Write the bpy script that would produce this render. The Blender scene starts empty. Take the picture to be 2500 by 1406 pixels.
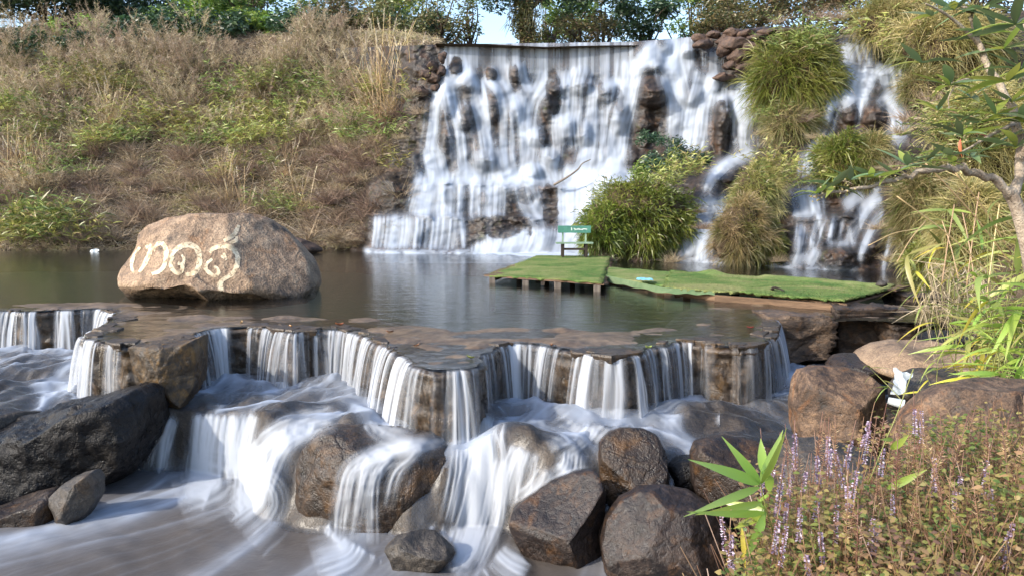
import bpy, bmesh, math, random
import numpy as np
from mathutils import Vector, Matrix
from mathutils.bvhtree import BVHTree

random.seed(7)
RNG = np.random.default_rng(7)
scene = bpy.context.scene
COL = scene.collection

# ------------------------------------------------------------------ camera, sky, sun, exposure
FPX, CX, CY = 1850.0, 1250.0, 703.0          # focal length and centre in photograph pixels
CAMZ = 1.75                                   # eye height above the pool
PITCH = math.atan2(203.0, FPX)
cam_data = bpy.data.cameras.new('camera')
cam_data.sensor_width = 36.0
cam_data.lens = 36.0 * FPX / 2500.0
cam_data.clip_start = 0.05
cam_data.clip_end = 2000.0
cam = bpy.data.objects.new('camera', cam_data)
COL.objects.link(cam)
cam.location = (0, 0, CAMZ)
cam.rotation_euler = (math.pi / 2 - PITCH, 0, 0)
scene.camera = cam

SUN_TO = Vector((-0.74, -0.42, 0.53)).normalized()    # direction towards the sun
world = bpy.data.worlds.new('World')
scene.world = world
world.use_nodes = True
wn = world.node_tree
wn.nodes.clear()
sky = wn.nodes.new('ShaderNodeTexSky')
sky.sky_type = 'NISHITA'
sky.sun_disc = False
sky.sun_elevation = math.asin(SUN_TO.z)
sky.sun_rotation = math.atan2(SUN_TO.x, SUN_TO.y)
sky.air_density = 1.0
sky.dust_density = 1.5
sky.ozone_density = 1.0
bg = wn.nodes.new('ShaderNodeBackground')
bg.inputs['Strength'].default_value = 0.15
wo = wn.nodes.new('ShaderNodeOutputWorld')
wn.links.new(sky.outputs[0], bg.inputs[0])
wn.links.new(bg.outputs[0], wo.inputs[0])

sun_data = bpy.data.lights.new('sun', 'SUN')
sun_data.energy = 2.0
sun_data.angle = math.radians(1.5)
sun_data.color = (1.0, 0.92, 0.80)
sun = bpy.data.objects.new('sun', sun_data)
COL.objects.link(sun)
sun.rotation_euler = SUN_TO.to_track_quat('Z', 'Y').to_euler()
sun.location = (-30, -15, 40)

scene.view_settings.view_transform = 'Standard'
scene.view_settings.look = 'None'
scene.view_settings.gamma = 1.0
scene.view_settings.use_curve_mapping = False
scene.view_settings.exposure = 1.42
scene.cycles.max_bounces = 6
scene.cycles.diffuse_bounces = 3
scene.cycles.glossy_bounces = 3
scene.cycles.transmission_bounces = 4
scene.cycles.transparent_max_bounces = 16
scene.cycles.caustics_reflective = False
scene.cycles.caustics_refractive = False

# ------------------------------------------------------------------ photograph pixel -> place
CA, SA = math.cos(PITCH), math.sin(PITCH)
def ray(px, py):
    a = (np.asarray(px, float) - CX) / FPX
    b = -(np.asarray(py, float) - CY) / FPX
    a, b = np.broadcast_arrays(a, b)
    return np.stack([a, CA + SA * b, -SA + CA * b], -1)
def W(px, py, Y):
    d = ray(px, py)
    k = np.asarray(Y, float) / d[..., 1]
    p = d * k[..., None]
    p[..., 2] += CAMZ
    return p
def WZ(px, py, z):
    d = ray(px, py)
    k = (np.asarray(z, float) - CAMZ) / d[..., 2]
    p = d * k[..., None]
    p[..., 2] += CAMZ
    return p
def V3(a): return Vector((float(a[0]), float(a[1]), float(a[2])))
def to_px(P):
    P = np.asarray(P, float)
    x, y, z = P[..., 0], P[..., 1], P[..., 2] - CAMZ
    f = y * CA - z * SA
    u = y * SA + z * CA
    return CX + FPX * x / f, CY - FPX * u / f

# ------------------------------------------------------------------ noise
def _hash(ix, iy, iz, seed):
    h = (ix.astype(np.int64) * 374761393 + iy.astype(np.int64) * 668265263 + iz.astype(np.int64) * 2147483647 + seed * 974711) & 0xffffffff
    h = ((h ^ (h >> 13)) * 1274126177) & 0xffffffff
    h = (h ^ (h >> 16)) & 0xffffffff
    return h.astype(np.float64) / 4294967295.0
def vnoise(x, y, z=0.0, seed=0):
    x, y, z = np.broadcast_arrays(np.asarray(x, float), np.asarray(y, float), np.asarray(z, float))
    x0, y0, z0 = np.floor(x), np.floor(y), np.floor(z)
    fx, fy, fz = x - x0, y - y0, z - z0
    fx = fx * fx * (3 - 2 * fx); fy = fy * fy * (3 - 2 * fy); fz = fz * fz * (3 - 2 * fz)
    r = 0
    for dx in (0, 1):
        wx = fx if dx else 1 - fx
        for dy in (0, 1):
            wy = fy if dy else 1 - fy
            for dz in (0, 1):
                wz = fz if dz else 1 - fz
                r = r + wx * wy * wz * _hash(x0 + dx, y0 + dy, z0 + dz, seed)
    return r * 2 - 1
def fbm(x, y, z=0.0, oct=4, seed=0, gain=0.5):
    s, a, f = 0, 1.0, 1.0
    for o in range(oct):
        s = s + a * vnoise(np.asarray(x) * f, np.asarray(y) * f, np.asarray(z) * f, seed + o * 17)
        a *= gain; f *= 2.03
    return s
def ridged(x, y, z=0.0, oct=3, seed=0):
    s, a, f = 0, 1.0, 1.0
    for o in range(oct):
        s = s + a * (1 - 2 * np.abs(vnoise(np.asarray(x) * f, np.asarray(y) * f, np.asarray(z) * f, seed + o * 13)))
        a *= 0.5; f *= 2.1
    return s
def sstep(a, b, x):
    t = np.clip((np.asarray(x, float) - a) / (b - a), 0, 1)
    return t * t * (3 - 2 * t)
def blur1(a, n, axis):
    if n <= 0: return a
    k = np.exp(-0.5 * (np.arange(-3 * n, 3 * n + 1) / max(n, 1e-6)) ** 2) if n >= 1 else np.array([n * .5, 1, n * .5])
    k = k / k.sum()
    h = len(k) // 2
    pad = [(0, 0)] * a.ndim; pad[axis] = (h, h)
    b = np.pad(a, pad, mode='edge')
    out = np.zeros_like(a)
    for i, w in enumerate(k):
        sl = [slice(None)] * a.ndim; sl[axis] = slice(i, i + a.shape[axis])
        out += w * b[tuple(sl)]
    return out
def blur2(a, n, m=None): return blur1(blur1(a, n, 0), n if m is None else m, 1)
def catmull(pts, n):
    """n points along a smooth curve through pts (any number of columns)"""
    P = np.asarray(pts, float)
    P = np.vstack([2 * P[0] - P[1], P, 2 * P[-1] - P[-2]])
    m = len(P) - 3
    t = np.linspace(0, m - 1e-9, n)
    i = np.floor(t).astype(int); f = (t - i)[:, None]
    p0, p1, p2, p3 = P[i], P[i + 1], P[i + 2], P[i + 3]
    return 0.5 * ((2 * p1) + (-p0 + p2) * f + (2 * p0 - 5 * p1 + 4 * p2 - p3) * f ** 2 + (-p0 + 3 * p1 - 3 * p2 + p3) * f ** 3)

def unit(v): return v / (np.linalg.norm(v, axis=-1, keepdims=True) + 1e-9)
# ------------------------------------------------------------------ mesh helpers
def mesh_np(name, V, quads=None, tris=None, attrs=None, smooth=True):
    me = bpy.data.meshes.new(name)
    V = np.asarray(V, np.float32).reshape(-1, 3)
    nq = 0 if quads is None else len(quads)
    nt = 0 if tris is None else len(tris)
    me.vertices.add(len(V)); me.vertices.foreach_set('co', V.ravel())
    idx = []
    if nq: idx.append(np.asarray(quads, np.int32).ravel())
    if nt: idx.append(np.asarray(tris, np.int32).ravel())
    idx = np.concatenate(idx)
    me.loops.add(len(idx)); me.loops.foreach_set('vertex_index', idx)
    me.polygons.add(nq + nt)
    ls = np.concatenate([np.arange(nq) * 4, nq * 4 + np.arange(nt) * 3]).astype(np.int32)
    me.polygons.foreach_set('loop_start', ls)
    me.polygons.foreach_set('use_smooth', np.full(nq + nt, smooth, dtype=bool))
    me.update(calc_edges=True)
    me.validate()
    for k, a in (attrs or {}).items():
        at = me.attributes.new(k, 'FLOAT', 'POINT')
        at.data.foreach_set('value', np.asarray(a, np.float32).ravel())
    return me
def grid_quads(n, m):
    i = np.arange(n - 1)[:, None]; j = np.arange(m - 1)[None, :]
    a = (i * m + j)
    return np.stack([a, a + 1, a + m + 1, a + m], -1).reshape(-1, 4)
def grid_mesh(name, V, attrs=None, mask=None, flip=False):
    n, m = V.shape[:2]
    q = grid_quads(n, m)
    if mask is not None:
        q = q[mask.ravel()[q].all(1)]
    if flip: q = q[:, ::-1]
    return mesh_np(name, V.reshape(-1, 3), q, attrs=attrs)
def link(name, me, mat=None, parent=None, loc=None, rot=None, scale=None):
    o = bpy.data.objects.new(name, me)
    COL.objects.link(o)
    if mat is not None and me is not None and not len(me.materials): me.materials.append(mat)
    if parent is not None: o.parent = parent
    if loc is not None: o.location = loc
    if rot is not None: o.rotation_euler = rot
    if scale is not None: o.scale = (scale,) * 3 if isinstance(scale, (int, float)) else scale
    return o
def empty(name, loc=(0, 0, 0), rot=(0, 0, 0)):
    o = bpy.data.objects.new(name, None); COL.objects.link(o)
    o.location = loc; o.rotation_euler = rot; o.empty_display_size = 0.2
    return o
def tag(o, label=None, cat=None, group=None, kind=None):
    if label: o['label'] = label
    if cat: o['category'] = cat
    if group: o['group'] = group
    if kind: o['kind'] = kind
    elif cat: o['kind'] = 'thing'
    return o
class MB:
    """gathers boxes, tubes and strips into one mesh"""
    def __init__(s): s.v = []; s.q = []; s.t = []; s.n = 0; s.tint = []
    def add(s, V, quads=None, tris=None, tint=0.5):
        V = np.asarray(V, float).reshape(-1, 3)
        if quads is not None and len(quads): s.q.append(np.asarray(quads) + s.n)
        if tris is not None and len(tris): s.t.append(np.asarray(tris) + s.n)
        s.v.append(V); s.n += len(V)
        s.tint.append(np.broadcast_to(np.asarray(tint, float), (len(V),)))
    def box(s, c, size, rz=0.0, jit=0.0, tint=0.5, basis=None):
        x, y, z = [k / 2 for k in size]
        v = np.array([[-x, -y, -z], [x, -y, -z], [x, y, -z], [-x, y, -z], [-x, -y, z], [x, -y, z], [x, y, z], [-x, y, z]])
        if jit: v += RNG.uniform(-jit, jit, v.shape)
        if basis is not None: v = v @ np.asarray(basis, float)
        cc, ss = math.cos(rz), math.sin(rz)
        v = np.stack([v[:, 0] * cc - v[:, 1] * ss, v[:, 0] * ss + v[:, 1] * cc, v[:, 2]], 1) + np.asarray(c, float)
        s.add(v, [[0, 3, 2, 1], [4, 5, 6, 7], [0, 1, 5, 4], [1, 2, 6, 5], [2, 3, 7, 6], [3, 0, 4, 7]], tint=tint)
    def tube(s, pts, rad, sides=7, tint=0.5, cap=True):
        P = np.asarray(pts, float); n = len(P)
        R = np.broadcast_to(np.asarray(rad, float), (n,))
        T = np.gradient(P, axis=0); T /= np.linalg.norm(T, axis=1)[:, None] + 1e-9
        up = np.array([0, 0, 1.0]) if abs(T[:, 2]).mean() < 0.8 else np.array([1.0, 0.2, 0])
        A = np.cross(T, up); A /= np.linalg.norm(A, axis=1)[:, None] + 1e-9
        B = np.cross(T, A)
        th = np.linspace(0, 2 * np.pi, sides, endpoint=False)
        ring = P[:, None, :] + R[:, None, None] * (np.cos(th)[None, :, None] * A[:, None, :] + np.sin(th)[None, :, None] * B[:, None, :])
        q = []
        for i in range(n - 1):
            for j in range(sides):
                k = (j + 1) % sides
                q.append([i * sides + j, i * sides + k, (i + 1) * sides + k, (i + 1) * sides + j])
        t = []
        if cap:
            for j in range(1, sides - 1):
                t.append([0, j + 1, j]); t.append([(n - 1) * sides, (n - 1) * sides + j, (n - 1) * sides + j + 1])
        s.add(ring.reshape(-1, 3), q, t, tint=tint)
    def mesh(s, name, smooth=False):
        return mesh_np(name, np.concatenate(s.v), np.concatenate(s.q) if s.q else None, np.concatenate(s.t) if s.t else None,
                       {'tint': np.concatenate(s.tint)}, smooth)
    def build(s, name, mat, parent=None, smooth=False, **k):
        return link(name, s.mesh(name, smooth), mat, parent, **k)

# ------------------------------------------------------------------ node helpers
def nd(nt, t, ins=None, **attrs):
    n = nt.nodes.new('ShaderNode' + t)
    for k, v in attrs.items(): setattr(n, k, v)
    for k, v in (ins or {}).items():
        if isinstance(v, bpy.types.NodeSocket): nt.links.new(v, n.inputs[k])
        elif isinstance(v, (tuple, list)) and len(v) == 3 and n.inputs[k].type == 'RGBA': n.inputs[k].default_value = (*v, 1)
        else: n.inputs[k].default_value = v
    return n
def ramp(nt, fac, stops, interp='LINEAR'):
    n = nt.nodes.new('ShaderNodeValToRGB')
    nt.links.new(fac, n.inputs[0])
    cr = n.color_ramp; cr.interpolation = interp
    while len(cr.elements) < len(stops): cr.elements.new(0.5)
    for e, (p, c) in zip(cr.elements, stops):
        e.position = p; e.color = (*c, 1) if len(c) == 3 else c
    return n.outputs[0]
def mixc(nt, f, a, b, blend='MIX'):
    n = nt.nodes.new('ShaderNodeMix'); n.data_type = 'RGBA'; n.blend_type = blend
    for k, v in ((0, f), (6, a), (7, b)):
        if isinstance(v, bpy.types.NodeSocket): nt.links.new(v, n.inputs[k])
        else: n.inputs[k].default_value = (*v, 1) if isinstance(v, (tuple, list)) and len(v) == 3 else v
    return n.outputs[2]
def mth(nt, op, a, b=None, c=None, clamp=False):
    n = nt.nodes.new('ShaderNodeMath'); n.operation = op; n.use_clamp = clamp
    for i, v in enumerate((a, b, c)):
        if v is None: continue
        if isinstance(v, bpy.types.NodeSocket): nt.links.new(v, n.inputs[i])
        else: n.inputs[i].default_value = v
    return n.outputs[0]
def new_mat(name):
    m = bpy.data.materials.new(name); m.use_nodes = True
    nt = m.node_tree; nt.nodes.clear()
    out = nt.nodes.new('ShaderNodeOutputMaterial')
    return m, nt, out.inputs[0]
def noise(nt, vec, scale, detail=5, rough=0.55, dist=0.0):
    return nd(nt, 'TexNoise', {'Vector': vec, 'Scale': scale, 'Detail': detail, 'Roughness': rough, 'Distortion': dist}).outputs[0]
def mapping(nt, vec, scale=(1, 1, 1), loc=(0, 0, 0)):
    return nd(nt, 'Mapping', {'Vector': vec, 'Scale': scale, 'Location': loc}).outputs[0]
def bump(nt, h, strength=0.4, dist=0.03, normal=None):
    i = {'Height': h, 'Strength': strength, 'Distance': dist}
    if normal is not None: i['Normal'] = normal
    return nd(nt, 'Bump', i).outputs[0]

def rock_mat(name, cols, rust=None, rust_amt=0.5, rough=(0.45, 0.8), scale=1.0, bmp=0.6, spec=0.5, moss=None, moss_amt=0.3,
             vstreak=False, wet_z=None, layers=False, crk=0.25):
    m, nt, out = new_mat(name)
    pos = nd(nt, 'NewGeometry').outputs['Position']
    p = mapping(nt, pos, (scale, scale, scale * (0.35 if vstreak else (2.2 if layers else 1.0))))
    n1 = noise(nt, p, 1.3, 5, 0.62, 0.6)
    n2 = noise(nt, p, 7.0, 4, 0.65, 0.3)
    n3 = noise(nt, p, 34.0, 2, 0.6)
    mix = mth(nt, 'ADD', mth(nt, 'MULTIPLY', n1, 0.55), mth(nt, 'MULTIPLY', n2, 0.45))
    k = len(cols)
    col = ramp(nt, mix, [(0.34 + 0.32 * i / (k - 1), c) for i, c in enumerate(cols)])
    if rust is not None:
        r = noise(nt, mapping(nt, p, (1, 1, 0.7), (3.1, 7.7, 1.3)), 1.9, 4, 0.6, 0.8)
        f = mth(nt, 'MULTIPLY', mth(nt, 'SMOOTHSTEP' if False else 'MULTIPLY', mth(nt, 'SUBTRACT', r, 0.62 - 0.22 * rust_amt), 6.0, clamp=True), 0.85)
        col = mixc(nt, f, col, rust)
    if moss is not None:
        r = noise(nt, mapping(nt, p, (1, 1, 1), (13.1, 2.7, 5.3)), 1.4, 4, 0.65, 0.4)
        f = mth(nt, 'MULTIPLY', mth(nt, 'SUBTRACT', r, 0.64 - 0.25 * moss_amt), 7.0, clamp=True)
        col = mixc(nt, f, col, moss)
    warp = mixc(nt, 0.35, p, nd(nt, 'TexNoise', {'Vector': p, 'Scale': 1.7, 'Detail': 2.0}).outputs[1])
    vo = nd(nt, 'TexVoronoi', {'Vector': mapping(nt, warp, (1.0, 1.3, 0.6)), 'Scale': 1.7}, feature='DISTANCE_TO_EDGE').outputs['Distance']
    crack = mth(nt, 'MULTIPLY', vo, 26.0, clamp=True)
    vo2 = nd(nt, 'TexVoronoi', {'Vector': warp, 'Scale': 9.0}, feature='F1').outputs['Distance']
    col = mixc(nt, mth(nt, 'MULTIPLY', mth(nt, 'SUBTRACT', 1.0, crack), crk), col, tuple(c * 0.35 for c in cols[0]))
    speck = ramp(nt, n3, [(0.36, (0.55,) * 3), (0.5, (1, 1, 1)), (0.66, (1.45,) * 3)])
    col = mixc(nt, 0.75, col, speck, 'MULTIPLY')
    rg = ramp(nt, n2, [(0.35, (rough[0],) * 3), (0.65, (rough[1],) * 3)])
    if wet_z is not None:
        z = nd(nt, 'SeparateXYZ', {0: pos}).outputs[2]
        zz = mth(nt, 'ADD', z, mth(nt, 'MULTIPLY', mth(nt, 'SUBTRACT', n2, 0.5), 0.25))
        f = nd(nt, 'MapRange', {0: zz, 1: wet_z[0], 2: wet_z[1], 3: 1.0, 4: 0.0}).outputs[0]
        col = mixc(nt, mth(nt, 'MULTIPLY', f, 0.62), col, tuple(c * 0.25 for c in cols[0]))
        rg = mixc(nt, f, rg, (0.22,) * 3)
    h = mth(nt, 'ADD', mth(nt, 'MULTIPLY', n2, 1.0), mth(nt, 'MULTIPLY', n3, 0.35))
    h = mth(nt, 'ADD', h, mth(nt, 'MULTIPLY', crack, crk * .6))
    h = mth(nt, 'ADD', h, mth(nt, 'MULTIPLY', vo2, 0.25))
    bs = nd(nt, 'BsdfPrincipled', {'Base Color': col, 'Roughness': rg, 'Specular IOR Level': spec, 'Normal': bump(nt, h, bmp, 0.05 / scale)})
    nt.links.new(bs.outputs[0], out)
    return m

def plain_mat(name, c1, c2, rough=0.7, scale=6.0, stretch=(1, 1, 1), bmp=0.3, spec=0.3):
    m, nt, out = new_mat(name)
    p = mapping(nt, nd(nt, 'TexCoord').outputs['Object'], stretch)
    n1 = noise(nt, p, scale, 6, 0.6, 0.3)
    n2 = noise(nt, p, scale * 6, 4)
    col = ramp(nt, mth(nt, 'ADD', mth(nt, 'MULTIPLY', n1, .7), mth(nt, 'MULTIPLY', n2, .3)), [(0.35, c1), (0.65, c2)])
    bs = nd(nt, 'BsdfPrincipled', {'Base Color': col, 'Roughness': rough, 'Specular IOR Level': spec, 'Normal': bump(nt, n2, bmp, 0.02)})
    nt.links.new(bs.outputs[0], out)
    return m

LEAFK = 1.6
def leaf_mat(name, cols, dead=None, dead_amt=0.0, trans=0.35, gloss=0.04, var=0.25):
    """cols: colours over the 'tint' attribute; a little translucent"""
    m, nt, out = new_mat(name)
    t = nd(nt, 'Attribute', attribute_name='tint').outputs['Fac']
    rnd = nd(nt, 'ObjectInfo').outputs['Random']
    cols = [tuple(min(.75, v * LEAFK) for v in c) for c in cols]
    k = len(cols)
    col = ramp(nt, t, [((i + 0.5) / k, c) for i, c in enumerate(cols)])
    if dead is not None:
        f = mth(nt, 'GREATER_THAN', nd(nt, 'TexWhiteNoise', {'W': mth(nt, 'MULTIPLY', t, 91.7)}, noise_dimensions='1D').outputs[0], 1 - dead_amt)
        col = mixc(nt, f, col, dead)
    hs = nd(nt, 'HueSaturation', {'Hue': mth(nt, 'ADD', 0.5 - 0.02, mth(nt, 'MULTIPLY', rnd, 0.04)),
                                  'Value': mth(nt, 'ADD', 1 - var, mth(nt, 'MULTIPLY', rnd, 2 * var)), 'Color': col}).outputs[0]
    df = nd(nt, 'BsdfDiffuse', {'Color': hs})
    tr = nd(nt, 'BsdfTranslucent', {'Color': hs})
    mx = nd(nt, 'MixShader', {0: trans, 1: df.outputs[0], 2: tr.outputs[0]})
    gl = nd(nt, 'BsdfGlossy', {'Color': (1, 1, 1), 'Roughness': 0.42})
    m2 = nd(nt, 'MixShader', {0: gloss, 1: mx.outputs[0], 2: gl.outputs[0]})
    nt.links.new(m2.outputs[0], out)
    return m

def foam_mat(name, tintc=(0.86, 0.89, 0.93), film=0.9, murk=None):
    """white falling water: 'foam' says how much air is in it; elsewhere a clear wet film (or, with 'deep', silty water)"""
    m, nt, out = new_mat(name)
    d = nd(nt, 'Attribute', attribute_name='foam').outputs['Fac']
    df = nd(nt, 'BsdfDiffuse', {'Color': tintc})
    tr = nd(nt, 'BsdfTranslucent', {'Color': tintc})
    fo = nd(nt, 'MixShader', {0: 0.35, 1: df.outputs[0], 2: tr.outputs[0]})
    pos = nd(nt, 'NewGeometry').outputs['Position']
    nb = noise(nt, pos, 9.0, 3, 0.5, 0.4)
    nrm = bump(nt, nb, 0.25, 0.05)
    fres = nd(nt, 'Fresnel', {'IOR': 1.33, 'Normal': nrm}).outputs[0]
    gl = nd(nt, 'BsdfGlossy', {'Color': (1, 1, 1), 'Roughness': 0.32, 'Normal': nrm})
    tp = nd(nt, 'BsdfTransparent', {'Color': (1, 1, 1)})
    base = tp.outputs[0]
    if murk is not None:
        dp = nd(nt, 'Attribute', attribute_name='deep').outputs['Fac']
        md = nd(nt, 'BsdfDiffuse', {'Color': murk})
        base = nd(nt, 'MixShader', {0: dp, 1: tp.outputs[0], 2: md.outputs[0]}).outputs[0]
    wetf = nd(nt, 'MixShader', {0: mth(nt, 'MULTIPLY', fres, film), 1: base, 2: gl.outputs[0]})
    mx = nd(nt, 'MixShader', {0: d, 1: wetf.outputs[0], 2: fo.outputs[0]})
    nt.links.new(mx.outputs[0], out)
    return m

# ------------------------------------------------------------------ materials of the setting
M = {}
M['cliff'] = rock_mat('wet_cliff', [(0.006, 0.005, 0.0045), (0.024, 0.017, 0.013), (0.066, 0.043, 0.030)], rust=(0.085, 0.042, 0.02), rust_amt=0.35, rough=(0.35, 0.7), scale=0.9, bmp=0.7,
                     moss=(0.05, 0.06, 0.015), moss_amt=0.15)
M['soil'] = rock_mat('bank_soil', [(0.04, 0.029, 0.019), (0.09, 0.066, 0.043), (0.15, 0.11, 0.072)], rough=(0.9, 1.0), scale=1.2, spec=0.1, bmp=0.8)
M['ledge'] = rock_mat('wet_ledge', [(0.010, 0.008, 0.006), (0.04, 0.028, 0.019), (0.105, 0.073, 0.046)], rust=(0.10, 0.055, 0.018), rust_amt=0.45, rough=(0.25, 0.55), scale=2.2, bmp=0.7)
M['bed'] = rock_mat('stream_bed', [(0.014, 0.0105, 0.008), (0.043, 0.032, 0.023), (0.095, 0.073, 0.053)], rough=(0.5, 0.75), scale=2.0, bmp=0.8)
M['falls'] = foam_mat('falling_water', (0.66, 0.74, 0.86), film=0.1)
M['curtain'] = foam_mat('curtain_water', (0.66, 0.70, 0.76), film=0.05)
M['stream'] = foam_mat('stream_water', (0.57, 0.64, 0.76), film=0.55, murk=(0.075, 0.06, 0.047))

def splat(grid, x, y, w):
    """adds weights w at fractional (row y, column x)"""
    n, m = grid.shape
    x0 = np.floor(x).astype(int); y0 = np.floor(y).astype(int)
    fx, fy = x - x0, y - y0
    for dx in (0, 1):
        for dy in (0, 1):
            xi, yi = x0 + dx, y0 + dy
            ww = w * (fx if dx else 1 - fx) * (fy if dy else 1 - fy)
            ok = (xi >= 0) & (xi < m) & (yi >= 0) & (yi < n)
            np.add.at(grid, (yi[ok], xi[ok]), ww[ok])

# ------------------------------------------------------------------ the cliff of the main falls
# depth (metres from the eye) of the rock along columns of the photograph
KEYS = {
    820: [(90, 37), (112, 36), (250, 35), (450, 33.2), (560, 31.3), (612, 30.0), (680, 28)],
    900: [(90, 35), (112, 34.6), (380, 32), (430, 30.2), (520, 29.2), (545, 28.5), (602, 28.1), (608, 27.7), (680, 26)],
    960: [(90, 33), (112, 32.6), (330, 31.3), (425, 29.8), (440, 29.1), (522, 28.9), (532, 28.1), (600, 27.8), (606, 27.3), (680, 26)],
    1010: [(90, 32), (112, 31.4), (330, 30.5), (435, 29.6), (450, 29.1), (522, 28.9), (532, 28.1), (600, 27.8), (606, 27.3), (680, 26)],
    1090: [(90, 32), (112, 31.3), (160, 31.2), (180, 30.8), (436, 29.8), (450, 29.0), (522, 28.8), (530, 28.0), (600, 27.8), (608, 27.2), (680, 26)],
    1300: [(90, 32), (110, 31.3), (200, 31.2), (220, 30.7), (438, 29.7), (452, 28.9), (524, 28.7), (531, 27.9), (566, 27.8), (572, 27.3), (620, 26.9), (680, 25.5)],
    1420: [(90, 32), (108, 31.3), (195, 31.2), (210, 30.6), (440, 29.5), (454, 28.8), (545, 28.3), (556, 27.6), (620, 26.5), (680, 25.2)],
    1540: [(85, 32), (104, 31.2), (150, 31.0), (180, 30.5), (330, 30.2), (440, 28.8), (560, 26.3), (635, 24.9), (690, 24)],
    1620: [(80, 32), (98, 31.0), (140, 30.8), (170, 30.2), (360, 29.7), (440, 27.6), (560, 25.0), (640, 23.6), (690, 23)],
    1700: [(72, 32), (92, 30.8), (175, 30.3), (380, 29.2), (440, 26.8), (490, 25.9), (496, 25.0), (540, 24.6), (546, 23.8), (645, 22.9), (690, 22)],
    1790: [(60, 31.5), (80, 30.5), (180, 30.2), (378, 28.8), (395, 27.2), (440, 26.0), (500, 24.8), (560, 23.5), (645, 22.2), (700, 21.5)],
    1860: [(50, 31), (75, 30.0), (180, 29.7), (380, 28.0), (400, 26.5), (500, 24.3), (648, 21.7), (700, 21)],
    1950: [(45, 30.5), (80, 29.6), (240, 27.8), (420, 25.5), (440, 24.2), (520, 23.0), (532, 22.2), (655, 20.9), (700, 20)],
    2050: [(45, 30), (85, 29.2), (150, 28.6), (160, 27.8), (225, 27.3), (240, 26.6), (330, 26.0), (420, 24.3), (520, 22.6), (530, 21.9), (590, 21.4), (600, 20.8), (658, 20.3), (700, 19.5)],
    2160: [(45, 29.5), (90, 28.7), (150, 28.2), (160, 27.4), (225, 26.9), (240, 26.2), (340, 25.2), (430, 23.6), (520, 22.0), (655, 20.0), (700, 19.2)],
    2250: [(40, 29), (150, 27.4), (240, 25.9), (430, 23), (520, 21.4), (660, 19.4), (700, 18.5)],
    2420: [(20, 28), (200, 25), (430, 21), (600, 18.8), (710, 17.8)],
    2900: [(-60, 26), (200, 21), (430, 17), (600, 15), (710, 14)],
}
crest_px = [820, 1000, 1085, 1540, 1620, 1690, 1760, 1860, 1950, 2060, 2250, 2420, 2900]
crest_py = [118, 112, 109, 103, 97, 91, 80, 66, 66, 84, 60, 40, -40]
cu = np.concatenate([np.arange(820, 2300.1, 2.4), np.arange(2310, 2900.1, 10)])
cv = np.linspace(0, 1, 265)
U, Vv = np.meshgrid(cu, cv)
PYG = np.interp(cu, crest_px, crest_py)[None, :] + Vv * (690 - np.interp(cu, crest_px, crest_py)[None, :])
kx = sorted(KEYS)
pyl = np.arange(0, 720, 2.0)
tab = np.stack([np.interp(pyl, [a for a, _ in KEYS[k]], [b for _, b in KEYS[k]]) for k in kx])      # key column x py
tabu = np.stack([np.interp(cu, kx, tab[:, j]) for j in range(len(pyl))], 1)                          # u x py
wob = 7 * fbm(U / 60, PYG / 60, oct=3, seed=3)
rows = np.clip((PYG + wob * sstep(108, 150, PYG)) / 2.0, 0, len(pyl) - 1.01)
r0 = np.floor(rows).astype(int); rf = rows - r0
ci = np.broadcast_to(np.arange(len(cu))[None, :], r0.shape)
D = tabu[ci, r0] * (1 - rf) + tabu[ci, r0 + 1] * rf
# bulging boulders in the face: (px, py, half width, half height, metres proud)
Z4 = lambda x, y: (1000 + x / 3.514, 80 + y / 3.514)
Z1 = lambda x, y: (850 + x / 2.130, y / 2.130)
Z3 = lambda x, y: (1600 + x / 2.068, y / 2.068)
BUMPS = []
for (x, y, a, b, h) in [(400, 290, 62, 95, .55), (700, 365, 58, 80, .55), (910, 330, 80, 110, .6), (500, 430, 80, 90, .6), (1250, 450, 70, 110, .75), (1190, 620, 80, 130, .5),
                        (1470, 420, 110, 130, .7), (1330, 420, 60, 90, .5), (1690, 500, 90, 110, .6), (480, 720, 75, 130, .6), (720, 600, 70, 200, .55),
                        (300, 620, 90, 150, .6), (310, 900, 70, 150, .4), (650, 1080, 110, 90, .8), (900, 700, 80, 120, .5), (1330, 820, 110, 110, .7),
                        (1100, 900, 90, 90, .5), (1500, 860, 70, 100, .5), (1050, 1190, 100, 70, .6), (1200, 1080, 90, 80, .5), (1800, 720, 100, 150, .6), (1700, 1240, 160, 70, .7), (1900, 1050, 70, 90, .5)]:
    px, py = Z4(x, y); BUMPS.append((px, py, a / 3.514, b / 3.514, h))
for (x, y, a, b, h) in [(1580, 480, 95, 90, 1.3), (1560, 300, 90, 90, .9), (1640, 240, 50, 45, .6), (1770, 270, 45, 35, .7), (1950, 600, 55, 110, 1.4), (1940, 730, 40, 90, .8), (1780, 470, 70, 80, .6), (1960, 900, 90, 60, .8),
                        (1900, 430, 50, 50, .5), (2060, 620, 70, 110, .5), (1530, 650, 60, 130, .5)]:
    px, py = Z1(x, y); BUMPS.append((px, py, a / 2.13, b / 2.13, h))
for (x, y, a, b, h) in [(985, 560, 55, 75, .8), (1100, 570, 75, 85, .9), (1110, 420, 90, 80, .5), (980, 420, 60, 80, .5), (870, 560, 40, 90, .6), (1220, 560, 50, 80, .4), (930, 1300, 110, 70, .9), (1040, 1270, 60, 60, .6),
                        (700, 1220, 60, 80, .6), (880, 1150, 50, 60, .5), (600, 1250, 60, 90, .6), (1100, 1200, 70, 90, .5), (690, 560, 60, 60, .8), (600, 600, 50, 60, .6), (980, 1060, 60, 50, .5)]:
    px, py = Z3(x, y); BUMPS.append((px, py, a / 2.068, b / 2.068, h))
rb = np.random.default_rng(11)
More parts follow.
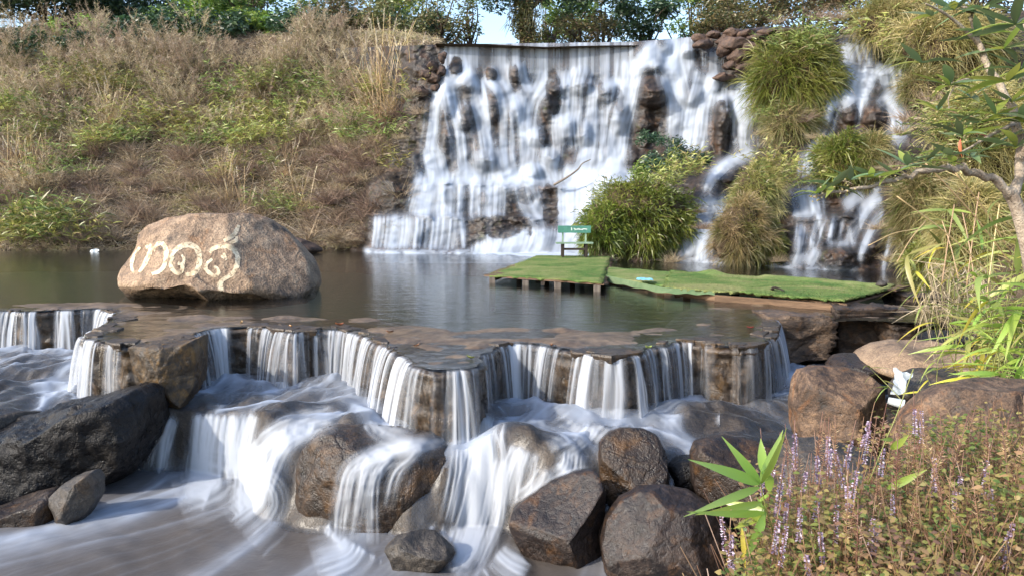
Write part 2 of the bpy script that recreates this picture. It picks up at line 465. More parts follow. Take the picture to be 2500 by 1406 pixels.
for _ in range(150):
    px = rb.uniform(1000, 2250); py = rb.uniform(160, 640)
    s = rb.uniform(9, 24)
    BUMPS.append((px, py, s, s * rb.uniform(1.0, 2.2), s * 0.007 * rb.uniform(.5, 1.4)))
B = np.zeros_like(D)
for (px, py, a, b, h) in BUMPS:
    e = ((U - px) / a) ** 2 + ((PYG - py) / b) ** 2
    # rounder above, undercut below
    B = np.maximum(B, h * np.clip(1 - e, 0, None) ** 0.6)
B = 0.75 * blur2(B, 1, 1)
relief = 0.10 * fbm(U / 26, PYG / 14, oct=5, seed=21) + 0.12 * ridged(U / 70, PYG / 40, oct=3, seed=5)
weir = sstep(1080, 1100, U) * (1 - sstep(1530, 1560, U)) * (1 - sstep(150, 185, PYG))
relief = relief * (1 - 0.9 * weir)
D2 = D - B * (1 - weir * (1 - sstep(140, 165, PYG))) - relief * 0.8
cliffV = W(U, PYG, D2)
cliff = tag(link('waterfall_cliff', grid_mesh('waterfall_cliff', cliffV, flip=True), M['cliff']), kind='structure')

FALL_K = 0.225
# water over it: bundles of strands following the streams seen in the photograph
dens = np.zeros_like(D)
fr = np.random.default_rng(5)
cr_u = np.interp(cu, crest_px, crest_py)
def strand_bundle(pts, width, strength, n=None, spread=1.0, wander=1.0):
    P = np.asarray(pts, float)
    L = np.hypot(*np.diff(P, axis=0).T).sum()
    k = max(6, int(L / 1.6))
    C = catmull(P, k) if len(P) > 2 else np.linspace(P[0], P[-1], k)
    n = n or int(6 + width * 2.6)
    T = np.gradient(C, axis=0); T /= np.linalg.norm(T, axis=1)[:, None] + 1e-9
    Nn = np.stack([-T[:, 1], T[:, 0]], 1)
    t = np.linspace(0, 1, k)
    env = sstep(0, 0.06, t) * (1 - 0.55 * sstep(0.75, 1, t))
    for i in range(n):
        off = fr.normal(0, 0.5) * width
        w0 = fr.gamma(0.7, 1.35)
        ww = 2.2 * wander * fbm(t * L / 45 + fr.uniform(0, 99), np.full(k, fr.uniform(0, 99)), oct=2, seed=2)
        o = off * (1 + (spread - 1) * t) + ww
        a, b = sorted(fr.uniform(-0.25, 1.25, 2)); 
        e2 = env * (0.35 + 0.65 * (sstep(a - .1, a + .1, t) * (1 - sstep(b - .1, b + .15, t))))
        x = C[:, 0] + Nn[:, 0] * o; y = C[:, 1] + Nn[:, 1] * o
        top = np.interp(x, cu, cr_u)
        splat(dens, (x - 820) / 2.4, (y - top) / (690 - top) * 264, w0 * strength * e2)
def SZ(Z, sc, items):
    for (pts, w, s, *r) in items:
        strand_bundle([Z(*p) for p in pts], 1.15 * w / sc, s * 0.95, *r)
SZ(Z4, 3.514, [
    ([(310, 150), (305, 260), (330, 410)], 22, .8), ([(470, 210), (480, 330), (430, 400), (300, 470), (235, 600), (215, 800), (190, 1000), (200, 1230)], 60, 1.1),
    ([(330, 470), (355, 620), (400, 800), (430, 1000), (450, 1230)], 55, 1.0), ([(500, 300), (540, 380), (580, 450), (560, 560)], 70, .8),
    ([(560, 540), (600, 700), (640, 900), (660, 1010)], 85, .95), ([(640, 360), (720, 410), (790, 500), (830, 650), (830, 900), (840, 1100), (880, 1260)], 58, 1.3),
    ([(620, 400), (650, 560), (680, 750), (740, 950)], 14, 1.0), ([(830, 260), (820, 380), (860, 520)], 34, .8), ([(960, 260), (990, 400), (1040, 510)], 40, .8),
    ([(900, 520), (930, 600), (960, 720), (985, 900), (990, 1120)], 75, 1.0), ([(1190, 360), (1130, 480), (1060, 600), (1030, 800), (1020, 1000), (980, 1220)], 60, 1.15),
    ([(1340, 340), (1335, 480), (1320, 700), (1300, 850)], 70, .9), ([(1480, 310), (1445, 450), (1440, 650), (1420, 770)], 90, .9),
    ([(1600, 460), (1590, 650), (1580, 850), (1560, 1050), (1500, 1220)], 75, 1.2), ([(1810, 400), (1720, 440), (1640, 480)], 34, .9),
    ([(1900, 220), (1885, 420), (1855, 600), (1800, 800), (1770, 1000), (1700, 1190)], 90, 1.3), ([(1340, 720), (1340, 850), (1350, 1010)], 110, .75),
    ([(1500, 765), (1490, 1000), (1450, 1160)], 60, .85), ([(200, 990), (230, 1120), (260, 1260)], 110, 1.1), ([(450, 1150), (520, 1220), (600, 1270)], 90, 1.0),
    ([(660, 1000), (680, 1100), (700, 1220)], 130, 1.0), ([(1080, 815), (1090, 900), (1060, 1010)], 70, .8), ([(1200, 970), (1190, 1080), (1160, 1200)], 100, .75),
    ([(1040, 1120), (1060, 1190), (1080, 1270)], 120, .9), ([(1750, 1000), (1760, 1100), (1720, 1200)], 120, 1.0), ([(1650, 1180), (1620, 1280), (1560, 1400)], 220, 1.25, None, 1.2),
    ([(1850, 1180), (1780, 1300), (1700, 1420)], 130, 1.1), ([(1450, 1160), (1430, 1230), (1380, 1290)], 150, .9), ([(880, 1180), (900, 1230), (950, 1290)], 150, 1.1)])
for x in np.arange(110, 1900, 70):                     # spread of foam along the foot of the wall
    strand_bundle([Z4(x, 1215), Z4(x + fr.uniform(-25, 25), 1250), Z4(x + fr.uniform(-30, 30), 1292)], 24, 1.2, 40)
SZ(Z1, 2.13, [
    ([(420, 950), (390, 1040), (365, 1118)], 60, 1.1), ([(480, 955), (475, 1040), (470, 1118)], 60, .9), ([(930, 955), (960, 1050), (1030, 1160)], 55, 1.2), ([(1160, 970), (1165, 1060), (1170, 1165)], 70, 1.0),
    ([(1240, 970), (1235, 1060), (1225, 1160)], 60, 1.1), ([(590, 1140), (600, 1290)], 14, 1.0), ([(738, 1125), (735, 1260)], 9, .9),
    ([(1590, 240), (1520, 330), (1480, 400)], 45, 1.0), ([(1530, 290), (1600, 300), (1660, 380)], 45, .8), ([(1700, 200), (1680, 290), (1700, 400), (1722, 560), (1700, 780)], 52, 1.2),
    ([(1640, 390), (1680, 520), (1680, 700)], 30, .9), ([(1860, 370), (1810, 560), (1790, 700), (1770, 800)], 70, 1.1), ([(1935, 380), (1880, 460), (1850, 540), (1840, 760)], 40, 1.0),
    ([(1560, 235), (1640, 290), (1700, 380)], 25, .9), ([(2040, 410), (2030, 500), (2040, 640), (2050, 780)], 75, .85), ([(2100, 420), (2090, 560), (2070, 780)], 40, .7), ([(1910, 520), (1990, 505), (2010, 560), (2000, 700)], 18, .8),
    ([(2115, 790), (1980, 845), (1900, 915), (1855, 985)], 26, 1.2), ([(1910, 1035), (1880, 1080), (1860, 1130)], 55, .85), ([(1870, 1125), (1800, 1230), (1745, 1350)], 60, .95), ([(1880, 1150), (1850, 1250), (1840, 1360)], 30, .8),
    ([(1960, 1030), (1930, 1120)], 20, .6), ([(1760, 330), (1740, 420)], 40, .7)])
SZ(Z3, 2.068, [
    ([(970, 190), (985, 260), (1000, 325)], 46, .95), ([(1060, 200), (1080, 260), (1105, 315)], 28, .9), ([(1010, 335), (970, 400), (945, 475)], 55, .9), ([(1060, 340), (1050, 400), (1010, 470)], 40, .8), ([(1150, 325), (1100, 390), (1070, 460)], 22, .8),
    ([(1180, 330), (1200, 400), (1210, 460)], 30, 1.0), ([(1120, 330), (1150, 400), (1180, 470)], 20, .8), ([(1080, 470), (980, 480), (890, 510), (850, 620), (790, 765)], 42, 1.2), ([(1050, 480), (1030, 560), (1018, 655)], 12, 1.1),
    ([(1140, 465), (1200, 520), (1240, 580), (1245, 650), (1200, 715)], 38, 1.05), ([(790, 775), (770, 840), (765, 890)], 45, .8), ([(745, 950), (755, 1020), (770, 1082)], 60, .8), ([(800, 960), (810, 1080)], 25, .7),
    ([(1040, 975), (1000, 1010), (950, 1040)], 30, .9), ([(1140, 990), (1065, 1045), (1010, 1150), (980, 1222)], 22, 1.1), ([(1150, 1060), (1075, 1200), (1030, 1315)], 9, 1.1), ([(1192, 1180), (1152, 1370)], 9, .9),
    ([(835, 1090), (810, 1160), (790, 1245)], 18, 1.05), ([(742, 1140), (722, 1260)], 22, .9), ([(745, 1265), (690, 1350)], 26, 1.1), ([(610, 1150), (565, 1250), (550, 1345)], 18, 1.0), ([(905, 1110), (880, 1220)], 16, .9),
    ([(980, 1222), (930, 1226), (870, 1222)], 7, .7), ([(820, 1260), (770, 1340)], 30, .6), ([(690, 1080), (760, 1085), (850, 1085)], 6, .6), ([(950, 1120), (920, 1210)], 10, .7), ([(1090, 920), (1130, 960)], 20, .7)])
# thin even curtains: the weir, the lower steps, the low fan of water on the right
def curtain_band(x0, x1, top, bot, strength, gap=0.35, slant=0.0, n_per=0.55, seed=0):
    rr = np.random.default_rng(seed)
    for x in rr.uniform(x0, x1, int((x1 - x0) * n_per)):
        g = vnoise(x / 17, seed * 3.3, seed=4) * 0.5 + 0.5
        w = strength * rr.gamma(1.1, 0.9) * sstep(gap - .25, gap + .35, g)
        y0 = (top(x) if callable(top) else top) + rr.uniform(-1, 2); y1 = (bot(x) if callable(bot) else bot) + rr.normal(0, 5)
        if y1 <= y0 + 4: continue
        y = np.arange(y0, y1, 1.4); t = (y - y0) / (y1 - y0)
        xx = x + slant * (y - y0) * t + 0.8 * vnoise(y / 20, x, seed=9)
        tp = np.interp(xx, cu, cr_u)
        splat(dens, (xx - 820) / 2.4, (y - tp) / (690 - tp) * 264, w * (1 - 0.35 * t) * np.ones_like(y))
wb = lambda x: float(np.interp(x, [1090, 1130, 1200, 1250, 1330, 1420, 1480, 1545], [150, 150, 175, 165, 205, 175, 200, 150]))
wt = lambda x: float(np.interp(x, crest_px, crest_py))
curtain_band(1090, 1545, wt, wb, 0.75, 0.25, n_per=1.25, seed=1)
curtain_band(1086, 1100, wt, 190, 0.8, 0.1, n_per=.8, seed=12)
curtain_band(1640, 1700, wt, 160, 0.7, 0.2, n_per=.8, seed=2)
curtain_band(1680, 1770, 128, 172, 0.6, 0.25, n_per=.8, seed=3)
curtain_band(1020, 1235, 452, 524, 0.8, 0.25, slant=-.04, n_per=1.2, seed=4)
curtain_band(1362, 1440, 456, 552, 1.0, 0.1, n_per=1.2, seed=8)
curtain_band(915, 1125, 534, 604, 0.95, 0.15, slant=-.12, n_per=1.1, seed=5)
lowt = lambda x: float(np.interp(x, [1150, 1200, 1240, 1300, 1420], [606, 585, 566, 562, 558]))
curtain_band(1150, 1430, lowt, 622, 1.1, 0.08, slant=-.35, n_per=1.4, seed=6)
curtain_band(1650, 1755, 546, 642, 0.5, 0.2, slant=-.2, n_per=.7, seed=7)
dens = 0.68 * blur2(dens, 2, 0.3) + 0.48 * blur2(dens, 4, 1.0) + 0.26 * blur2(dens, 7, 4)
# water takes on air where it lands on ledges, and thins where it slides over the smooth crowns
face = np.gradient(blur2(D2, 1, 1), axis=0)
foam = 1 - np.exp(-FALL_K * dens * (0.85 + 0.9 * np.clip(-blur2(face, 1, 1) * 5, 0, 1)))
foam *= 0.96
for (ex, ey, ea, eb, es) in [(1230, 554, 86, 28, .85), (1343, 500, 22, 50, .85), (1285, 480, 26, 24, .5), (1352, 232, 20, 66, .85), (1592, 262, 32, 66, .85), (1113, 163, 18, 25, .9), (1200, 184, 15, 20, .9), (1137, 292, 14, 44, .6), (1206, 300, 9, 56, .65), (1765, 312, 22, 68, .9), (1512, 250, 12, 34, .5), (1258, 190, 8, 34, .7), (1330, 330, 14, 30, .55),
                             (1080, 330, 9, 50, .45), (1468, 240, 10, 40, .45), (2085, 290, 22, 34, .7), (2050, 280, 14, 30, .6), (1990, 560, 12, 40, .5), (2040, 575, 10, 40, .5), (2090, 560, 14, 50, .55), (1100, 485, 14, 26, .35), (1180, 490, 12, 26, .35)]:
    ee = ((U - ex) / ea) ** 2 + ((PYG - ey) / eb) ** 2 + 0.5 * fbm(U / 18, PYG / 18, oct=3, seed=int(ex))
    foam *= 1 - es * (1 - sstep(.45, 1.15, ee))
# froth at the foot where it meets the pool
foot = 0
Pz = cliffV[..., 2]
for (a, b, s) in [(890, 1180, 1.0), (1140, 1440, 1.0), (1640, 1770, .8), (1855, 1960, .6), (1960, 2100, .4)]:
    foot = np.maximum(foot, s * sstep(a - 8, a + 10, U) * (1 - sstep(b - 20, b + 5, U)))
froth = foot * np.exp(-(np.clip(Pz, 0, 9) / 0.14) ** 2) * np.clip(0.85 + 0.5 * fbm(U / 14, PYG / 6, oct=3, seed=8), 0, 1)
foam = np.clip(np.maximum(foam, froth * .95), 0, 0.97)
DW = 0.5 * blur2(D2, 8.0, 3) + 0.5 * blur2(D2, 1.5, 1) - 0.10 - 0.05 * foam
DW = np.minimum(DW, D2 - 0.03)
fallV = W(U, PYG, DW)
keep = blur2(foam, 2, 2) > 0.012
keep &= (fallV[..., 2] > -0.3)
falls = tag(link('waterfall_water', grid_mesh('waterfall_water', fallV, {'foam': foam}, keep, flip=True), M['falls']), 'silky white waterfall pouring over the weir and the rock face', None, kind='structure')
# spreading froth on the pool at the foot of the falls
nf = 260; mf = 40
fx = np.linspace(868, 1440, nf)
shore = np.interp(fx, [868, 900, 915, 1120, 1160, 1200, 1300, 1440], [607, 607, 606, 607, 612, 617, 622, 622])
fo_t = np.linspace(-0.5, 1, mf)
wid = np.interp(fx, [868, 900, 960, 1100, 1140, 1200, 1350, 1440], [1, 5, 9, 8, 4, 7, 9, 8])
FX, FT = np.meshgrid(fx, fo_t)
FP = WZ(FX, shore[None, :] + FT * wid[None, :], 0.045 * (1 - np.clip(FT, 0, 1)) + 0.012)
ff = (1 - sstep(0.2, 1.0, FT + 0.35 * fbm(FX / 25, FT * 2, oct=3, seed=31))) * 0.95
tag(link('waterfall_froth', grid_mesh('waterfall_froth', FP, {'foam': ff}, flip=True), M['falls']), kind='structure')

# ------------------------------------------------------------------ the banks
def relief_bank(name, keys, us, vs, amp, seed, mat):
    U_, V_ = np.meshgrid(us, vs)
    kx_ = sorted(keys)
    t = np.linspace(0, 1, 60)
    def col(k):
        a = np.asarray(keys[k], float); s = np.linspace(0, 1, len(a))
        return np.stack([np.interp(t, s, a[:, 0]), np.interp(t, s, a[:, 1])])
    T = np.stack([col(k) for k in kx_])
    tu = np.stack([[np.interp(us, kx_, T[:, c, j]) for j in range(60)] for c in (0, 1)])      # c, j, u
    r = np.clip(V_ * 59, 0, 58.999); i0 = np.floor(r).astype(int); f = r - i0
    cc = np.broadcast_to(np.arange(len(us))[None, :], i0.shape)
    py = tu[0][i0, cc] * (1 - f) + tu[0][i0 + 1, cc] * f
    d = tu[1][i0, cc] * (1 - f) + tu[1][i0 + 1, cc] * f
    d = d - amp * fbm(U_ / 90, py / 70, oct=5, seed=seed)
    P = W(U_, py, d)
    return P, tag(link(name, grid_mesh(name, P, flip=True), mat), kind='structure')
LBK = {-520: [(60, 46), (130, 39), (420, 33), (612, 28.5), (690, 26)], 0: [(70, 45), (145, 38), (420, 32.5), (612, 28.9), (680, 27)],
       400: [(50, 44), (115, 38), (420, 32.3), (609, 29.2), (670, 27.5)], 760: [(40, 43), (95, 37), (420, 31.8), (606, 29.2), (670, 27.5)],
       960: [(40, 41), (90, 34.5), (300, 31.3), (600, 28.8), (670, 27)], 1075: [(80, 41), (106, 34), (200, 31.6), (440, 30.2), (660, 29)]}
LBP, left_bank = relief_bank('left_bank', LBK, np.arange(-520, 1076, 9.0), np.linspace(0, 1, 110), 0.35, 41, M['soil'])
def bank_pt(us, vs):
    """a point on the left bank for fractions across and down"""
    i = np.clip(vs * 109, 0, 108.99); j = np.clip(us * (LBP.shape[1] - 1), 0, LBP.shape[1] - 1.01)
    i0 = np.floor(i).astype(int); j0 = np.floor(j).astype(int); fi = (i - i0)[..., None]; fj = (j - j0)[..., None]
    return (LBP[i0, j0] * (1 - fi) * (1 - fj) + LBP[i0 + 1, j0] * fi * (1 - fj) + LBP[i0, j0 + 1] * (1 - fi) * fj + LBP[i0 + 1, j0 + 1] * fi * fj)

# level land above the falls and the wide ground round about
gx = np.concatenate([np.linspace(-220, -30, 14), np.linspace(-26, 30, 40), np.linspace(36, 220, 12)])
gy = np.concatenate([np.linspace(30.8, 60, 40), np.linspace(64, 420, 20)])
GX, GY = np.meshgrid(gx, gy)
GZ = 8.15 + 0.25 * fbm(GX / 6, GY / 6, oct=4, seed=50) + 0.02 * np.clip(GY - 45, 0, 60)
onriver = np.exp(-((GX - 1.5) / 5.5) ** 2)
GZ = GZ - 0.35 * onriver
tag(link('upper_ground', grid_mesh('upper_ground', np.stack([GX, GY, GZ], -1), mask=(GX > -3.6) | (GY > 38)), M['soil']), kind='structure')
bgx, bgy = np.meshgrid(np.linspace(-250, 250, 26), np.linspace(-120, 30, 20))
bgz = np.full_like(bgx, -2.6)
tag(link('ground', grid_mesh('ground', np.stack([bgx, bgy, bgz], -1)), M['soil']), kind='structure')

# right bank: rises to the right of the stream
RBX = np.linspace(0.2, 26, 150); RBY = np.concatenate([np.linspace(-3, 12, 130), np.linspace(12.15, 31, 90)])
RX, RY = np.meshgrid(RBX, RBY)
foot_y = [-3, 1.5, 2.6, 3.6, 5, 7, 9, 10.5, 12.5, 14.5, 16.5, 20, 31]
foot_x = [-1.5, -0.2, 0.75, 1.15, 1.9, 3.1, 4.5, 5.8, 7.4, 8.6, 9.6, 11.5, 18]
foot_z = [0.25, 0.22, 0.15, 0.0, -.25, -.75, -.8, -.6, -.2, -.15, -.15, -.15, 0]
fxx = np.interp(RBY, foot_y, foot_x)[:, None]; fzz = np.interp(RBY, foot_y, foot_z)[:, None]
dr = RX - fxx
slope = np.interp(RBY, [0, 3, 6, 10, 14, 20], [.10, .22, .45, .7, .95, 1.1])[:, None]
RZ = fzz + np.where(dr > 0, slope * dr * sstep(-.2, 1.2, dr), 2.2 * dr) + 0.12 * fbm(RX / 1.1, RY / 1.1, oct=4, seed=61) * sstep(-.5, 1, dr)
RZ = np.minimum(RZ, 9 + .2 * fbm(RX, RY, seed=3)); RZ = np.maximum(RZ, -2.5)
right_bank = tag(link('right_bank', grid_mesh('right_bank', np.stack([RX, RY, RZ], -1)), M['soil']), kind='structure')
def rb_z(x, y):
    j = np.clip(np.searchsorted(RBX, x) - 1, 0, len(RBX) - 2); i = np.clip(np.searchsorted(RBY, y) - 1, 0, len(RBY) - 2)
    return RZ[i, j]

# ------------------------------------------------------------------ the pool's curved lip (px, py, flow, drop)
LIP = [(-260, 764, .9, .72), (-120, 763, .9, .72), (0, 762, .95, .72), (70, 762, .7, .72), (130, 761, .9, .72), (200, 758, .9, .72), (245, 757, 1.0, .72), (272, 766, 1.0, .6), (262, 785, 1.2, .6), (230, 806, 1.1, .6), (203, 822, .8, .7),
       (222, 834, .6, .72), (270, 840, .4, .75), (320, 844, .12, .78), (400, 843, 0, .8), (455, 832, 0, .8), (487, 815, .45, .8), (540, 803, 1.0, .8), (590, 800, 1.0, .8), (640, 800, 1.1, .78), (690, 812, 1.1, .78), (718, 815, .5, .76), (745, 812, .15, .76),
       (800, 807, .7, .76), (850, 813, .45, .76), (895, 830, 1.0, .76), (945, 852, 1.2, .75), (985, 880, 1.2, .75), (1015, 898, 1.0, .74), (1060, 906, .7, .72), (1120, 907, .65, .72), (1160, 899, .55, .74), (1180, 876, .15, .78), (1220, 850, .3, .78),
       (1255, 840, .9, .75), (1310, 842, 1.0, .73), (1380, 855, 1.0, .72), (1450, 870, 1.0, .71), (1510, 874, 1.0, .71), (1565, 866, .8, .72), (1605, 851, .6, .74), (1660, 839, .55, .74), (1715, 839, .4, .74), (1735, 846, .1, .74), (1790, 850, .15, .74), (1845, 849, .2, .74),
       (1872, 838, .3, .74), (1890, 822, .95, .74), (1902, 803, 1.1, .74), (1896, 786, 1.0, .74), (1875, 774, .7, .74), (1850, 768, .25, .5)]
lw = WZ([a[0] for a in LIP], [a[1] for a in LIP], 0.0)
ctrl = np.concatenate([lw[:, :2], np.array([[a[2], a[3]] for a in LIP])], 1)
dense = catmull(ctrl, 6000)
seg = np.concatenate([[0], np.cumsum(np.hypot(*np.diff(dense[:, :2], axis=0).T))])
NS = int(seg[-1] / 0.010)
ss = np.linspace(0, seg[-1], NS)
lip = np.stack([np.interp(ss, seg, dense[:, c]) for c in range(4)], 1)
lip[:, :2] += 0.045 * np.stack([fbm(ss * 3.2, 0 * ss, oct=5, seed=1, gain=.6), fbm(ss * 3.2, 0 * ss + 9, oct=5, seed=2, gain=.6)], 1)
lxy = lip[:, :2]
tan = np.gradient(np.stack([blur1(lxy[:, c], 24, 0) for c in (0, 1)], 1), axis=0); tan /= np.linalg.norm(tan, axis=1)[:, None]
nout = np.stack([tan[:, 1], -tan[:, 0]], 1)            # pointing away from the pool
def offs(d): return lxy + nout * (d[:, None] if np.ndim(d) else d)
# rock wall under the lip, with its flat top running back under the water
rows_ = []
for (d, z) in [(-0.5, -0.06), (-0.25, -0.03), (-0.08, -0.012), (0.0, -0.02), (0.03, -0.06)]:
    rows_.append((d, z))
for z in np.linspace(-0.1, -1.15, 26): rows_.append((-0.01 - 0.05 * (-z), z))
LW = np.zeros((len(rows_), NS // 2, 3))
idx2 = np.arange(NS // 2) * 2
for r, (d, z) in enumerate(rows_):
    p = offs(np.full(NS, d))[idx2]
    nz_ = (0.05 * fbm(p[:, 0] * 5, p[:, 1] * 5, np.full(len(p), z * 4), oct=4, seed=71) + 0.03 * ridged(p[:, 0] * 3, p[:, 1] * 3, np.full(len(p), z * 7), seed=4)) * (1 if r > 4 else 0.25)
    LW[r, :, :2] = p + nout[idx2] * nz_[:, None] - (nout[idx2] * .03 if r > 4 else 0)
    LW[r, :, 2] = z + (0.012 * fbm(p[:, 0] * 4, p[:, 1] * 4, oct=3, seed=6) if r <= 4 else 0)
ledge_ob = tag(link('pool_ledge', grid_mesh('pool_ledge', LW), M['ledge']), kind='structure')

# loose plates of layered stone lying along the lip
pg_ = np.random.default_rng(404)
for k_ in range(54):
    i_ = int(pg_.uniform(.02, .98) * NS)
    r0 = pg_.uniform(.08, .30); m_ = int(pg_.integers(8, 13)); an = np.sort(pg_.uniform(0, 2 * np.pi, m_))
    rr_ = r0 * pg_.uniform(.7, 1.15, m_); el = pg_.uniform(.45, .8)
    lx, ly = np.cos(an) * rr_, np.sin(an) * rr_ * el
    T2, N2 = tan[i_], nout[i_]
    c2 = lxy[i_] - N2 * (r0 * el * pg_.uniform(.45, 1.4))
    zt = pg_.uniform(.022, .045)
    top_ = np.stack([lx[:, None] * T2[None] + ly[:, None] * N2[None]], 0)[0]
    Vp_ = np.concatenate([np.c_[top_, np.full(m_, zt) + pg_.normal(0, .004, m_)], np.c_[top_ * 1.04, np.full(m_, zt - .02)], np.c_[top_ * .9, np.full(m_, -.05)], [[0, 0, zt + .004]]])
    qd = [[a_, a_ + m_, (a_ + 1) % m_ + m_, (a_ + 1) % m_] for a_ in range(m_)] + [[a_ + m_, a_ + 2 * m_, (a_ + 1) % m_ + 2 * m_, (a_ + 1) % m_ + m_] for a_ in range(m_)]
    tr3 = [[a_, (a_ + 1) % m_, 3 * m_] for a_ in range(m_)]
    link('stone_plate', mesh_np('stone_plate', Vp_, qd, tr3, smooth=False), M['ledge'], ledge_ob, loc=(float(c2[0]), float(c2[1]), 0))

# the falling curtains: strands along the lip, thrown out and dropping
NT_ = 46
tt = np.linspace(0, 1, NT_)
cd = np.zeros((NT_, NS))
cr = np.random.default_rng(77)
nst = 9000
s0 = cr.uniform(0, NS - 1, nst)
clump = fbm(s0 * 0.010 * 4.5, 0 * s0, oct=5, seed=91, gain=.85) * 0.42 + 0.5
w0 = cr.gamma(0.55, 1.5, nst) * np.interp(s0, np.arange(NS), lip[:, 2]) * sstep(0.12, 0.72, clump) * (0.3 + 1.5 * sstep(-.35, .6, fbm(s0 * 0.010 * 9, 0 * s0, oct=4, seed=92, gain=.9))) * 1.25
drift = cr.normal(0, 1.0, nst)
lift = cr.uniform(0.55, 1.15, nst)
for j, t in enumerate(tt):
    x = s0 + drift * 3.6 * t + 1.4 * vnoise(t * 3, s0 * 0.37, seed=3)
    splat(cd, x, np.full(nst, float(j)), w0 * np.clip(1.15 - 0.45 * t, 0, 2) * sstep(lift + .12, lift - .12, t) if False else w0 * np.clip(1.15 - 0.4 * t, 0, 2))
cd = 0.75 * blur1(cd, 0.6, 1) + 0.35 * blur1(cd, 2, 1)
cfoam = np.clip((1 - np.exp(-0.40 * cd)) ** 1.2, 0, 0.92)
gate = blur1(lip[:, 2], 10, 0)
cfoam *= sstep(0.0, 0.12, gate)[None, :]
fadein = sstep(-0.02, 0.10, tt)[:, None]
cfoam = cfoam * (0.35 + 0.65 * fadein)
cfoam = np.clip(cfoam + 0.25 * sstep(.8, 1., tt)[:, None] * blur1(cfoam, 8, 1), 0, .95)
throw = 0.05 + 0.13 * np.clip(gate, 0, 1.2)
CVt = np.zeros((NT_ + 4, NS, 3)); CF = np.zeros((NT_ + 4, NS))
for r, (d, z) in enumerate([(-0.30, 0.024), (-0.16, 0.024), (-0.06, 0.022), (-0.015, 0.014)]):
    CVt[r, :, :2] = offs(np.full(NS, d)); CVt[r, :, 2] = z
    CF[r] = cfoam[0] * [0.0, 0.12, 0.35, 0.7][r]
thick = blur1(cd, 1.5, 1); thick = np.clip(thick / 2.5, 0, 1)
for j, t in enumerate(tt):
    CVt[4 + j, :, :2] = offs(0.012 + throw * t + 0.03 * thick[j] * t)
    CVt[4 + j, :, 2] = 0.008 - (lip[:, 3] + 0.06) * t ** 1.75
    CF[4 + j] = cfoam[j]
tag(link('curtain_water', grid_mesh('curtain_water', CVt, {'foam': CF}), M['curtain']), 'thin streaked curtains of water dropping off the pool lip', None, kind='structure')

# ------------------------------------------------------------------ the pool
poly = np.vstack([lxy[::8], [[6.2, 11.0], [7.0, 11.6], [11, 14.5], [14, 22], [9, 27.5], [3, 31], [-24, 31], [-30, 26], [-16, 13.0]]])
def inside(px, py, pg):
    c = np.zeros(px.shape, bool)
    j = len(pg) - 1
    for i in range(len(pg)):
        xi, yi = pg[i]; xj, yj = pg[j]
        if yi != yj:
            c ^= ((yi > py) != (yj > py)) & (px < (xj - xi) * (py - yi) / (yj - yi) + xi)
        j = i
    return c
bx = np.concatenate([np.arange(-27, -9, .3), np.arange(-9, 7.5, 0.05), np.arange(7.5, 14, .3)]); by = np.concatenate([np.arange(7.6, 14.5, 0.05), np.arange(14.5, 31, .3)])
BX, BY = np.meshgrid(bx, by)
dist = np.full(BX.shape, 9.0)
for k in range(0, NS, 22): dist = np.minimum(dist, np.hypot(BX - lxy[k, 0], BY - lxy[k, 1]))
ins = inside(BX, BY, poly)
shelf = np.interp(BX, [-12, -5, -2, 0, 2.5, 4.0, 5.5, 7], [0.6, 1.1, 0.9, 1.1, 0.9, 1.8, 2.3, 2.5])
terr = np.floor((fbm(BX / .7, BY / .5, oct=3, seed=15) + 1) * 4) / 4 - 1
BZ = 0.006 + 0.014 * sstep(.05, .3, dist) * np.interp(BX, [-9, -6, -5.5, -4, -3.4, -1.4, -.9, 0, .5, 3, 3.6], [.3, .8, 1.3, 1.3, .8, .9, 1.3, 1.2, .8, .5, .1]) - 0.7 * sstep(shelf, shelf + 1.3, dist)
BZ += (0.034 * terr + 0.03 * fbm(BX * 1.1, BY * 2.0, oct=4, seed=16)) * sstep(0.03, .25, dist) * (1 - sstep(shelf, shelf + .6, dist))
mbed, nt, out = new_mat('pool_bed_silt')
z = nd(nt, 'SeparateXYZ', {0: nd(nt, 'NewGeometry').outputs['Position']}).outputs[2]
pos = nd(nt, 'NewGeometry').outputs['Position']
n1 = noise(nt, pos, 2.2, 7, .6, .5); n2 = noise(nt, pos, 11.0, 5)
shal = ramp(nt, mth(nt, 'ADD', mth(nt, 'MULTIPLY', n1, .6), mth(nt, 'MULTIPLY', n2, .4)), [(.35, (0.045, 0.029, 0.016)), (.5, (0.12, 0.08, 0.046)), (.66, (0.22, 0.155, 0.095))])
f = nd(nt, 'MapRange', {0: z, 1: -0.5, 2: -0.06, 3: 0.0, 4: 1.0}).outputs[0]
colr = mixc(nt, f, (0.085, 0.112, 0.066), shal)
bs = nd(nt, 'BsdfPrincipled', {'Base Color': colr, 'Roughness': .38, 'Specular IOR Level': 0.4, 'Normal': bump(nt, n2, .5, .03)})
nt.links.new(bs.outputs[0], out)
tag(link('pool_bed', grid_mesh('pool_bed', np.stack([BX, BY, BZ], -1), mask=ins & (dist > 0.06)), mbed), kind='structure')

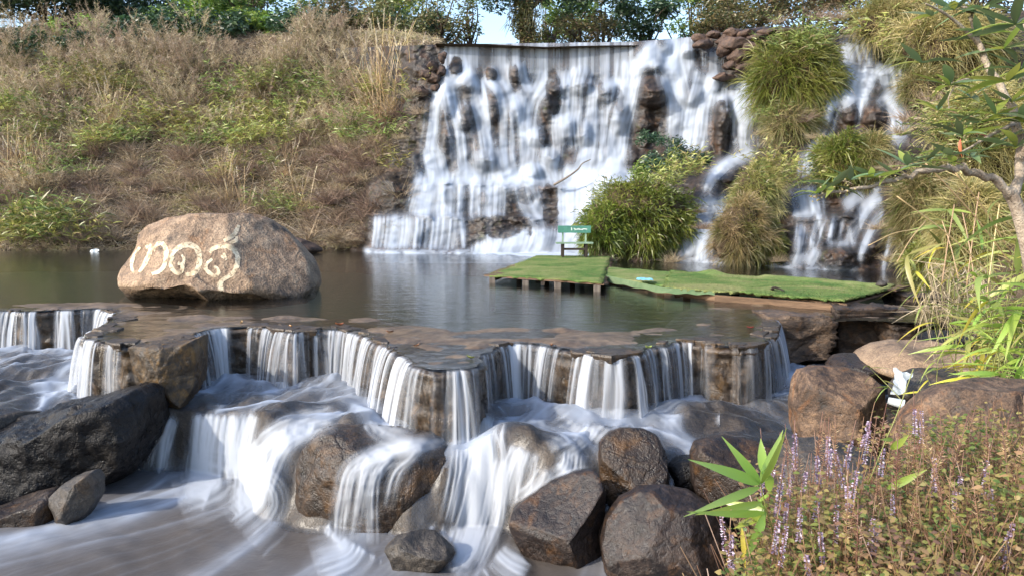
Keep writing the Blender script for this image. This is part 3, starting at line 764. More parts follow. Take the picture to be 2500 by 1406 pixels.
mw, nt, out = new_mat('pool_water')
pos = nd(nt, 'NewGeometry').outputs['Position']
r1 = noise(nt, mapping(nt, pos, (0.9, 2.6, 1)), 1.6, 3, .5, .8)
r2 = noise(nt, mapping(nt, pos, (1.0, 3.4, 1)), 5.5, 2, .5, .5)
hgt = mth(nt, 'ADD', r1, mth(nt, 'MULTIPLY', r2, .3))
yv = nd(nt, 'SeparateXYZ', {0: pos}).outputs[1]
near = nd(nt, 'MapRange', {0: yv, 1: 9.0, 2: 17.0, 3: 0.20, 4: 0.10}).outputs[0]
nrm = nd(nt, 'Bump', {'Height': hgt, 'Strength': near, 'Distance': 0.10}).outputs[0]
fres = nd(nt, 'Fresnel', {'IOR': 1.33, 'Normal': nrm}).outputs[0]
gl = nd(nt, 'BsdfGlossy', {'Color': (1, 1, 1), 'Roughness': 0.13, 'Normal': nrm})
tp = nd(nt, 'BsdfTransparent', {'Color': (0.82, 0.84, 0.78)})
mx = nd(nt, 'MixShader', {0: fres, 1: tp.outputs[0], 2: gl.outputs[0]})
nt.links.new(mx.outputs[0], out)
from mathutils.geometry import delaunay_2d_cdt
lip_in = offs(np.full(NS, -0.02))[::8]
pv = np.vstack([lip_in, poly[len(lxy[::8]):]])
cd_v, _, cd_f, _, _, _ = delaunay_2d_cdt([Vector((float(p[0]), float(p[1]))) for p in pv], [], [list(range(len(pv)))], 1, 1e-5)
cd_v = np.array([[v.x, v.y, 0.02] for v in cd_v])
me = mesh_np('pool_water', cd_v, None, np.array([list(f) for f in cd_f]))
if me.polygons[0].normal.z < 0: me.flip_normals()
tag(link('pool_water', me, mw), 'still grey-green pool below the falls', None, kind='structure')

# ------------------------------------------------------------------ the rocky stream below the lip
TZ, LZ, WZL = -0.78, -1.85, -1.5
EDGE = [(-500, 1180), (-150, 1075), (0, 1040), (150, 1003), (325, 958), (352, 1002), (480, 1006), (620, 1010), (655, 1045), (760, 1060), (900, 1075), (1000, 1092), (1150, 1096), (1200, 1090), (1300, 1104), (1450, 1096), (1600, 1100), (1720, 1110), (1850, 1090), (1950, 1060), (2100, 1060), (2300, 1060)]
ew = WZ([e[0] for e in EDGE], [e[1] for e in EDGE], TZ)[:, :2]
hx = np.arange(-9.5, 6.2, 0.018); hy = np.arange(5.2, 14.2, 0.018)
HX, HY = np.meshgrid(hx, hy)
eo = np.argsort(ew[:, 0])
ey = np.interp(hx, ew[eo, 0], ew[eo, 1])
ey = blur1(ey, 5, 0)[None, :] + 0.10 * fbm(HX * 2.2, HY * 1.2, oct=3, seed=33)
stepw = np.interp(hx, WZ([0, 340, 480, 640, 700, 900, 1150, 1250, 1450, 1600, 1800], [1050] * 11, TZ)[:, 0], [.15, .15, .22, .6, 1.0, .8, .45, .6, .6, .6, .6])[None, :]
tS = np.clip((HY - ey + stepw) / stepw, 0, 1)
HZ = LZ + (TZ - LZ) * (1 - (1 - tS) ** 1.8)
HZ += 0.05 * np.clip(HY - ey, 0, 3) * 0.6
HZ += 0.06 * fbm(HX * 1.6, HY * 1.6, oct=5, seed=34) * (0.4 + tS) + 0.045 * ridged(HX * 2.2, HY * 2.2, oct=4, seed=35)
def hump(px, py, z, rx, ry, h, pw=0.7):
    global HZ
    c = WZ(px, py, z)
    e = ((HX - c[0]) / rx) ** 2 + ((HY - c[1]) / ry) ** 2
    b = h * np.clip(1 - e, 0, 1) ** pw
    HZ = np.where(e < 1, np.maximum(HZ, np.minimum(HZ, z) + 0 + b) if False else HZ + b, HZ)
hump(760, 1010, -.72, .75, .55, .09); hump(880, 1035, -.75, .25, .3, .13); hump(1290, 1085, -.75, .65, .35, .09); hump(1240, 1160, -1.05, .35, .3, .12)
hump(1740, 1030, -.78, .8, .5, .13); hump(1620, 1010, -.78, .4, .3, .09); hump(1400, 1030, -.78, .4, .3, .08); hump(450, 985, -.78, .4, .3, .05); hump(150, 920, -.78, .8, .5, .10); hump(1000, 1075, -.75, .4, .3, .1)
hump(560, 1215, -1.6, .5, .4, .12); hump(1050, 1330, -1.6, .4, .3, .1)
HZ = blur2(HZ, 1, 1)
tag(link('stream_bed', grid_mesh('stream_bed', np.stack([HX, HY, HZ], -1)[::2, ::2]), M['bed']), kind='structure')
# flow: particles started at the foot of each curtain run down the bed
pool_lv = WZL + 0.02 * fbm(HX * 1.5 + HY, HY * 1.5 - HX * .6, oct=3, seed=36)
HS = np.maximum(blur2(HZ, 4, 4), pool_lv)
gy_, gx_ = np.gradient(HS, 0.018)
npart = 5200
flow = np.clip(gate, 0, None)
cdf = np.cumsum(flow + 0.02); cdf /= cdf[-1]
si = np.searchsorted(cdf, fr.uniform(0, 1, npart)).clip(0, NS - 1)
P = offs(throw + 0.05)[si] + fr.normal(0, 0.06, (npart, 2))
Vp = nout[si] * 0.5 + fr.normal(0, 0.25, (npart, 2))
sd = np.zeros_like(HZ)
pw_ = fr.gamma(0.45, 2.0, npart)
dt = 0.022
lowmask = (HZ < WZL - 0.02)
for it in range(420):
    ix = ((P[:, 0] - hx[0]) / 0.018); iy = ((P[:, 1] - hy[0]) / 0.018)
    ok = (ix > 1) & (ix < len(hx) - 2) & (iy > 1) & (iy < len(hy) - 2)
    ii = iy.clip(0, len(hy) - 1).astype(int); jj = ix.clip(0, len(hx) - 1).astype(int)
    g = np.stack([gx_[ii, jj], gy_[ii, jj]], 1)
    low = lowmask[ii, jj]
    base = np.where(low[:, None], np.array([[-0.95, -0.62]]), np.array([[-0.12, -0.55]]))
    curl = np.stack([vnoise(P[:, 0] * 1.8, P[:, 1] * 1.8, seed=60), vnoise(P[:, 0] * 1.8, P[:, 1] * 1.8, seed=61)], 1)
    Vp = Vp + dt * (-7.0 * np.clip(g, -1.5, 1.5) + 1.8 * base + 1.0 * curl - 1.6 * Vp)
    P = P + Vp * dt
    age = it * dt
    wgt = pw_ * ok * (0.35 + 1.5 * math.exp(-age / 0.5)) * np.where(low, 2.6, 1.0) * math.exp(-age / 8.0)
    splat(sd, ix, iy, wgt)
steep = np.clip(np.hypot(gx_, gy_), 0, 1.5)
sd = 0.55 * blur2(sd, 0.7, 0.7) + 0.55 * blur2(sd, 2, 2) + 0.25 * blur2(sd, 8, 8)
sd = sd + lowmask * (0.6 * blur2(sd, 22, 22) + 0.4 * blur2(sd, 7, 7))
sfoam = 1 - np.exp(-0.145 * sd * (0.9 - 0.55 * np.clip(steep, 0, 1)))
sfoam = np.clip(sfoam, 0, 1) ** 1.15
# froth where the curtains land
fx_, fy_ = offs(throw + 0.08)[:, 0], offs(throw + 0.08)[:, 1]
land = np.zeros_like(HZ)
splat(land, (fx_ - hx[0]) / 0.018, (fy_ - hy[0]) / 0.018, flow * np.clip(.6 + fbm(ss * 2, 0 * ss, oct=3, seed=44), .1, 2))
land = blur2(land, 7, 7)
sfoam = np.clip(np.maximum(sfoam, 1 - np.exp(-14 * land)), 0, 0.95)
sfoam *= np.clip(0.85 + 0.25 * fbm(HX * 3, HY * 3, oct=3, seed=45), 0, 1)
ZW = np.maximum(blur2(HZ, 2, 2) + 0.012 + 0.05 * sfoam, pool_lv + 0.03 * sfoam)
deep = sstep(0.0, 0.18, ZW - HZ - 0.06)
insp = inside(HX, HY, poly)
tag(link('stream_water', grid_mesh('stream_water', np.stack([HX, HY, ZW], -1)[:, :], {'foam': sfoam, 'deep': deep * .93}, mask=~insp), M['stream']), 'frothing stream running between the boulders below the pool', None, kind='structure')
def bed_z(x, y):
    i = int(np.clip((y - hy[0]) / .018, 0, len(hy) - 1)); j = int(np.clip((x - hx[0]) / .018, 0, len(hx) - 1))
    return float(HZ[i, j])

# ------------------------------------------------------------------ boulders
M['tan'] = rock_mat('tan_boulder', [(0.085, 0.06, 0.043), (0.26, 0.18, 0.12), (0.43, 0.32, 0.22)], rust=(0.27, 0.14, 0.065), rust_amt=0.3, moss=(0.055, 0.047, 0.04), moss_amt=.3, rough=(0.6, 0.9), scale=0.9, bmp=1.0, spec=0.25, wet_z=(0.0, 0.22), crk=.12)
M['dark'] = rock_mat('dark_wet_rock', [(0.003, 0.003, 0.004), (0.009, 0.008, 0.008), (0.028, 0.023, 0.019)], rough=(0.2, 0.6), scale=1.8, bmp=1.0, spec=0.24)
M['brown'] = rock_mat('brown_wet_rock', [(0.006, 0.0045, 0.004), (0.022, 0.0145, 0.011), (0.065, 0.043, 0.029)], rust=(0.075, 0.036, 0.012), rust_amt=0.3, rough=(0.25, 0.6), scale=2.2, bmp=0.85, spec=.4, crk=.12)
M['brown_b'] = rock_mat('purplish_wet_rock', [(0.005, 0.004, 0.004), (0.02, 0.0135, 0.0115), (0.06, 0.041, 0.032)], rust=(0.085, 0.042, 0.017), rust_amt=0.35, rough=(0.3, 0.6), scale=3.0, bmp=0.9, spec=.45, crk=.2)
M['brown_c'] = rock_mat('rusty_wet_rock', [(0.007, 0.005, 0.004), (0.03, 0.019, 0.012), (0.085, 0.052, 0.028)], rust=(0.085, 0.042, 0.013), rust_amt=0.4, rough=(0.22, 0.55), scale=1.7, bmp=1.0, spec=.45)
M['grey'] = rock_mat('grey_brown_rock', [(0.012, 0.010, 0.009), (0.038, 0.032, 0.027), (0.09, 0.075, 0.06)], rust=(0.1, 0.06, 0.03), rust_amt=0.25, rough=(0.4, 0.75), scale=2.0, bmp=0.8)
M['orange'] = rock_mat('orange_brown_rock', [(0.012, 0.008, 0.006), (0.085, 0.052, 0.033), (0.24, 0.155, 0.097)], rust=(0.2, 0.085, 0.028), rust_amt=0.25, rough=(0.55, 0.85), scale=2.2, bmp=0.8, crk=.12)
M['sandy'] = rock_mat('sandy_slab', [(0.09, 0.06, 0.04), (0.22, 0.15, 0.095), (0.33, 0.235, 0.15)], rough=(0.5, 0.8), scale=2.0, bmp=0.45)
M['block'] = rock_mat('layered_rock', [(0.02, 0.014, 0.010), (0.095, 0.064, 0.042), (0.26, 0.175, 0.11)], rust=(0.13, 0.065, 0.025), rust_amt=0.4, rough=(0.4, 0.75), scale=1.8, bmp=0.9, layers=True)
M['redrock'] = rock_mat('red_brown_stone', [(0.022, 0.014, 0.011), (0.075, 0.046, 0.034), (0.16, 0.10, 0.07)], rough=(0.6, 0.9), scale=1.6, bmp=0.7)

_ico = {}
def ico(sub):
    if sub not in _ico:
        bm = bmesh.new(); bmesh.ops.create_icosphere(bm, subdivisions=sub, radius=1.0)
        bm.verts.ensure_lookup_table()
        _ico[sub] = (np.array([v.co[:] for v in bm.verts]), np.array([[v.index for v in f.verts] for f in bm.faces]))
        bm.free()
    return _ico[sub]
def outline_rock(name, pts, depth, thick, mat, label=None, cat='rock', p=2.6, cuts=(), noise_amp=0.035, seed=0, sub=5, lean=0.0, facets=5, group=None, facet_d=0.8, parent=None, kind=None, cut_k=0.93):
    """a boulder whose outline from the bank is pts (photograph pixels) at this distance, 'thick' metres deep"""
    pts = np.asarray(pts, float)
    Pw = W(pts[:, 0], pts[:, 1], depth)
    xz = Pw[:, [0, 2]]
    c = (xz.max(0) + xz.min(0)) / 2
    dense_ = np.concatenate([np.linspace(xz[i], xz[(i + 1) % len(xz)], 40, endpoint=False) for i in range(len(xz))])
    th = np.arctan2(dense_[:, 1] - c[1], dense_[:, 0] - c[0]); rr = np.hypot(dense_[:, 0] - c[0], dense_[:, 1] - c[1])
    o = np.argsort(th); th, rr = th[o], rr[o]
    th = np.concatenate([th - 2 * np.pi, th, th + 2 * np.pi]); rr = np.tile(rr, 3)
    Vd, F = ico(sub)
    cc = np.hypot(Vd[:, 0], Vd[:, 2]); s = Vd[:, 1]
    k = (np.abs(cc) ** p + np.abs(s) ** p) ** (-1 / p)
    N = Vd.copy()
    N[:, 0] = Vd[:, 0] * k; N[:, 2] = Vd[:, 2] * k; N[:, 1] = s * k          # superellipsoid in unit space
    rg = np.random.default_rng(seed + 100)
    cl = list(cuts)
    for _ in range(facets):
        u = rg.normal(0, 1, 3); u[1] = -abs(u[1]) * 1.2; u /= np.linalg.norm(u)
        cl.append((u[0], u[1], u[2], rg.uniform(facet_d, facet_d + 0.18)))
    for (a, b, c_, o_) in cl:
        u = np.array([a, b, c_], float); u /= np.linalg.norm(u)
        e = N @ u - o_
        N -= u[None, :] * (np.where(e > 0, e, 0) * cut_k)[:, None]
    ang = np.arctan2(Vd[:, 2], Vd[:, 0])
    R = np.interp(ang, th, rr)
    size = float(rr.mean())
    X = N[:, 0] * R; Z = N[:, 2] * R; Y = N[:, 1] * thick / 2
    P = np.stack([X, Y, Z], 1)
    dirn = Vd
    q = P / size
    nz = noise_amp * size * (fbm(q[:, 0] * 1.6 + seed, q[:, 1] * 1.6, q[:, 2] * 1.6, oct=5, seed=seed) + 0.5 * ridged(q[:, 0] * 2.2, q[:, 1] * 2.2 + seed, q[:, 2] * 2.2, oct=3, seed=seed + 3))
    P = P + dirn * nz[:, None]
    P[:, 1] += lean * P[:, 2]
    me = mesh_np(name, P, None, F)
    ob = link(name, me, mat, parent, loc=(float(c[0]), float(depth + .1 * thick), float(c[1])))
    if label: tag(ob, label, cat, group)
    if kind: tag(ob, kind=kind)
    return ob

written = outline_rock('painted_boulder', [(296, 700), (308, 655), (332, 605), (334, 572), (352, 550), (395, 532), (455, 524), (520, 525), (560, 524), (600, 526), (630, 535), (655, 552), (680, 573), (715, 608), (742, 640), (758, 678), (764, 705), (750, 740), (560, 760), (312, 745)],
                       14.6, 3.2, M['tan'], 'huge tan boulder painted with large cream curly letters, standing in the pool', 'boulder', p=2.6, cuts=[(0.1, -1, 0.5, 0.62), (-0.6, -0.8, 0.5, 0.75), (0.7, -0.6, 0.45, 0.72)], noise_amp=0.022, seed=3, facets=4, sub=6)
outline_rock('flat_rock', [(690, 590), (700, 578), (730, 583), (765, 598), (788, 612), (760, 622), (690, 625)], 27, 1.2, M['redrock'], 'low red-brown rock at the waterline behind the painted boulder', seed=9, sub=4)
outline_rock('dark_slab', [(-90, 1052), (0, 1045), (90, 1022), (170, 998), (250, 975), (320, 955), (345, 975), (348, 1030), (335, 1090), (300, 1150), (235, 1215), (120, 1260), (-60, 1260)],
             8.4, 1.5, M['dark'], 'big black wet rock slab on the left with thin water running over its top', p=4.5, cuts=[(0.25, -1, 0.08, 0.72), (-0.4, -1, 0.05, .76), (0.1, -.6, -.6, .8)], noise_amp=0.085, seed=5, facets=8, sub=6, lean=-0.05)
outline_rock('dark_rock', [(318, 958), (345, 935), (385, 965), (400, 1000), (362, 1030), (352, 1100), (330, 1130), (312, 1050)], 9.0, .7, M['dark'], 'black jagged wet rock between the big slab and the square pillar', p=3, seed=6, sub=4, noise_amp=.06)
outline_rock('flat_rock', [(-60, 1262), (0, 1240), (60, 1215), (118, 1200), (135, 1215), (128, 1280), (95, 1300), (0, 1312), (-60, 1310)], 7.55, .55, M['brown'], 'flat brown rock in the lower left corner of the stream', p=3.2, seed=7, sub=5, cuts=[(0, -.35, 1, .6)])
outline_rock('grey_rock', [(120, 1215), (150, 1185), (185, 1165), (222, 1154), (236, 1172), (234, 1215), (205, 1262), (170, 1285), (125, 1290)], 7.5, .5, M['grey'], 'pointed grey rock leaning against the flat brown rock at the lower left', p=3, seed=8, sub=5, cuts=[(-.6, -1, .4, .7), (.6, -1, 0, .7)])
M['pillar'] = rock_mat('golden_brown_rock', [(0.009, 0.007, 0.005), (0.045, 0.03, 0.017), (0.13, 0.085, 0.042)], rust=(0.14, 0.075, 0.018), rust_amt=0.5, rough=(0.35, 0.7), scale=3.5, bmp=1.0)
pil = outline_rock('square_pillar', [(324, 846), (336, 840), (455, 836), (482, 826), (484, 880), (478, 940), (455, 985), (405, 995), (350, 985), (328, 940)], 9.35, .75, M['pillar'], 'squat brown square rock pillar under the pool lip', p=5, seed=12, sub=6, noise_amp=.05, cuts=[(-.75, -1, 0, .82), (.6, -1, 0, .85)])
outline_rock('round_boulder', [(722, 1160), (735, 1110), (765, 1075), (805, 1060), (870, 1058), (960, 1062), (1040, 1075), (1100, 1105), (1128, 1160), (1122, 1215), (1090, 1265), (1030, 1310), (930, 1322), (840, 1325), (770, 1312), (738, 1270), (722, 1215)],
             7.65, 1.2, M['brown_c'], 'large rounded brown boulder in midstream with water streaming over its middle', 'boulder', p=2.3, cuts=[(-.75, -1, .35, .78), (.45, -1, .1, .8), (0, -.3, 1, .88)], noise_amp=.05, seed=14, sub=6, facets=3, cut_k=.55)
outline_rock('small_rock', [(942, 1345), (960, 1325), (1000, 1312), (1060, 1310), (1085, 1330), (1106, 1355), (1080, 1385), (1050, 1402), (1000, 1412), (960, 1395)], 6.5, .45, M['grey'], 'small angular rock below the round midstream boulder', p=3, cuts=[(-.2, -1, -.2, .6), (.2, -.5, 1, .6)], seed=15, noise_amp=.06)
outline_rock('wedge_rock', [(1242, 1290), (1252, 1262), (1300, 1232), (1360, 1195), (1420, 1170), (1462, 1163), (1478, 1200), (1482, 1290), (1476, 1390), (1420, 1410), (1340, 1400), (1290, 1370), (1256, 1330)],
             6.75, .8, M['brown_b'], 'wedge-shaped brown rock with a sloping flat top, in front of the upright block', p=3, cuts=[(-.35, -.75, 1, .42), (-.65, -1, -.3, .62), (.9, -.8, 0, .7)], seed=17, sub=5, facets=2, noise_amp=.025)
outline_rock('upright_rock', [(1466, 1130), (1470, 1095), (1492, 1068), (1520, 1058), (1580, 1060), (1612, 1075), (1626, 1110), (1630, 1200), (1600, 1245), (1540, 1250), (1490, 1235), (1468, 1200)],
             7.25, .65, M['brown_c'], 'upright squarish dark brown rock with a pale flat top', p=4, cuts=[(-.1, -.9, 1, .52), (-.9, -1, 0, .78)], seed=18, sub=5, facets=2, noise_amp=.02)
outline_rock('cracked_rock', [(1468, 1330), (1485, 1285), (1520, 1240), (1570, 1214), (1640, 1212), (1700, 1225), (1755, 1255), (1792, 1300), (1810, 1370), (1790, 1430), (1480, 1430)],
             6.5, .9, M['brown_b'], 'broad rounded brown rock split by a dark crack at the bottom edge', p=3, cuts=[(-.1, -1, .55, .66), (-.7, -.7, .6, .72), (.7, -.8, .4, .74)], seed=19, sub=6, facets=3, noise_amp=.03)
outline_rock('side_rock', [(1698, 1120), (1712, 1095), (1770, 1083), (1850, 1085), (1905, 1105), (1925, 1160), (1930, 1250), (1880, 1300), (1790, 1295), (1725, 1265), (1702, 1200)],
             6.9, .8, M['brown'], 'grey-brown rock behind the long bamboo leaves', p=3.4, cuts=[(-.9, -1, .1, .72), (0, -.6, 1, .68)], seed=20, sub=5, facets=3)
outline_rock('low_rock', [(1630, 1140), (1660, 1120), (1705, 1115), (1715, 1180), (1690, 1225), (1640, 1220)], 7.4, .4, M['dark'], 'dark wet rock in the gap beside the upright squarish rock', seed=22, sub=4)
outline_rock('low_rock', [(1900, 1150), (1960, 1100), (2040, 1095), (2140, 1120), (2220, 1160), (2240, 1260), (1900, 1260)], 5.9, .9, M['grey'], 'grey rock half hidden by the flower spikes below the tall orange block', seed=23, sub=5, p=3)
outline_rock('tall_block', [(1952, 1000), (1958, 950), (1975, 915), (2005, 903), (2070, 905), (2125, 920), (2152, 945), (2162, 1000), (2165, 1090), (2140, 1140), (2060, 1150), (1975, 1125), (1954, 1060)],
             7.2, .8, M['orange'], 'tall blocky orange-brown rock standing at the right of the stream', p=3.8, cuts=[(-.85, -1, .1, .78), (.8, -1, .1, .8), (-.1, -.5, 1, .8)], seed=24, sub=6, facets=3, noise_amp=.03)
outline_rock('big_rock', [(2225, 1090), (2250, 1040), (2300, 985), (2345, 962), (2420, 955), (2500, 948), (2640, 945), (2700, 1100), (2640, 1300), (2300, 1300), (2225, 1200)],
             4.9, 1.0, M['orange'], 'large brown rock behind the flowering stems on the right', 'boulder', p=3, cuts=[(-.8, -1, .35, .6), (.1, -1, .4, .7)], seed=25, sub=6, facets=3)
outline_rock('grey_rock', [(2190, 955), (2215, 925), (2260, 908), (2330, 905), (2400, 930), (2400, 1000), (2250, 1010), (2200, 1000)], 7.4, .7, M['grey'], 'smooth grey rock beside the white crumpled plastic', seed=26, sub=5)
outline_rock('sandy_slab', [(2140, 880), (2180, 858), (2240, 848), (2340, 850), (2420, 870), (2440, 920), (2300, 935), (2180, 925), (2120, 900)], 8.9, 1.6, M['sandy'], 'flat sandy brown slab under the bamboo grass', p=3, cuts=[(0, -.3, 1, .5)], seed=27, sub=5, noise_amp=.02)
outline_rock('low_slab', [(2040, 900), (2060, 878), (2110, 868), (2165, 880), (2185, 905), (2160, 935), (2090, 935), (2045, 925)], 9.1, .9, M['brown'], 'low wet brown slab between the blocks and the plastic litter', p=3, cuts=[(0, -.3, 1, .5)], seed=28, sub=4)
outline_rock('low_slab', [(2255, 830), (2300, 812), (2380, 820), (2420, 850), (2330, 862), (2262, 855)], 9.9, .8, M['dark'], 'dark low slab at the foot of the stepped blocks', p=3, seed=29, sub=4)
# stepped blocks that carry the end of the walkway
blocks = [([(1872, 775), (1890, 768), (1960, 770), (2035, 772), (2050, 785), (2046, 830), (2030, 878), (1960, 880), (1900, 850), (1878, 815)], 11.3, .8, 'broad layered tan block directly right of the curved lip'),
          ([(2040, 768), (2060, 760), (2130, 758), (2186, 752), (2192, 790), (2180, 850), (2130, 880), (2055, 882), (2040, 830)], 11.7, .9, 'dark layered block under the near end of the walkway'),
          ([(2178, 760), (2220, 752), (2236, 765), (2232, 800), (2185, 805)], 12.0, .8, 'small brown step block beside the end of the walkway'),
          ([(2180, 800), (2240, 790), (2272, 795), (2270, 835), (2230, 860), (2182, 860)], 11.1, .7, 'brown step block below the small one'),
          ([(2215, 735), (2250, 724), (2300, 722), (2330, 735), (2325, 765), (2260, 772), (2220, 765)], 13.4, 1.0, 'dark rubble block behind the walkway end, topmost of the heap'),
          ([(2235, 770), (2290, 762), (2340, 768), (2340, 800), (2270, 805), (2240, 795)], 12.3, .8, 'dark rubble block in the middle of the heap'),
          ([(2250, 806), (2300, 800), (2345, 808), (2340, 830), (2270, 832)], 11.4, .7, 'dark rubble block at the foot of the heap')]
def block_rock(name, pt, d, t, mat, seed):
    """a roughly squared, layered block: the front face fills the outline pt at distance d, the block runs back t metres"""
    pt = np.asarray(pt, float)
    x0, x1, y0, y1 = pt[:, 0].min(), pt[:, 0].max(), pt[:, 1].min(), pt[:, 1].max()
    rg = np.random.default_rng(seed)
    f = [W(x0 + rg.uniform(0, 6), y1, d + rg.uniform(0, .2)), W(x1 - rg.uniform(0, 6), y1 + rg.uniform(-6, 2), d + rg.uniform(0, .25)), W(x1, y0 + rg.uniform(0, 8), d + rg.uniform(.05, .3)), W(x0, y0 + rg.uniform(0, 8), d + rg.uniform(.0, .2))]
    bk = [p + np.array([rg.uniform(-.1, .25), t, rg.uniform(-.03, .05)]) for p in f]
    bm = bmesh.new(); bmesh.ops.create_cube(bm, size=2.0); bmesh.ops.subdivide_edges(bm, edges=bm.edges[:], cuts=19, use_grid_fill=True)
    bm.verts.ensure_lookup_table()
    Vc = np.array([v.co[:] for v in bm.verts]); F = np.array([[v.index for v in q.verts] for q in bm.faces]); bm.free()
    u, w_, h = (Vc[:, 0] + 1) / 2, (Vc[:, 1] + 1) / 2, (Vc[:, 2] + 1) / 2
    tri = lambda q: (q[0] * ((1 - u) * (1 - h))[:, None] + q[1] * (u * (1 - h))[:, None] + q[2] * (u * h)[:, None] + q[3] * ((1 - u) * h)[:, None])
    P = tri(f) * (1 - w_)[:, None] + tri(bk) * w_[:, None]
    c0 = P.mean(0)
    # chip the corners and set back some of the layers
    rad = unit(P - c0)
    edge = (np.sort(np.abs(Vc), 1)[:, 1] > .85)
    lay = np.floor(h * rg.integers(4, 7) + .25 * fbm(P[:, 0] * 3, P[:, 1] * 3, seed=seed))
    setb = np.array([_hash(lay, lay * 0 + seed, lay * 0, 5)]).ravel()
    side = (np.abs(Vc[:, 2]) < .97)
    q = P - rad * (np.array([1, 1, .3]) * (.09 * setb * side)[:, None])
    nz = .045 * fbm(P[:, 0] * 4, P[:, 1] * 4, P[:, 2] * 7, oct=5, seed=seed) + .05 * ridged(P[:, 0] * 2.2, P[:, 1] * 2.2, P[:, 2] * 4, seed=seed + 1) * np.clip(1.3 - h, 0.2, 1) - .05 * edge * rg.uniform(0, 1, len(P))
    q = q + rad * nz[:, None]
    return link(name, mesh_np(name, q - c0, F, smooth=True), mat, loc=V3(c0))
M['blockd'] = rock_mat('dark_layered_rock', [(0.009, 0.007, 0.005), (0.04, 0.027, 0.019), (0.12, 0.08, 0.052)], rust=(0.1, 0.05, 0.018), rust_amt=0.4, rough=(0.4, 0.75), scale=2.4, bmp=1.0, layers=True)
for i, (pt, d, t, lb) in enumerate(blocks):
    tag(block_rock('layered_block', pt, d, t, M['block'] if i in (0, 2) else M['blockd'], 40 + i), lb, 'rock', 'stepped rock blocks by the walkway')
# wall of stones at the top right of the falls and beside it
stones = [(1712, 92, 22, 12), (1745, 84, 20, 10), (1722, 108, 26, 12), (1765, 98, 20, 14), (1790, 80, 24, 12), (1826, 82, 26, 10), (1795, 110, 36, 20), (1850, 92, 30, 12), (1805, 140, 30, 18), (1770, 125, 20, 14), (1880, 78, 30, 9), (1835, 118, 22, 16),
          (1925, 76, 26, 9), (1820, 165, 22, 14), (1790, 162, 24, 13), (1770, 188, 34, 9), (1975, 74, 26, 8), (2030, 72, 24, 8), (2070, 76, 20, 8), (1850, 150, 16, 14),
          (1055, 160, 16, 13), (1075, 172, 13, 15), (1060, 190, 20, 14), (1040, 180, 14, 12), (1025, 225, 22, 14), (1062, 215, 12, 10), (1080, 140, 12, 14)]
srt = sorted(range(len(stones)), key=lambda i: stones[i][0])
for i, (x, y, a, b) in enumerate(stones):
    th = np.linspace(0, 2 * np.pi, 10, endpoint=False)
    rr = 1 + 0.12 * np.random.default_rng(i).normal(0, 1, 10)
    dd = float(np.interp(x, [1000, 1100, 1700, 1780, 1850, 2000, 2080], [30.6, 30.9, 30.2, 29.8, 29.3, 28.7, 28.4])) - (0.0 if y < 100 else .3)
    big = a * b > 500
    where = 'stone beside the left edge of the weir' if x < 1100 else ('stone in the dry wall right of the weir' if y < 100 else 'stone piled below the dry wall right of the weir')
    outline_rock('wall_stone', np.stack([x + a * np.cos(th) * rr, y + b * np.sin(th) * rr], 1), dd, a * dd / 1850 * 1.6, M['redrock'],
                 ('big rounded ' if big else 'small reddish ') + where, 'stone', p=3.4, noise_amp=.07, seed=70 + i, sub=4, facets=7, facet_d=.62,
                 group='big rounded stones by the weir' if big else ('small stones left of the weir' if x < 1100 else ('small stones of the dry wall' if y < 100 else 'small stones below the dry wall')))

# painted letters on the boulder: strokes laid on its surface
mp, nt, out = new_mat('cream_paint')
pos = nd(nt, 'NewGeometry').outputs['Position']
n1 = noise(nt, pos, 13.0, 6, .75, .8)
colr = ramp(nt, noise(nt, pos, 5.0, 5, .7), [(.33, (0.30, 0.23, 0.15)), (.45, (0.56, 0.45, 0.30)), (.6, (0.74, 0.63, 0.45))])
pb = nd(nt, 'BsdfPrincipled', {'Base Color': colr, 'Roughness': .85, 'Specular IOR Level': .2})
tpb = nd(nt, 'BsdfTransparent')
fl = mth(nt, 'MULTIPLY', mth(nt, 'SUBTRACT', n1, 0.372), 10.0, clamp=True)
mxs = nd(nt, 'MixShader', {0: fl, 1: tpb.outputs[0], 2: pb.outputs[0]})
nt.links.new(mxs.outputs[0], out)
ZB = lambda x, y: (270 + x / 4.808, 500 + y / 4.808)
letters = {
    'first': [([(345, 500), (290, 580), (255, 660), (250, 740), (278, 800)], 34), ([(415, 505), (468, 485), (465, 560), (430, 640), (390, 720), (340, 795)], 46),
              ([(500, 545), (540, 480), (600, 455), (650, 520), (655, 620), (630, 720), (580, 780), (485, 815)], 48)],
    'second': [([(705, 640), (750, 550), (850, 485), (940, 478), (1010, 515), (1045, 600), (1040, 700), (1005, 780), (940, 815), (880, 818)], 54), ([(735, 610), (705, 700), (740, 775), (800, 805), (842, 760), (835, 705), (790, 690)], 42),
               ([(835, 590), (862, 640), (850, 720)], 30)],
    'third': [([(1160, 560), (1220, 512), (1330, 490), (1420, 512), (1478, 580), (1490, 660), (1475, 740), (1430, 810), (1370, 850), (1300, 890)], 52), ([(1195, 640), (1135, 690), (1120, 755), (1160, 800), (1225, 838), (1270, 800), (1255, 755), (1215, 725)], 38),
              ([(1310, 880), (1285, 950), (1310, 1010)], 60), ([(1300, 600), (1350, 640), (1330, 570)], 30)],
    'tone': [([(1505, 245), (1480, 300), (1450, 350), (1385, 400), (1330, 428)], 42), ([(1478, 375), (1468, 425), (1400, 452)], 34)],
}
wme = written.data
bvh = BVHTree.FromPolygons([written.matrix_basis @ v.co for v in wme.vertices], [tuple(p.vertices) for p in wme.polygons])
camv = Vector((0, 0, CAMZ))
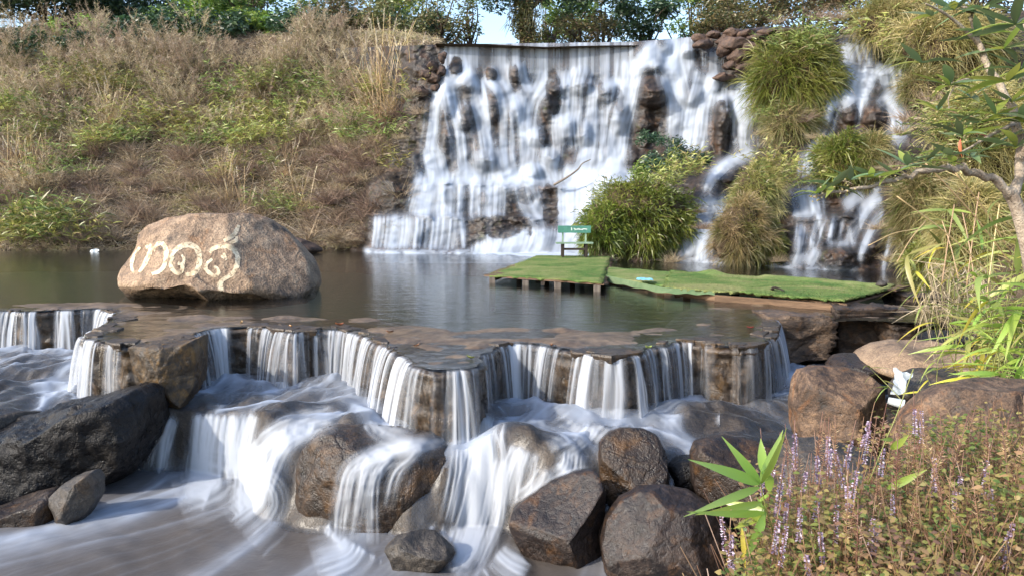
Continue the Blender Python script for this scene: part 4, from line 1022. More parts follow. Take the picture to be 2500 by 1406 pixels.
for nm, strokes in letters.items():
    mb = MB()
    for pts, wd in strokes:
        C = catmull(pts, 40); T = np.gradient(C, axis=0); T /= np.linalg.norm(T, axis=1)[:, None]
        Nn = np.stack([-T[:, 1], T[:, 0]], 1)
        ww = 1.12 * wd / 2 * (0.62 + 0.38 * np.sin(np.linspace(0.15, math.pi - .15, 40))) * (1.05 + 0.22 * vnoise(np.arange(40) * .9, wd))
        V = []
        okk = True
        for i in range(40):
            for k in np.linspace(-1, 1, 5):
                q = C[i] + Nn[i] * ww[i] * k
                hit = bvh.ray_cast(camv, V3(ray(*ZB(*q))).normalized())
                if hit[0] is None: V.append(V[-1] if V else np.array([0.0, 0, 0])); continue
                V.append(np.array(hit[0] + hit[1] * 0.006) - np.array(written.location))
        mb.add(np.array(V), grid_quads(40, 5))
    mb.build('painted_letter', mp, written, smooth=True)

# ------------------------------------------------------------------ the carpeted dock
mc, nt, out = new_mat('green_carpet')
pos = nd(nt, 'NewGeometry').outputs['Position']
n1 = noise(nt, pos, 0.9, 5, .65, .6); n2 = noise(nt, mapping(nt, pos, (1, 1, 1), (4, 9, 2)), 3.2, 5, .65); n3 = noise(nt, pos, 60, 2)
colr = ramp(nt, n1, [(.36, (.09, .175, .05)), (.5, (.18, .24, .08)), (.64, (.28, .285, .125))])
colr = mixc(nt, mth(nt, 'MULTIPLY', mth(nt, 'SUBTRACT', n2, .54), 4.5, clamp=True), colr, (.22, .2, .095))
colr = mixc(nt, .6, colr, ramp(nt, n3, [(.35, (.55,) * 3), (.65, (1.4,) * 3)]), 'MULTIPLY')
bs = nd(nt, 'BsdfPrincipled', {'Base Color': colr, 'Roughness': .97, 'Specular IOR Level': .05, 'Normal': bump(nt, mth(nt, 'ADD', n3, mth(nt, 'MULTIPLY', n2, 2.0)), 1.0, .03)})
nt.links.new(bs.outputs[0], out); M['carpet'] = mc
M['plank'] = plain_mat('weathered_plank', (0.07, 0.045, 0.03), (0.22, 0.14, 0.085), rough=.85, scale=3.0, stretch=(.6, 6, 6), bmp=.5)
M['post'] = plain_mat('grey_post', (0.08, 0.065, 0.055), (0.24, 0.20, 0.165), rough=.9, scale=5, stretch=(3, 3, .6))
M['dark_shaded'] = plain_mat('dark_shaded_wood', (0.02, 0.016, 0.013), (0.055, 0.042, 0.033), rough=.9, scale=5)  # shade under deck and seat put into the wood colour; also the dark rag
DZ = 0.22
def quadpatch(c00, c10, c11, c01, n, m):
    u = np.linspace(0, 1, n)[:, None, None]; v = np.linspace(0, 1, m)[None, :, None]
    c00, c10, c11, c01 = [np.asarray(c, float)[None, None, :] for c in (c00, c10, c11, c01)]
    return c00 * (1 - u) * (1 - v) + c10 * u * (1 - v) + c11 * u * v + c01 * (1 - u) * v
def carpet(name, parent, corners, n, m, lift=None, fr_amp=.05, seed=0, sag=None):
    P = quadpatch(*corners, n, m)
    rg = np.random.default_rng(seed)
    cen = P.reshape(-1, 3).mean(0)
    edge = np.zeros((n, m), bool); edge[0] = edge[-1] = True; edge[:, 0] = edge[:, -1] = True
    jit = rg.normal(0, fr_amp, (n, m)) * edge
    dirn = P - cen; dirn[..., 2] = 0; dirn /= np.linalg.norm(dirn, axis=-1)[..., None] + 1e-6
    P = P + dirn * jit[..., None]
    P[..., 2] += 0.012 * fbm(P[..., 0] * 2.5, P[..., 1] * 2.5, oct=3, seed=seed)
    if lift is not None: P[..., 2] += lift(np.linspace(0, 1, n)[:, None], np.linspace(0, 1, m)[None, :])
    top = P.copy(); bot = P.copy(); bot[..., 2] -= 0.025 + np.abs(rg.normal(0, .02, (n, m))) * edge
    V = np.concatenate([top.reshape(-1, 3), bot.reshape(-1, 3)])
    q = grid_quads(n, m); k = n * m
    loop = [(i, 0) for i in range(n)] + [(n - 1, j) for j in range(1, m)] + [(i, m - 1) for i in range(n - 2, -1, -1)] + [(0, j) for j in range(m - 2, 0, -1)]
    L = [a * m + b for a, b in loop]
    side = [[L[i], L[(i + 1) % len(L)], L[(i + 1) % len(L)] + k, L[i] + k] for i in range(len(L))]
    return link(name, mesh_np(name, V, np.concatenate([q, q[:, ::-1] + k, np.array(side)])), M['carpet'], parent)
def z_(px, py, z=DZ):
    return WZ(px, py, z)
dockA = tag(empty('carpeted_platform', (1.3, 17.5, 0)), 'floating platform covered with green artificial grass carpet, carrying the bench', 'platform')
off = np.array(dockA.location)
cA = [z_(1196, 668), z_(1470, 688), z_(1489, 626), z_(1312, 624)]
carpet('carpet', dockA, [c - off for c in (cA[0], cA[1], cA[2], cA[3])], 26, 60, seed=1, fr_amp=.035, lift=lambda u, v: -0.05 * (1 - u) ** 3 * (1 - v) + 0 * v)
def lerp(a, b, t): return np.asarray(a) * (1 - t) + np.asarray(b) * t
def plank_between(parent, a, b, w, h, name='plank', mat=None, z=None):
    a = np.asarray(a, float); b = np.asarray(b, float)
    d = b - a; L = np.linalg.norm(d[:2]); rz = math.atan2(d[1], d[0])
    mb = MB(); mb.box((0, 0, 0), (L, w, h), jit=.006)
    c = (a + b) / 2
    return mb.build(name, mat or M['plank'], parent, loc=V3(c - off_now), rot=(0, 0, rz))
off_now = off
for i in range(30):                                     # deck boards under the carpet
    t = (i + .5) / 30
    a = lerp(cA[0], cA[3], t); b = lerp(cA[1], cA[2], t)
    e = (b - a) / np.linalg.norm(b - a)
    a = a - e * (0.06 + .1 * RNG.random() * (t < .5)) ; b = b + e * (0.02 + .08 * RNG.random())
    a[2] = b[2] = DZ - .055 - .05 * 0
    plank_between(dockA, a, b, 0.19, 0.03)
for t in (0.02, .34, .63, .96):
    for s_, nm in ((0.004, 'front'), (0.5, 'mid'), (.97, 'back')):
        p = lerp(lerp(cA[0], cA[1], t), lerp(cA[3], cA[2], t), s_)
        mb = MB(); mb.box((0, 0, 0), (.13, .13, .75), jit=.008)
        mb.build('post', M['post'], dockA, loc=(p[0] - off[0], p[1] - off[1], DZ - .45))
for t in (.03, .97, .5):
    a = lerp(cA[0], cA[1], t); b = lerp(cA[3], cA[2], t); a = a.copy(); b = b.copy(); a[2] = b[2] = DZ - .12
    plank_between(dockA, a, b, .08, .09, 'beam', M['dark_shaded'])
def pile(parent, corners, n, seed):
    rg = np.random.default_rng(seed); u = rg.uniform(-.008, 1.008, n); v = rg.uniform(-.008, 1.008, n)
    k = n // 3; side_ = rg.integers(0, 4, k); e = rg.normal(0, .008, k); u[:k] = np.where(side_ == 0, e, np.where(side_ == 1, 1 + e, u[:k])); v[:k] = np.where(side_ == 2, e, np.where(side_ == 3, 1 + e, v[:k]))
    c00, c10, c11, c01 = [np.asarray(q, float)[None] for q in corners]; u_, v2 = u[:, None], v[:, None]
    P = c00 * (1 - u_) * (1 - v2) + c10 * u_ * (1 - v2) + c11 * u_ * v2 + c01 * (1 - u_) * v2
    P[:, 2] += .004
    L = rg.uniform(.008, .022, n); d = np.stack([rg.normal(0, .6, n), rg.normal(0, .6, n), np.ones(n) * np.where(np.arange(n) < k, -.2, 1)], 1); d /= np.linalg.norm(d, axis=1)[:, None]
    s = np.stack([-d[:, 1], d[:, 0], 0 * L], 1); s /= np.linalg.norm(s, axis=1)[:, None] + 1e-6
    V = np.stack([P - s * .007, P + s * .007, P + d * L[:, None]], 1)
    o = link('carpet_pile', mesh_np('carpet_pile', V.reshape(-1, 3), None, np.arange(3 * n).reshape(-1, 3), smooth=False), M['carpet'], parent); o['kind'] = 'stuff'
pile(dockA, [q - off for q in cA], 9000, 1)
dockB = tag(empty('carpeted_walkway', (4.5, 14.5, 0)), 'long walkway of old green artificial grass leading from the platform to the rocks', 'walkway')
offB = np.array(dockB.location); off_now = offB
n0, n1_, n2_, n3_ = z_(1472, 668), z_(1620, 699), z_(1745, 707), z_(2066, 730)
f0, f1, f2, f3 = z_(1487, 648), z_(1640, 660), z_(1772, 670), z_(2186, 699)
def foldA(u, v): return 0.11 * np.exp(-((v - .93) / .05) ** 2) * (np.exp(-((u - .22) / .07) ** 2)) + 0.06 * np.exp(-((v - .95) / .04) ** 2) * sstep(.42, .48, u)
carpet('carpet', dockB, [c - offB for c in (n1_, n3_, f3, f1)], 60, 26, lift=foldA, seed=4, fr_amp=.035)
carpet('carpet', dockB, [c - offB + np.array([0, 0, -.035]) for c in (n0, n1_ + (n2_ - n1_) * .6, f2 + np.array([.1, 0, 0]), f0)], 40, 22, seed=5, fr_amp=.03)
pile(dockB, [q - offB for q in (n1_, n3_, f3, f1)], 9000, 2)
# carpet hanging over the near edge
hang = np.zeros((40, 6, 3))
for i in range(40):
    t = i / 39
    p = lerp(n0, n1_, t / .55) if t < .55 else lerp(n1_, n2_, (t - .55) / .45)
    for j in range(6):
        s_ = j / 5
        hang[i, j] = p + np.array([-.02 * s_, -.05 * s_ - .02, -.02 - (.14 - .07 * t) * s_ + .012 * math.sin(i * .9) * s_])
link('carpet_edge', grid_mesh('carpet_edge', hang - offB), plain_mat('faded_carpet', (0.07, 0.12, 0.06), (0.15, 0.2, 0.11), rough=.95, scale=2, bmp=.6, spec=.05), dockB)
for i in range(34):
    t = (i + .5) / 34
    a = lerp(n0, n3_, t); b = lerp(f0, f3, t); a = a.copy(); b = b.copy()
    e = (b - a) / np.linalg.norm(b - a); a = a - e * .03; b = b + e * (.05 + .05 * RNG.random()) + (e * .0)
    a[2] = b[2] = DZ - .09
    plank_between(dockB, a, b, .2, .03)
for (a, b, zz) in [(n0, n2_, .10), (n2_, n3_, .10)]:
    a = a.copy(); b = b.copy(); a[1] -= .05; b[1] -= .05; a[2] = b[2] = DZ - .15
    plank_between(dockB, a, b, .035, .13, 'fascia_board')
for (a, b) in [(n2_, n3_)]:
    a = a.copy(); b = b.copy(); a[1] -= .0; b[1] -= .0; a[2] = b[2] = DZ - .26
    plank_between(dockB, a, b, .06, .06, 'beam', M['dark_shaded'])
for (a, b) in [(f0, f3)]:
    a = a.copy(); b = b.copy(); a[2] = b[2] = DZ - .15
    plank_between(dockB, a, b, .06, .1, 'beam', M['dark_shaded'])
for t in (.05, .3, .42, .62, .85, .995):
    for s_ in (.01, .97):
        p = lerp(lerp(n0, n3_, t), lerp(f0, f3, t), s_)
        mb = MB(); mb.box((0, 0, 0), (.12, .12, .5), jit=.006)
        mb.build('post', M['dark_shaded'], dockB, loc=(p[0] - offB[0], p[1] - offB[1], DZ - .38))
e_ = plank_between(dockB, lerp(n3_, f3, .75) + np.array([.12, .05, -.02]), lerp(n3_, f3, 1.08) + np.array([.12, .05, -.02]), .22, .03, 'plank')
# things lying on it
mb = MB(); P = quadpatch(z_(1552, 684, .25), z_(1596, 686, .25), z_(1592, 680, .25), z_(1556, 678, .25), 12, 6)
P[..., 2] += .025 * np.abs(fbm(P[..., 0] * 9, P[..., 1] * 9, seed=3)); mb.add(P.reshape(-1, 3), grid_quads(12, 6))
tag(mb.build('cloth', plain_mat('blue_cloth', (0.12, 0.42, 0.55), (0.3, 0.62, 0.72), rough=.9), smooth=True), 'pale blue cloth lying on the walkway carpet', 'cloth')
outline_rock('grey_stone', [(2140, 697), (2146, 688), (2154, 684), (2163, 688), (2168, 698), (2154, 702)], 13.6, .2, M['grey'], 'small grey stone on the far corner of the walkway', 'stone', sub=3, seed=4)
mb = MB(); C = catmull([z_(1885, 706, .24), z_(1890, 702, .29), z_(1900, 704, .28), z_(1915, 710, .25)], 12); mb.tube(C, np.linspace(.03, .012, 12), 6)
tag(mb.build('dark_rag', M['dark_shaded'], smooth=True), 'small dark rag on the near edge of the walkway', 'rag')

# bench
M['teal'] = plain_mat('green_paint', (0.045, 0.16, 0.12), (0.09, 0.25, 0.19), rough=.6, scale=4)
M['palegreen'] = plain_mat('pale_green_paint', (0.16, 0.25, 0.17), (0.28, 0.38, 0.27), rough=.7, scale=4)
bp = z_(1400, 626); bp[1] -= .25
bench = tag(empty('bench', V3(bp)), 'small green wooden bench with lettering on its backrest at the far end of the platform', 'bench')
def bpart(name, c, s, mat, jit=.004):
    mb = MB(); mb.box((0, 0, 0), s, jit=jit); return mb.build(name, mat, bench, loc=c)
for y_ in (-.16, 0.0, .16): bpart('seat_slat', (0, y_ - .02, .41), (1.08, .13, .035), M['palegreen'])
back = bpart('backrest', (.02, .24, .80), (.98, .03, .21), M['teal'])
for x_ in (-.34, .34):
    bpart('leg', (x_, -.17, .2), (.07, .07, .40), M['dark_shaded']); bpart('leg', (x_, .19, .2), (.07, .07, .40), M['dark_shaded'])  # legs carry the seat's shadow in their dark colour
    bpart('back_post', (x_ + .02, .275, .58), (.05, .04, .60), M['palegreen']); bpart('seat_rail', (x_, 0, .36), (.06, .40, .06), M['dark_shaded'])
bpart('stretcher', (0, -.17, .24), (.62, .04, .06), M['dark_shaded'])
mb = MB()
def sc(pts, w):
    C = catmull(pts, 24); T = np.gradient(C, axis=0); T /= np.linalg.norm(T, axis=1)[:, None]
    N2 = np.stack([-T[:, 1], T[:, 0]], 1) * w / 2
    V = np.stack([C + N2, C - N2], 1)
    mb.add(np.stack([V[..., 0], np.zeros(V.shape[:2]), V[..., 1]], -1).reshape(-1, 3), grid_quads(24, 2))
sc([(-.09, .055), (-.08, .0), (-.085, -.03)], .03); sc([(-.02, .03), (.05, -.005), (.12, .02), (.2, -.008), (.28, .012), (.38, .0)], .028); sc([(.0, -.02), (.12, -.012), (.25, -.02)], .016)
mb.build('lettering', plain_mat('white_lettering', (.5, .58, .54), (.7, .76, .72)), back, loc=(0, -.0185, 0))

# ------------------------------------------------------------------ litter, stick, fallen leaves
mb = MB(); C = catmull([W(1352, 452, 28.5), W(1385, 433, 28.4), W(1410, 415, 28.4), W(1422, 400, 28.4), W(1442, 390, 28.4)], 24); mb.tube(C, np.linspace(.05, .018, 24), 6)
tag(mb.build('branch', plain_mat('bleached_wood', (.10, .08, .065), (.26, .22, .18)), smooth=True), 'bare grey branch leaning against the middle of the falls', 'branch')
mwht = plain_mat('white_plastic', (.36, .42, .46), (.55, .58, .6), rough=.4, scale=3)
Pl = quadpatch(W(2178, 970, 7.0), W(2205, 968, 7.0), W(2226, 908, 7.25), W(2180, 905, 7.3), 20, 24)
Pl += .025 * np.stack([ridged(Pl[..., 0] * 7 + i * 5, Pl[..., 2] * 7, Pl[..., 1] * 3, oct=3, seed=i) for i in range(3)], -1)
tag(link('plastic_bag', grid_mesh('plastic_bag', Pl), mwht), 'crumpled white plastic sheet caught between the rocks on the right', 'plastic')
cupr = empty('paper_cup', V3(W(2188, 982, 6.9)), (0, math.radians(100), math.radians(-25)))
tag(cupr, 'white paper cup lying on its side below the crumpled plastic', 'cup')
mb = MB(); mb.tube([(0, 0, -.07), (0, 0, .06)], [.032, .045], 16, cap=False); mb.tube([(0, 0, .058), (0, 0, .066)], [.047, .047], 16, cap=False); mb.tube([(0, 0, -.07), (0, 0, -.068)], [.032, .032], 16)
mb.build('cup_body', mwht, cupr, smooth=True)
mb = MB(); mb.tube([(0, 0, -.066), (0, 0, .055)], [.029, .042], 16, cap=False); mb.build('cup_inside', plain_mat('brown_inside', (.05, .03, .02), (.1, .06, .04)), cupr, smooth=True)
Pl = quadpatch(W(218, 615, 27.9), W(246, 615, 27.9), W(243, 608, 27.95), W(222, 609, 27.95), 10, 8); Pl += .04 * np.stack([fbm(Pl[..., 0] * 6 + i, Pl[..., 2] * 6, seed=i) for i in range(3)], -1)
tag(link('plastic_litter', grid_mesh('plastic_litter', Pl), mwht), 'scrap of white litter at the far left waterline', 'litter')
leafcol = {'orange': leaf_mat('orange_leaf', [(.2, .085, .03), (.28, .12, .045)], trans=.2), 'yellow': leaf_mat('yellow_green_leaf', [(.16, .18, .04), (.2, .21, .06)], trans=.2), 'brown': leaf_mat('brown_leaf', [(.14, .08, .04), (.2, .11, .05)], trans=.1), 'red': leaf_mat('red_leaf', [(.24, .06, .03)], trans=.2)}
fallen = [(828, 795, 1.0, 'orange', 'curled orange leaf on the lip above the middle curtains'), (710, 800, .8, 'orange', 'flat orange-brown leaf on the lip left of the curled one'), (952, 812, .7, 'brown', 'long brown leaf on the shelf beside the bulging lip'), (1018, 845, .6, 'brown', 'pale brown leaf on the bulging lip'),
          (1583, 852, .9, 'yellow', 'yellow-green leaf on the right half of the lip'), (1148, 876, .8, 'yellow', 'narrow green leaf at the corner of the bulging lip'), (1832, 802, .7, 'red', 'small red leaf under the shallow water near the right end of the lip'), (1348, 846, .8, 'brown', 'pale brown leaf on the lip in the middle'), (590, 789, .7, 'brown', 'flat brown leaf at the back of the left shelf')]
for i, (x, y, s_, c_, lb) in enumerate(fallen):
    n = 9; t = np.linspace(-1, 1, n)
    wv = .028 * (1 - t ** 2) ** .7
    V = np.stack([np.stack([t * .065, wv, .02 + .02 * t ** 2 + .012 * np.ones(n)], 1), np.stack([t * .065, 0 * wv, .012 + .02 * t ** 2], 1), np.stack([t * .065, -wv, .02 + .02 * t ** 2 + .012 * np.ones(n)], 1)], 1) * s_ * 1.05
    me = mesh_np('fallen_leaf', V.reshape(-1, 3), grid_quads(n, 3), attrs={'tint': np.full(n * 3, .5)})
    p = WZ(x, y, .02)
    tag(link('fallen_leaf', me, leafcol[c_], loc=V3(p), rot=(random.uniform(-.2, .2), random.uniform(-.2, .2), random.uniform(0, 6))), lb, 'leaf', 'fallen leaves on the lip')

# ------------------------------------------------------------------ water running over the lower rocks, laid on what it runs over
def world_tris(o):
    mw_ = o.matrix_basis
    return [mw_ @ v.co for v in o.data.vertices], [tuple(p.vertices) for p in o.data.polygons]
cov, cof = [], []
blocked = 0
for nm in ('stream_bed', 'round_boulder', 'dark_rock', 'side_rock', 'low_rock', 'upright_rock', 'wedge_rock', 'cracked_rock', 'dark_slab', 'small_rock'):
    if nm == 'dark_rock': blocked = len(cof)
    v_, f_ = world_tris(bpy.data.objects[nm]); o_ = len(cov); cov += v_; cof += [tuple(i + o_ for i in t) for t in f_]
cbvh = BVHTree.FromPolygons(cov, cof)
vx = np.arange(320, 1760, 3.0); vy = np.arange(985, 1420, 3.0)
VX, VY = np.meshgrid(vx, vy)
VD = np.full(VX.shape, 9.0)
R_ = ray(VX, VY); VB = np.zeros(VX.shape)
for i in range(len(vy)):
    for j in range(len(vx)):
        h = cbvh.ray_cast(camv, Vector(R_[i, j]))
        if h[0] is not None: VD[i, j] = h[0].y; VB[i, j] = h[2] >= blocked
lowd = WZ(VX, VY, WZL + .03)[..., 1]
VD = np.minimum(VD, lowd)
vd = np.zeros_like(VX)
vr_ = np.random.default_rng(55)
def veil(Z, sc_, items):
    for (pts, w, s) in items:
        P = np.array([Z(*p) for p in pts], float); L = np.hypot(*np.diff(P, axis=0).T).sum(); k = max(8, int(L / 2.0))
        C = catmull(P, k) if len(P) > 2 else np.linspace(P[0], P[-1], k)
        T = np.gradient(C, axis=0); T /= np.linalg.norm(T, axis=1)[:, None] + 1e-9
        Nn = np.stack([-T[:, 1], T[:, 0]], 1); t = np.linspace(0, 1, k); w = w / sc_
        for _ in range(int(10 + w * 3)):
            o = vr_.normal(0, .5) * w * (1 + .25 * t) + 3.0 * fbm(t * L / 60 + vr_.uniform(0, 99), np.full(k, vr_.uniform(0, 99)), oct=2, seed=2)
            a, b_ = sorted(vr_.uniform(-.3, 1.3, 2))
            e = sstep(0, .12, t) * (1 - .6 * sstep(.8, 1, t)) * (.3 + .7 * sstep(a - .1, a + .1, t) * (1 - sstep(b_ - .1, b_ + .15, t)))
            splat(vd, (C[:, 0] + Nn[:, 0] * o - vx[0]) / 3.0, (C[:, 1] + Nn[:, 1] * o - vy[0]) / 3.0, s * vr_.gamma(0.5, 2.0) * e)
Z6 = lambda x, y: (x / 2.083, 850 + y / 2.083)
Z7 = lambda x, y: (1100 + x / 2.32, 800 + y / 2.32)
veil(Z6, 2.083, [([(830, 310), (740, 420), (700, 620)], 45, 1.1), ([(870, 340), (825, 480), (800, 630)], 45, .8), ([(1010, 330), (995, 480), (990, 640)], 50, 1.0), ([(1110, 330), (1085, 480), (1075, 650)], 70, 1.1), ([(1200, 330), (1180, 500), (1190, 660)], 60, 1.0), ([(1280, 320), (1230, 480), (1210, 650)], 50, .9),
    ([(1430, 420), (1310, 540), (1270, 720)], 45, .8), ([(1620, 390), (1460, 480), (1380, 620), (1330, 760)], 50, .85), ([(1720, 340), (1500, 410), (1350, 500)], 60, .7), ([(1300, 480), (1270, 650), (1260, 800)], 70, .7),
    ([(2300, 460), (2060, 510), (1890, 570), (1845, 720), (1800, 970)], 45, .8), ([(2200, 470), (1960, 530), (1790, 620), (1745, 800), (1725, 985)], 40, .6), ([(2000, 540), (1900, 680), (1885, 985)], 30, .6), ([(2150, 480), (2080, 560), (2000, 640), (1960, 800)], 40, .45),
    ([(2420, 430), (2440, 560), (2400, 720), (2350, 920)], 75, .9), ([(1250, 680), (1330, 780), (1200, 900)], 140, .7), ([(950, 640), (1100, 680), (900, 760)], 160, .6), ([(1800, 980), (1750, 1040), (1600, 1090)], 120, .8), ([(1900, 340), (1960, 400), (2100, 440)], 80, .7), ([(2350, 900), (2330, 1000), (2250, 1080)], 120, .7)])
veil(Z7, 2.32, [([(230, 480), (190, 620), (200, 800), (170, 1000), (110, 1200), (40, 1330)], 95, .95), ([(310, 730), (275, 900), (250, 1100), (150, 1320)], 60, .85), ([(420, 680), (380, 800), (330, 1000)], 90, .5), ([(720, 700), (700, 820), (620, 900)], 90, .6), ([(560, 800), (480, 930), (400, 1010)], 70, .6), ([(60, 560), (80, 700), (60, 900), (20, 1100)], 60, .8),
    ([(885, 920), (905, 1010), (890, 1080)], 22, 1.0), ([(1245, 740), (1255, 900), (1240, 1010)], 34, .8), ([(780, 520), (700, 600), (560, 680)], 120, .6), ([(1000, 480), (900, 540), (800, 620)], 100, .5), ([(1500, 500), (1620, 560), (1700, 640)], 40, .6), ([(250, 1280), (330, 1350), (420, 1400)], 120, .7), ([(1250, 940), (1330, 980), (1420, 1000)], 50, .7)])
vd = .9 * blur2(vd, 1, .3) + .3 * blur2(vd, 3, 1.0) + .15 * blur2(vd, 5, 4)
vf = np.clip((1 - np.exp(-.22 * vd)) ** 1.2, 0, .9)
vgrad = np.abs(np.gradient(VD, axis=0)) + np.abs(np.gradient(VD, axis=1))
VDs = np.minimum(blur2(VD, 1.5, 1.5), VD) - .03 - .03 * vf
vf *= 1 - np.clip(blur2(VB, 1, 1) * 2, 0, 1)
vf *= 1 - sstep(.25, .6, blur2(vgrad, 1, 1))           # no sheet across the jump from one rock to the next
vp = W(VX, VY, VDs)
tag(link('rock_veils', grid_mesh('rock_veils', vp, {'foam': vf}, (blur2(vf, 1, 1) > .01) & (vgrad < .9), flip=True), M['curtain']), 'thin veils of water sliding over the boulders below the pool', None, kind='structure')

# ------------------------------------------------------------------ plants: shared generators
VR = np.random.default_rng(2024)
def unit(v): return v / (np.linalg.norm(v, axis=-1, keepdims=True) + 1e-9)
def blades(base, dirs, L, wd, droop, seg=3, prof='blade', tint=None, rg=VR, side=None):
    base = np.asarray(base, float); n = len(base)
    L = np.broadcast_to(np.asarray(L, float), (n,)); wd = np.broadcast_to(np.asarray(wd, float), (n,)); droop = np.broadcast_to(np.asarray(droop, float), (n,))
    dirs = unit(np.asarray(dirs, float))
    t = np.linspace(0, 1, seg + 1)
    C = base[:, None, :] + dirs[:, None, :] * (L[:, None] * t[None, :])[..., None]
    C[..., 2] -= droop[:, None] * L[:, None] * t[None, :] ** 2
    if side is None: side = unit(np.cross(dirs, rg.normal(0, 1, (n, 3)) * np.array([1, 1, .35])))
    if prof == 'blade': w = np.clip(1 - t, 0.04, 1) ** 0.7
    elif prof == 'lance': w = np.clip(np.sin(np.pi * np.clip(t, 0.02, 0.985) ** 0.62), 0.03, 1)
    else: w = np.ones_like(t)
    wv = 0.5 * wd[:, None] * w[None, :]
    V = np.stack([C - side[:, None, :] * wv[..., None], C + side[:, None, :] * wv[..., None]], 2)       # n, seg+1, 2, 3
    k = (seg + 1) * 2
    q = []
    for s in range(seg): q.append([s * 2, s * 2 + 1, s * 2 + 3, s * 2 + 2])
    Q = (np.arange(n)[:, None, None] * k + np.array(q)[None]).reshape(-1, 4)
    if tint is None: tint = rg.uniform(0, 1, n)
    T = np.repeat(np.broadcast_to(np.asarray(tint, float), (n,)), k)
    return V.reshape(-1, 3), Q, T
def join(parts):
    V, Q, T, o = [], [], [], 0
    for v, q, t in parts:
        V.append(v); Q.append(q + o); T.append(t); o += len(v)
    return np.concatenate(V), np.concatenate(Q), np.concatenate(T)
def pmesh(name, parts):
    v, q, t = join(parts) if isinstance(parts, list) else parts
    return mesh_np(name, v, q, attrs={'tint': t}, smooth=False)
def rdir(n, up, rg=VR):
    a = rg.uniform(0, 2 * np.pi, n); s = np.sqrt(np.clip(1 - up ** 2, 0, 1))
    return np.stack([np.cos(a) * s, np.sin(a) * s, up], 1)
def disc(n, r, rg=VR):
    a = rg.uniform(0, 2 * np.pi, n); q = r * np.sqrt(rg.uniform(0, 1, n))
    return np.stack([np.cos(a) * q, np.sin(a) * q, np.zeros(n)], 1)
def tuft_mesh(name, n=170, r=.22, L=(.5, 1.1), w=.014, up=(.45, .98), droop=(.1, .6)):
    return pmesh(name, blades(disc(n, r), rdir(n, VR.uniform(*up, n)), VR.uniform(*L, n), w, VR.uniform(*droop, n), 3))
def bamboo_mesh(name, stems=24, r=.35, L=(.7, 1.7), leaf=(.16, .34), lw=.028, lean=(.55, .97)):
    b = disc(stems, r); d = unit(rdir(stems, VR.uniform(*lean, stems)) + b * .6); ln = VR.uniform(*L, stems); dr = VR.uniform(.08, .4, stems)
    parts = [blades(b, d, ln, .010, dr, 4, 'flat', tint=VR.uniform(0, .4, stems))]
    k = 12
    for i in range(k):
        t = VR.uniform(.3, 1.0, stems)
        p = b + d * (ln * t)[:, None]; p[:, 2] -= dr * ln * t ** 2
        ld = unit(d * .5 + rdir(stems, VR.uniform(-.3, .7, stems)))
        parts.append(blades(p, ld, VR.uniform(*leaf, stems), lw * VR.uniform(.7, 1.2, stems), VR.uniform(.1, .6, stems), 3, 'lance'))
    return pmesh(name, parts)
def panicle_mesh(name, stems=22, r=.3, L=(.9, 1.8), br=34):
    b = disc(stems, r); d = unit(rdir(stems, VR.uniform(.8, .99, stems)) + b * .5 + np.array([.12, 0, 0])); ln = VR.uniform(*L, stems); dr = VR.uniform(.05, .25, stems)
    parts = [blades(b, d, ln, .007, dr, 3, 'flat', tint=VR.uniform(0, .3, stems))]
    for i in range(br):
        t = VR.uniform(.58, 1.0, stems)
        p = b + d * (ln * t)[:, None]; p[:, 2] -= dr * ln * t ** 2
        ld = unit(d * .8 + rdir(stems, VR.uniform(-.3, .8, stems)) * .9)
        parts.append(blades(p, ld, VR.uniform(.10, .30, stems) * (1.25 - t * .6), .009, VR.uniform(.1, .5, stems), 2, 'blade', tint=VR.uniform(.35, 1, stems)))
    nb = 40
    parts.append(blades(disc(nb, r), rdir(nb, VR.uniform(.4, .95, nb)), VR.uniform(.4, .9, nb), .012, VR.uniform(.2, .6, nb), 3, tint=VR.uniform(0, .3, nb)))
    return pmesh(name, parts)
def reed_parts(stems=20, r=.35, L=(1.8, 3.2), nleaf=70):
    b = disc(stems, r); d = unit(rdir(stems, VR.uniform(.9, .995, stems)) + b * .35); ln = VR.uniform(*L, stems); dr = VR.uniform(.0, .12, stems)
    st = [blades(b, d, ln, .016, dr, 4, 'flat', tint=VR.uniform(.3, 1, stems))]
    st.append(blades(disc(nleaf, r), rdir(nleaf, VR.uniform(.6, .98, nleaf)), VR.uniform(.8, 1.9, nleaf), .022, VR.uniform(.2, .75, nleaf), 5))
    tip = b + d * ln[:, None]; tip[:, 2] -= dr * ln
    k = stems // 3
    return st, tip[:k], d[:k]
PLUME = []
for i in range(3):
    t = VR.uniform(0, 1, 60)
    PLUME.append(pmesh('plume', blades(np.array([0, 0, -.55]) * t[:, None], unit(np.array([0, 0, 1]) + .25 * VR.normal(0, 1, (60, 3))), .14, .016, .1, 1, 'blade')))
def leaf_cloud(P, size, rg=VR, flat=1.3, aspect=.5):
    n = len(P)
    d = rdir(n, rg.uniform(-.6, .5, n), rg)
    sd = unit(np.cross(d, np.stack([rg.normal(0, flat, n), rg.normal(0, flat, n), np.ones(n)], 1)))
    s = size * rg.uniform(.6, 1.25, n)
    return blades(P, d, s, s * aspect, rg.uniform(0, .4, n), 2, 'lance', side=sd, rg=rg)
def canopy_pts(centers, radii, per, rg):
    out = []
    for c, r in zip(centers, radii):
        k = int(per * 4.5 * (np.prod(r) ** (2 / 3))) + 45
        u = unit(rg.normal(0, 1, (k, 3))) * (rg.uniform(0, 1, (k, 1)) ** .42)
        out.append(c + u * r)
    return np.concatenate(out)

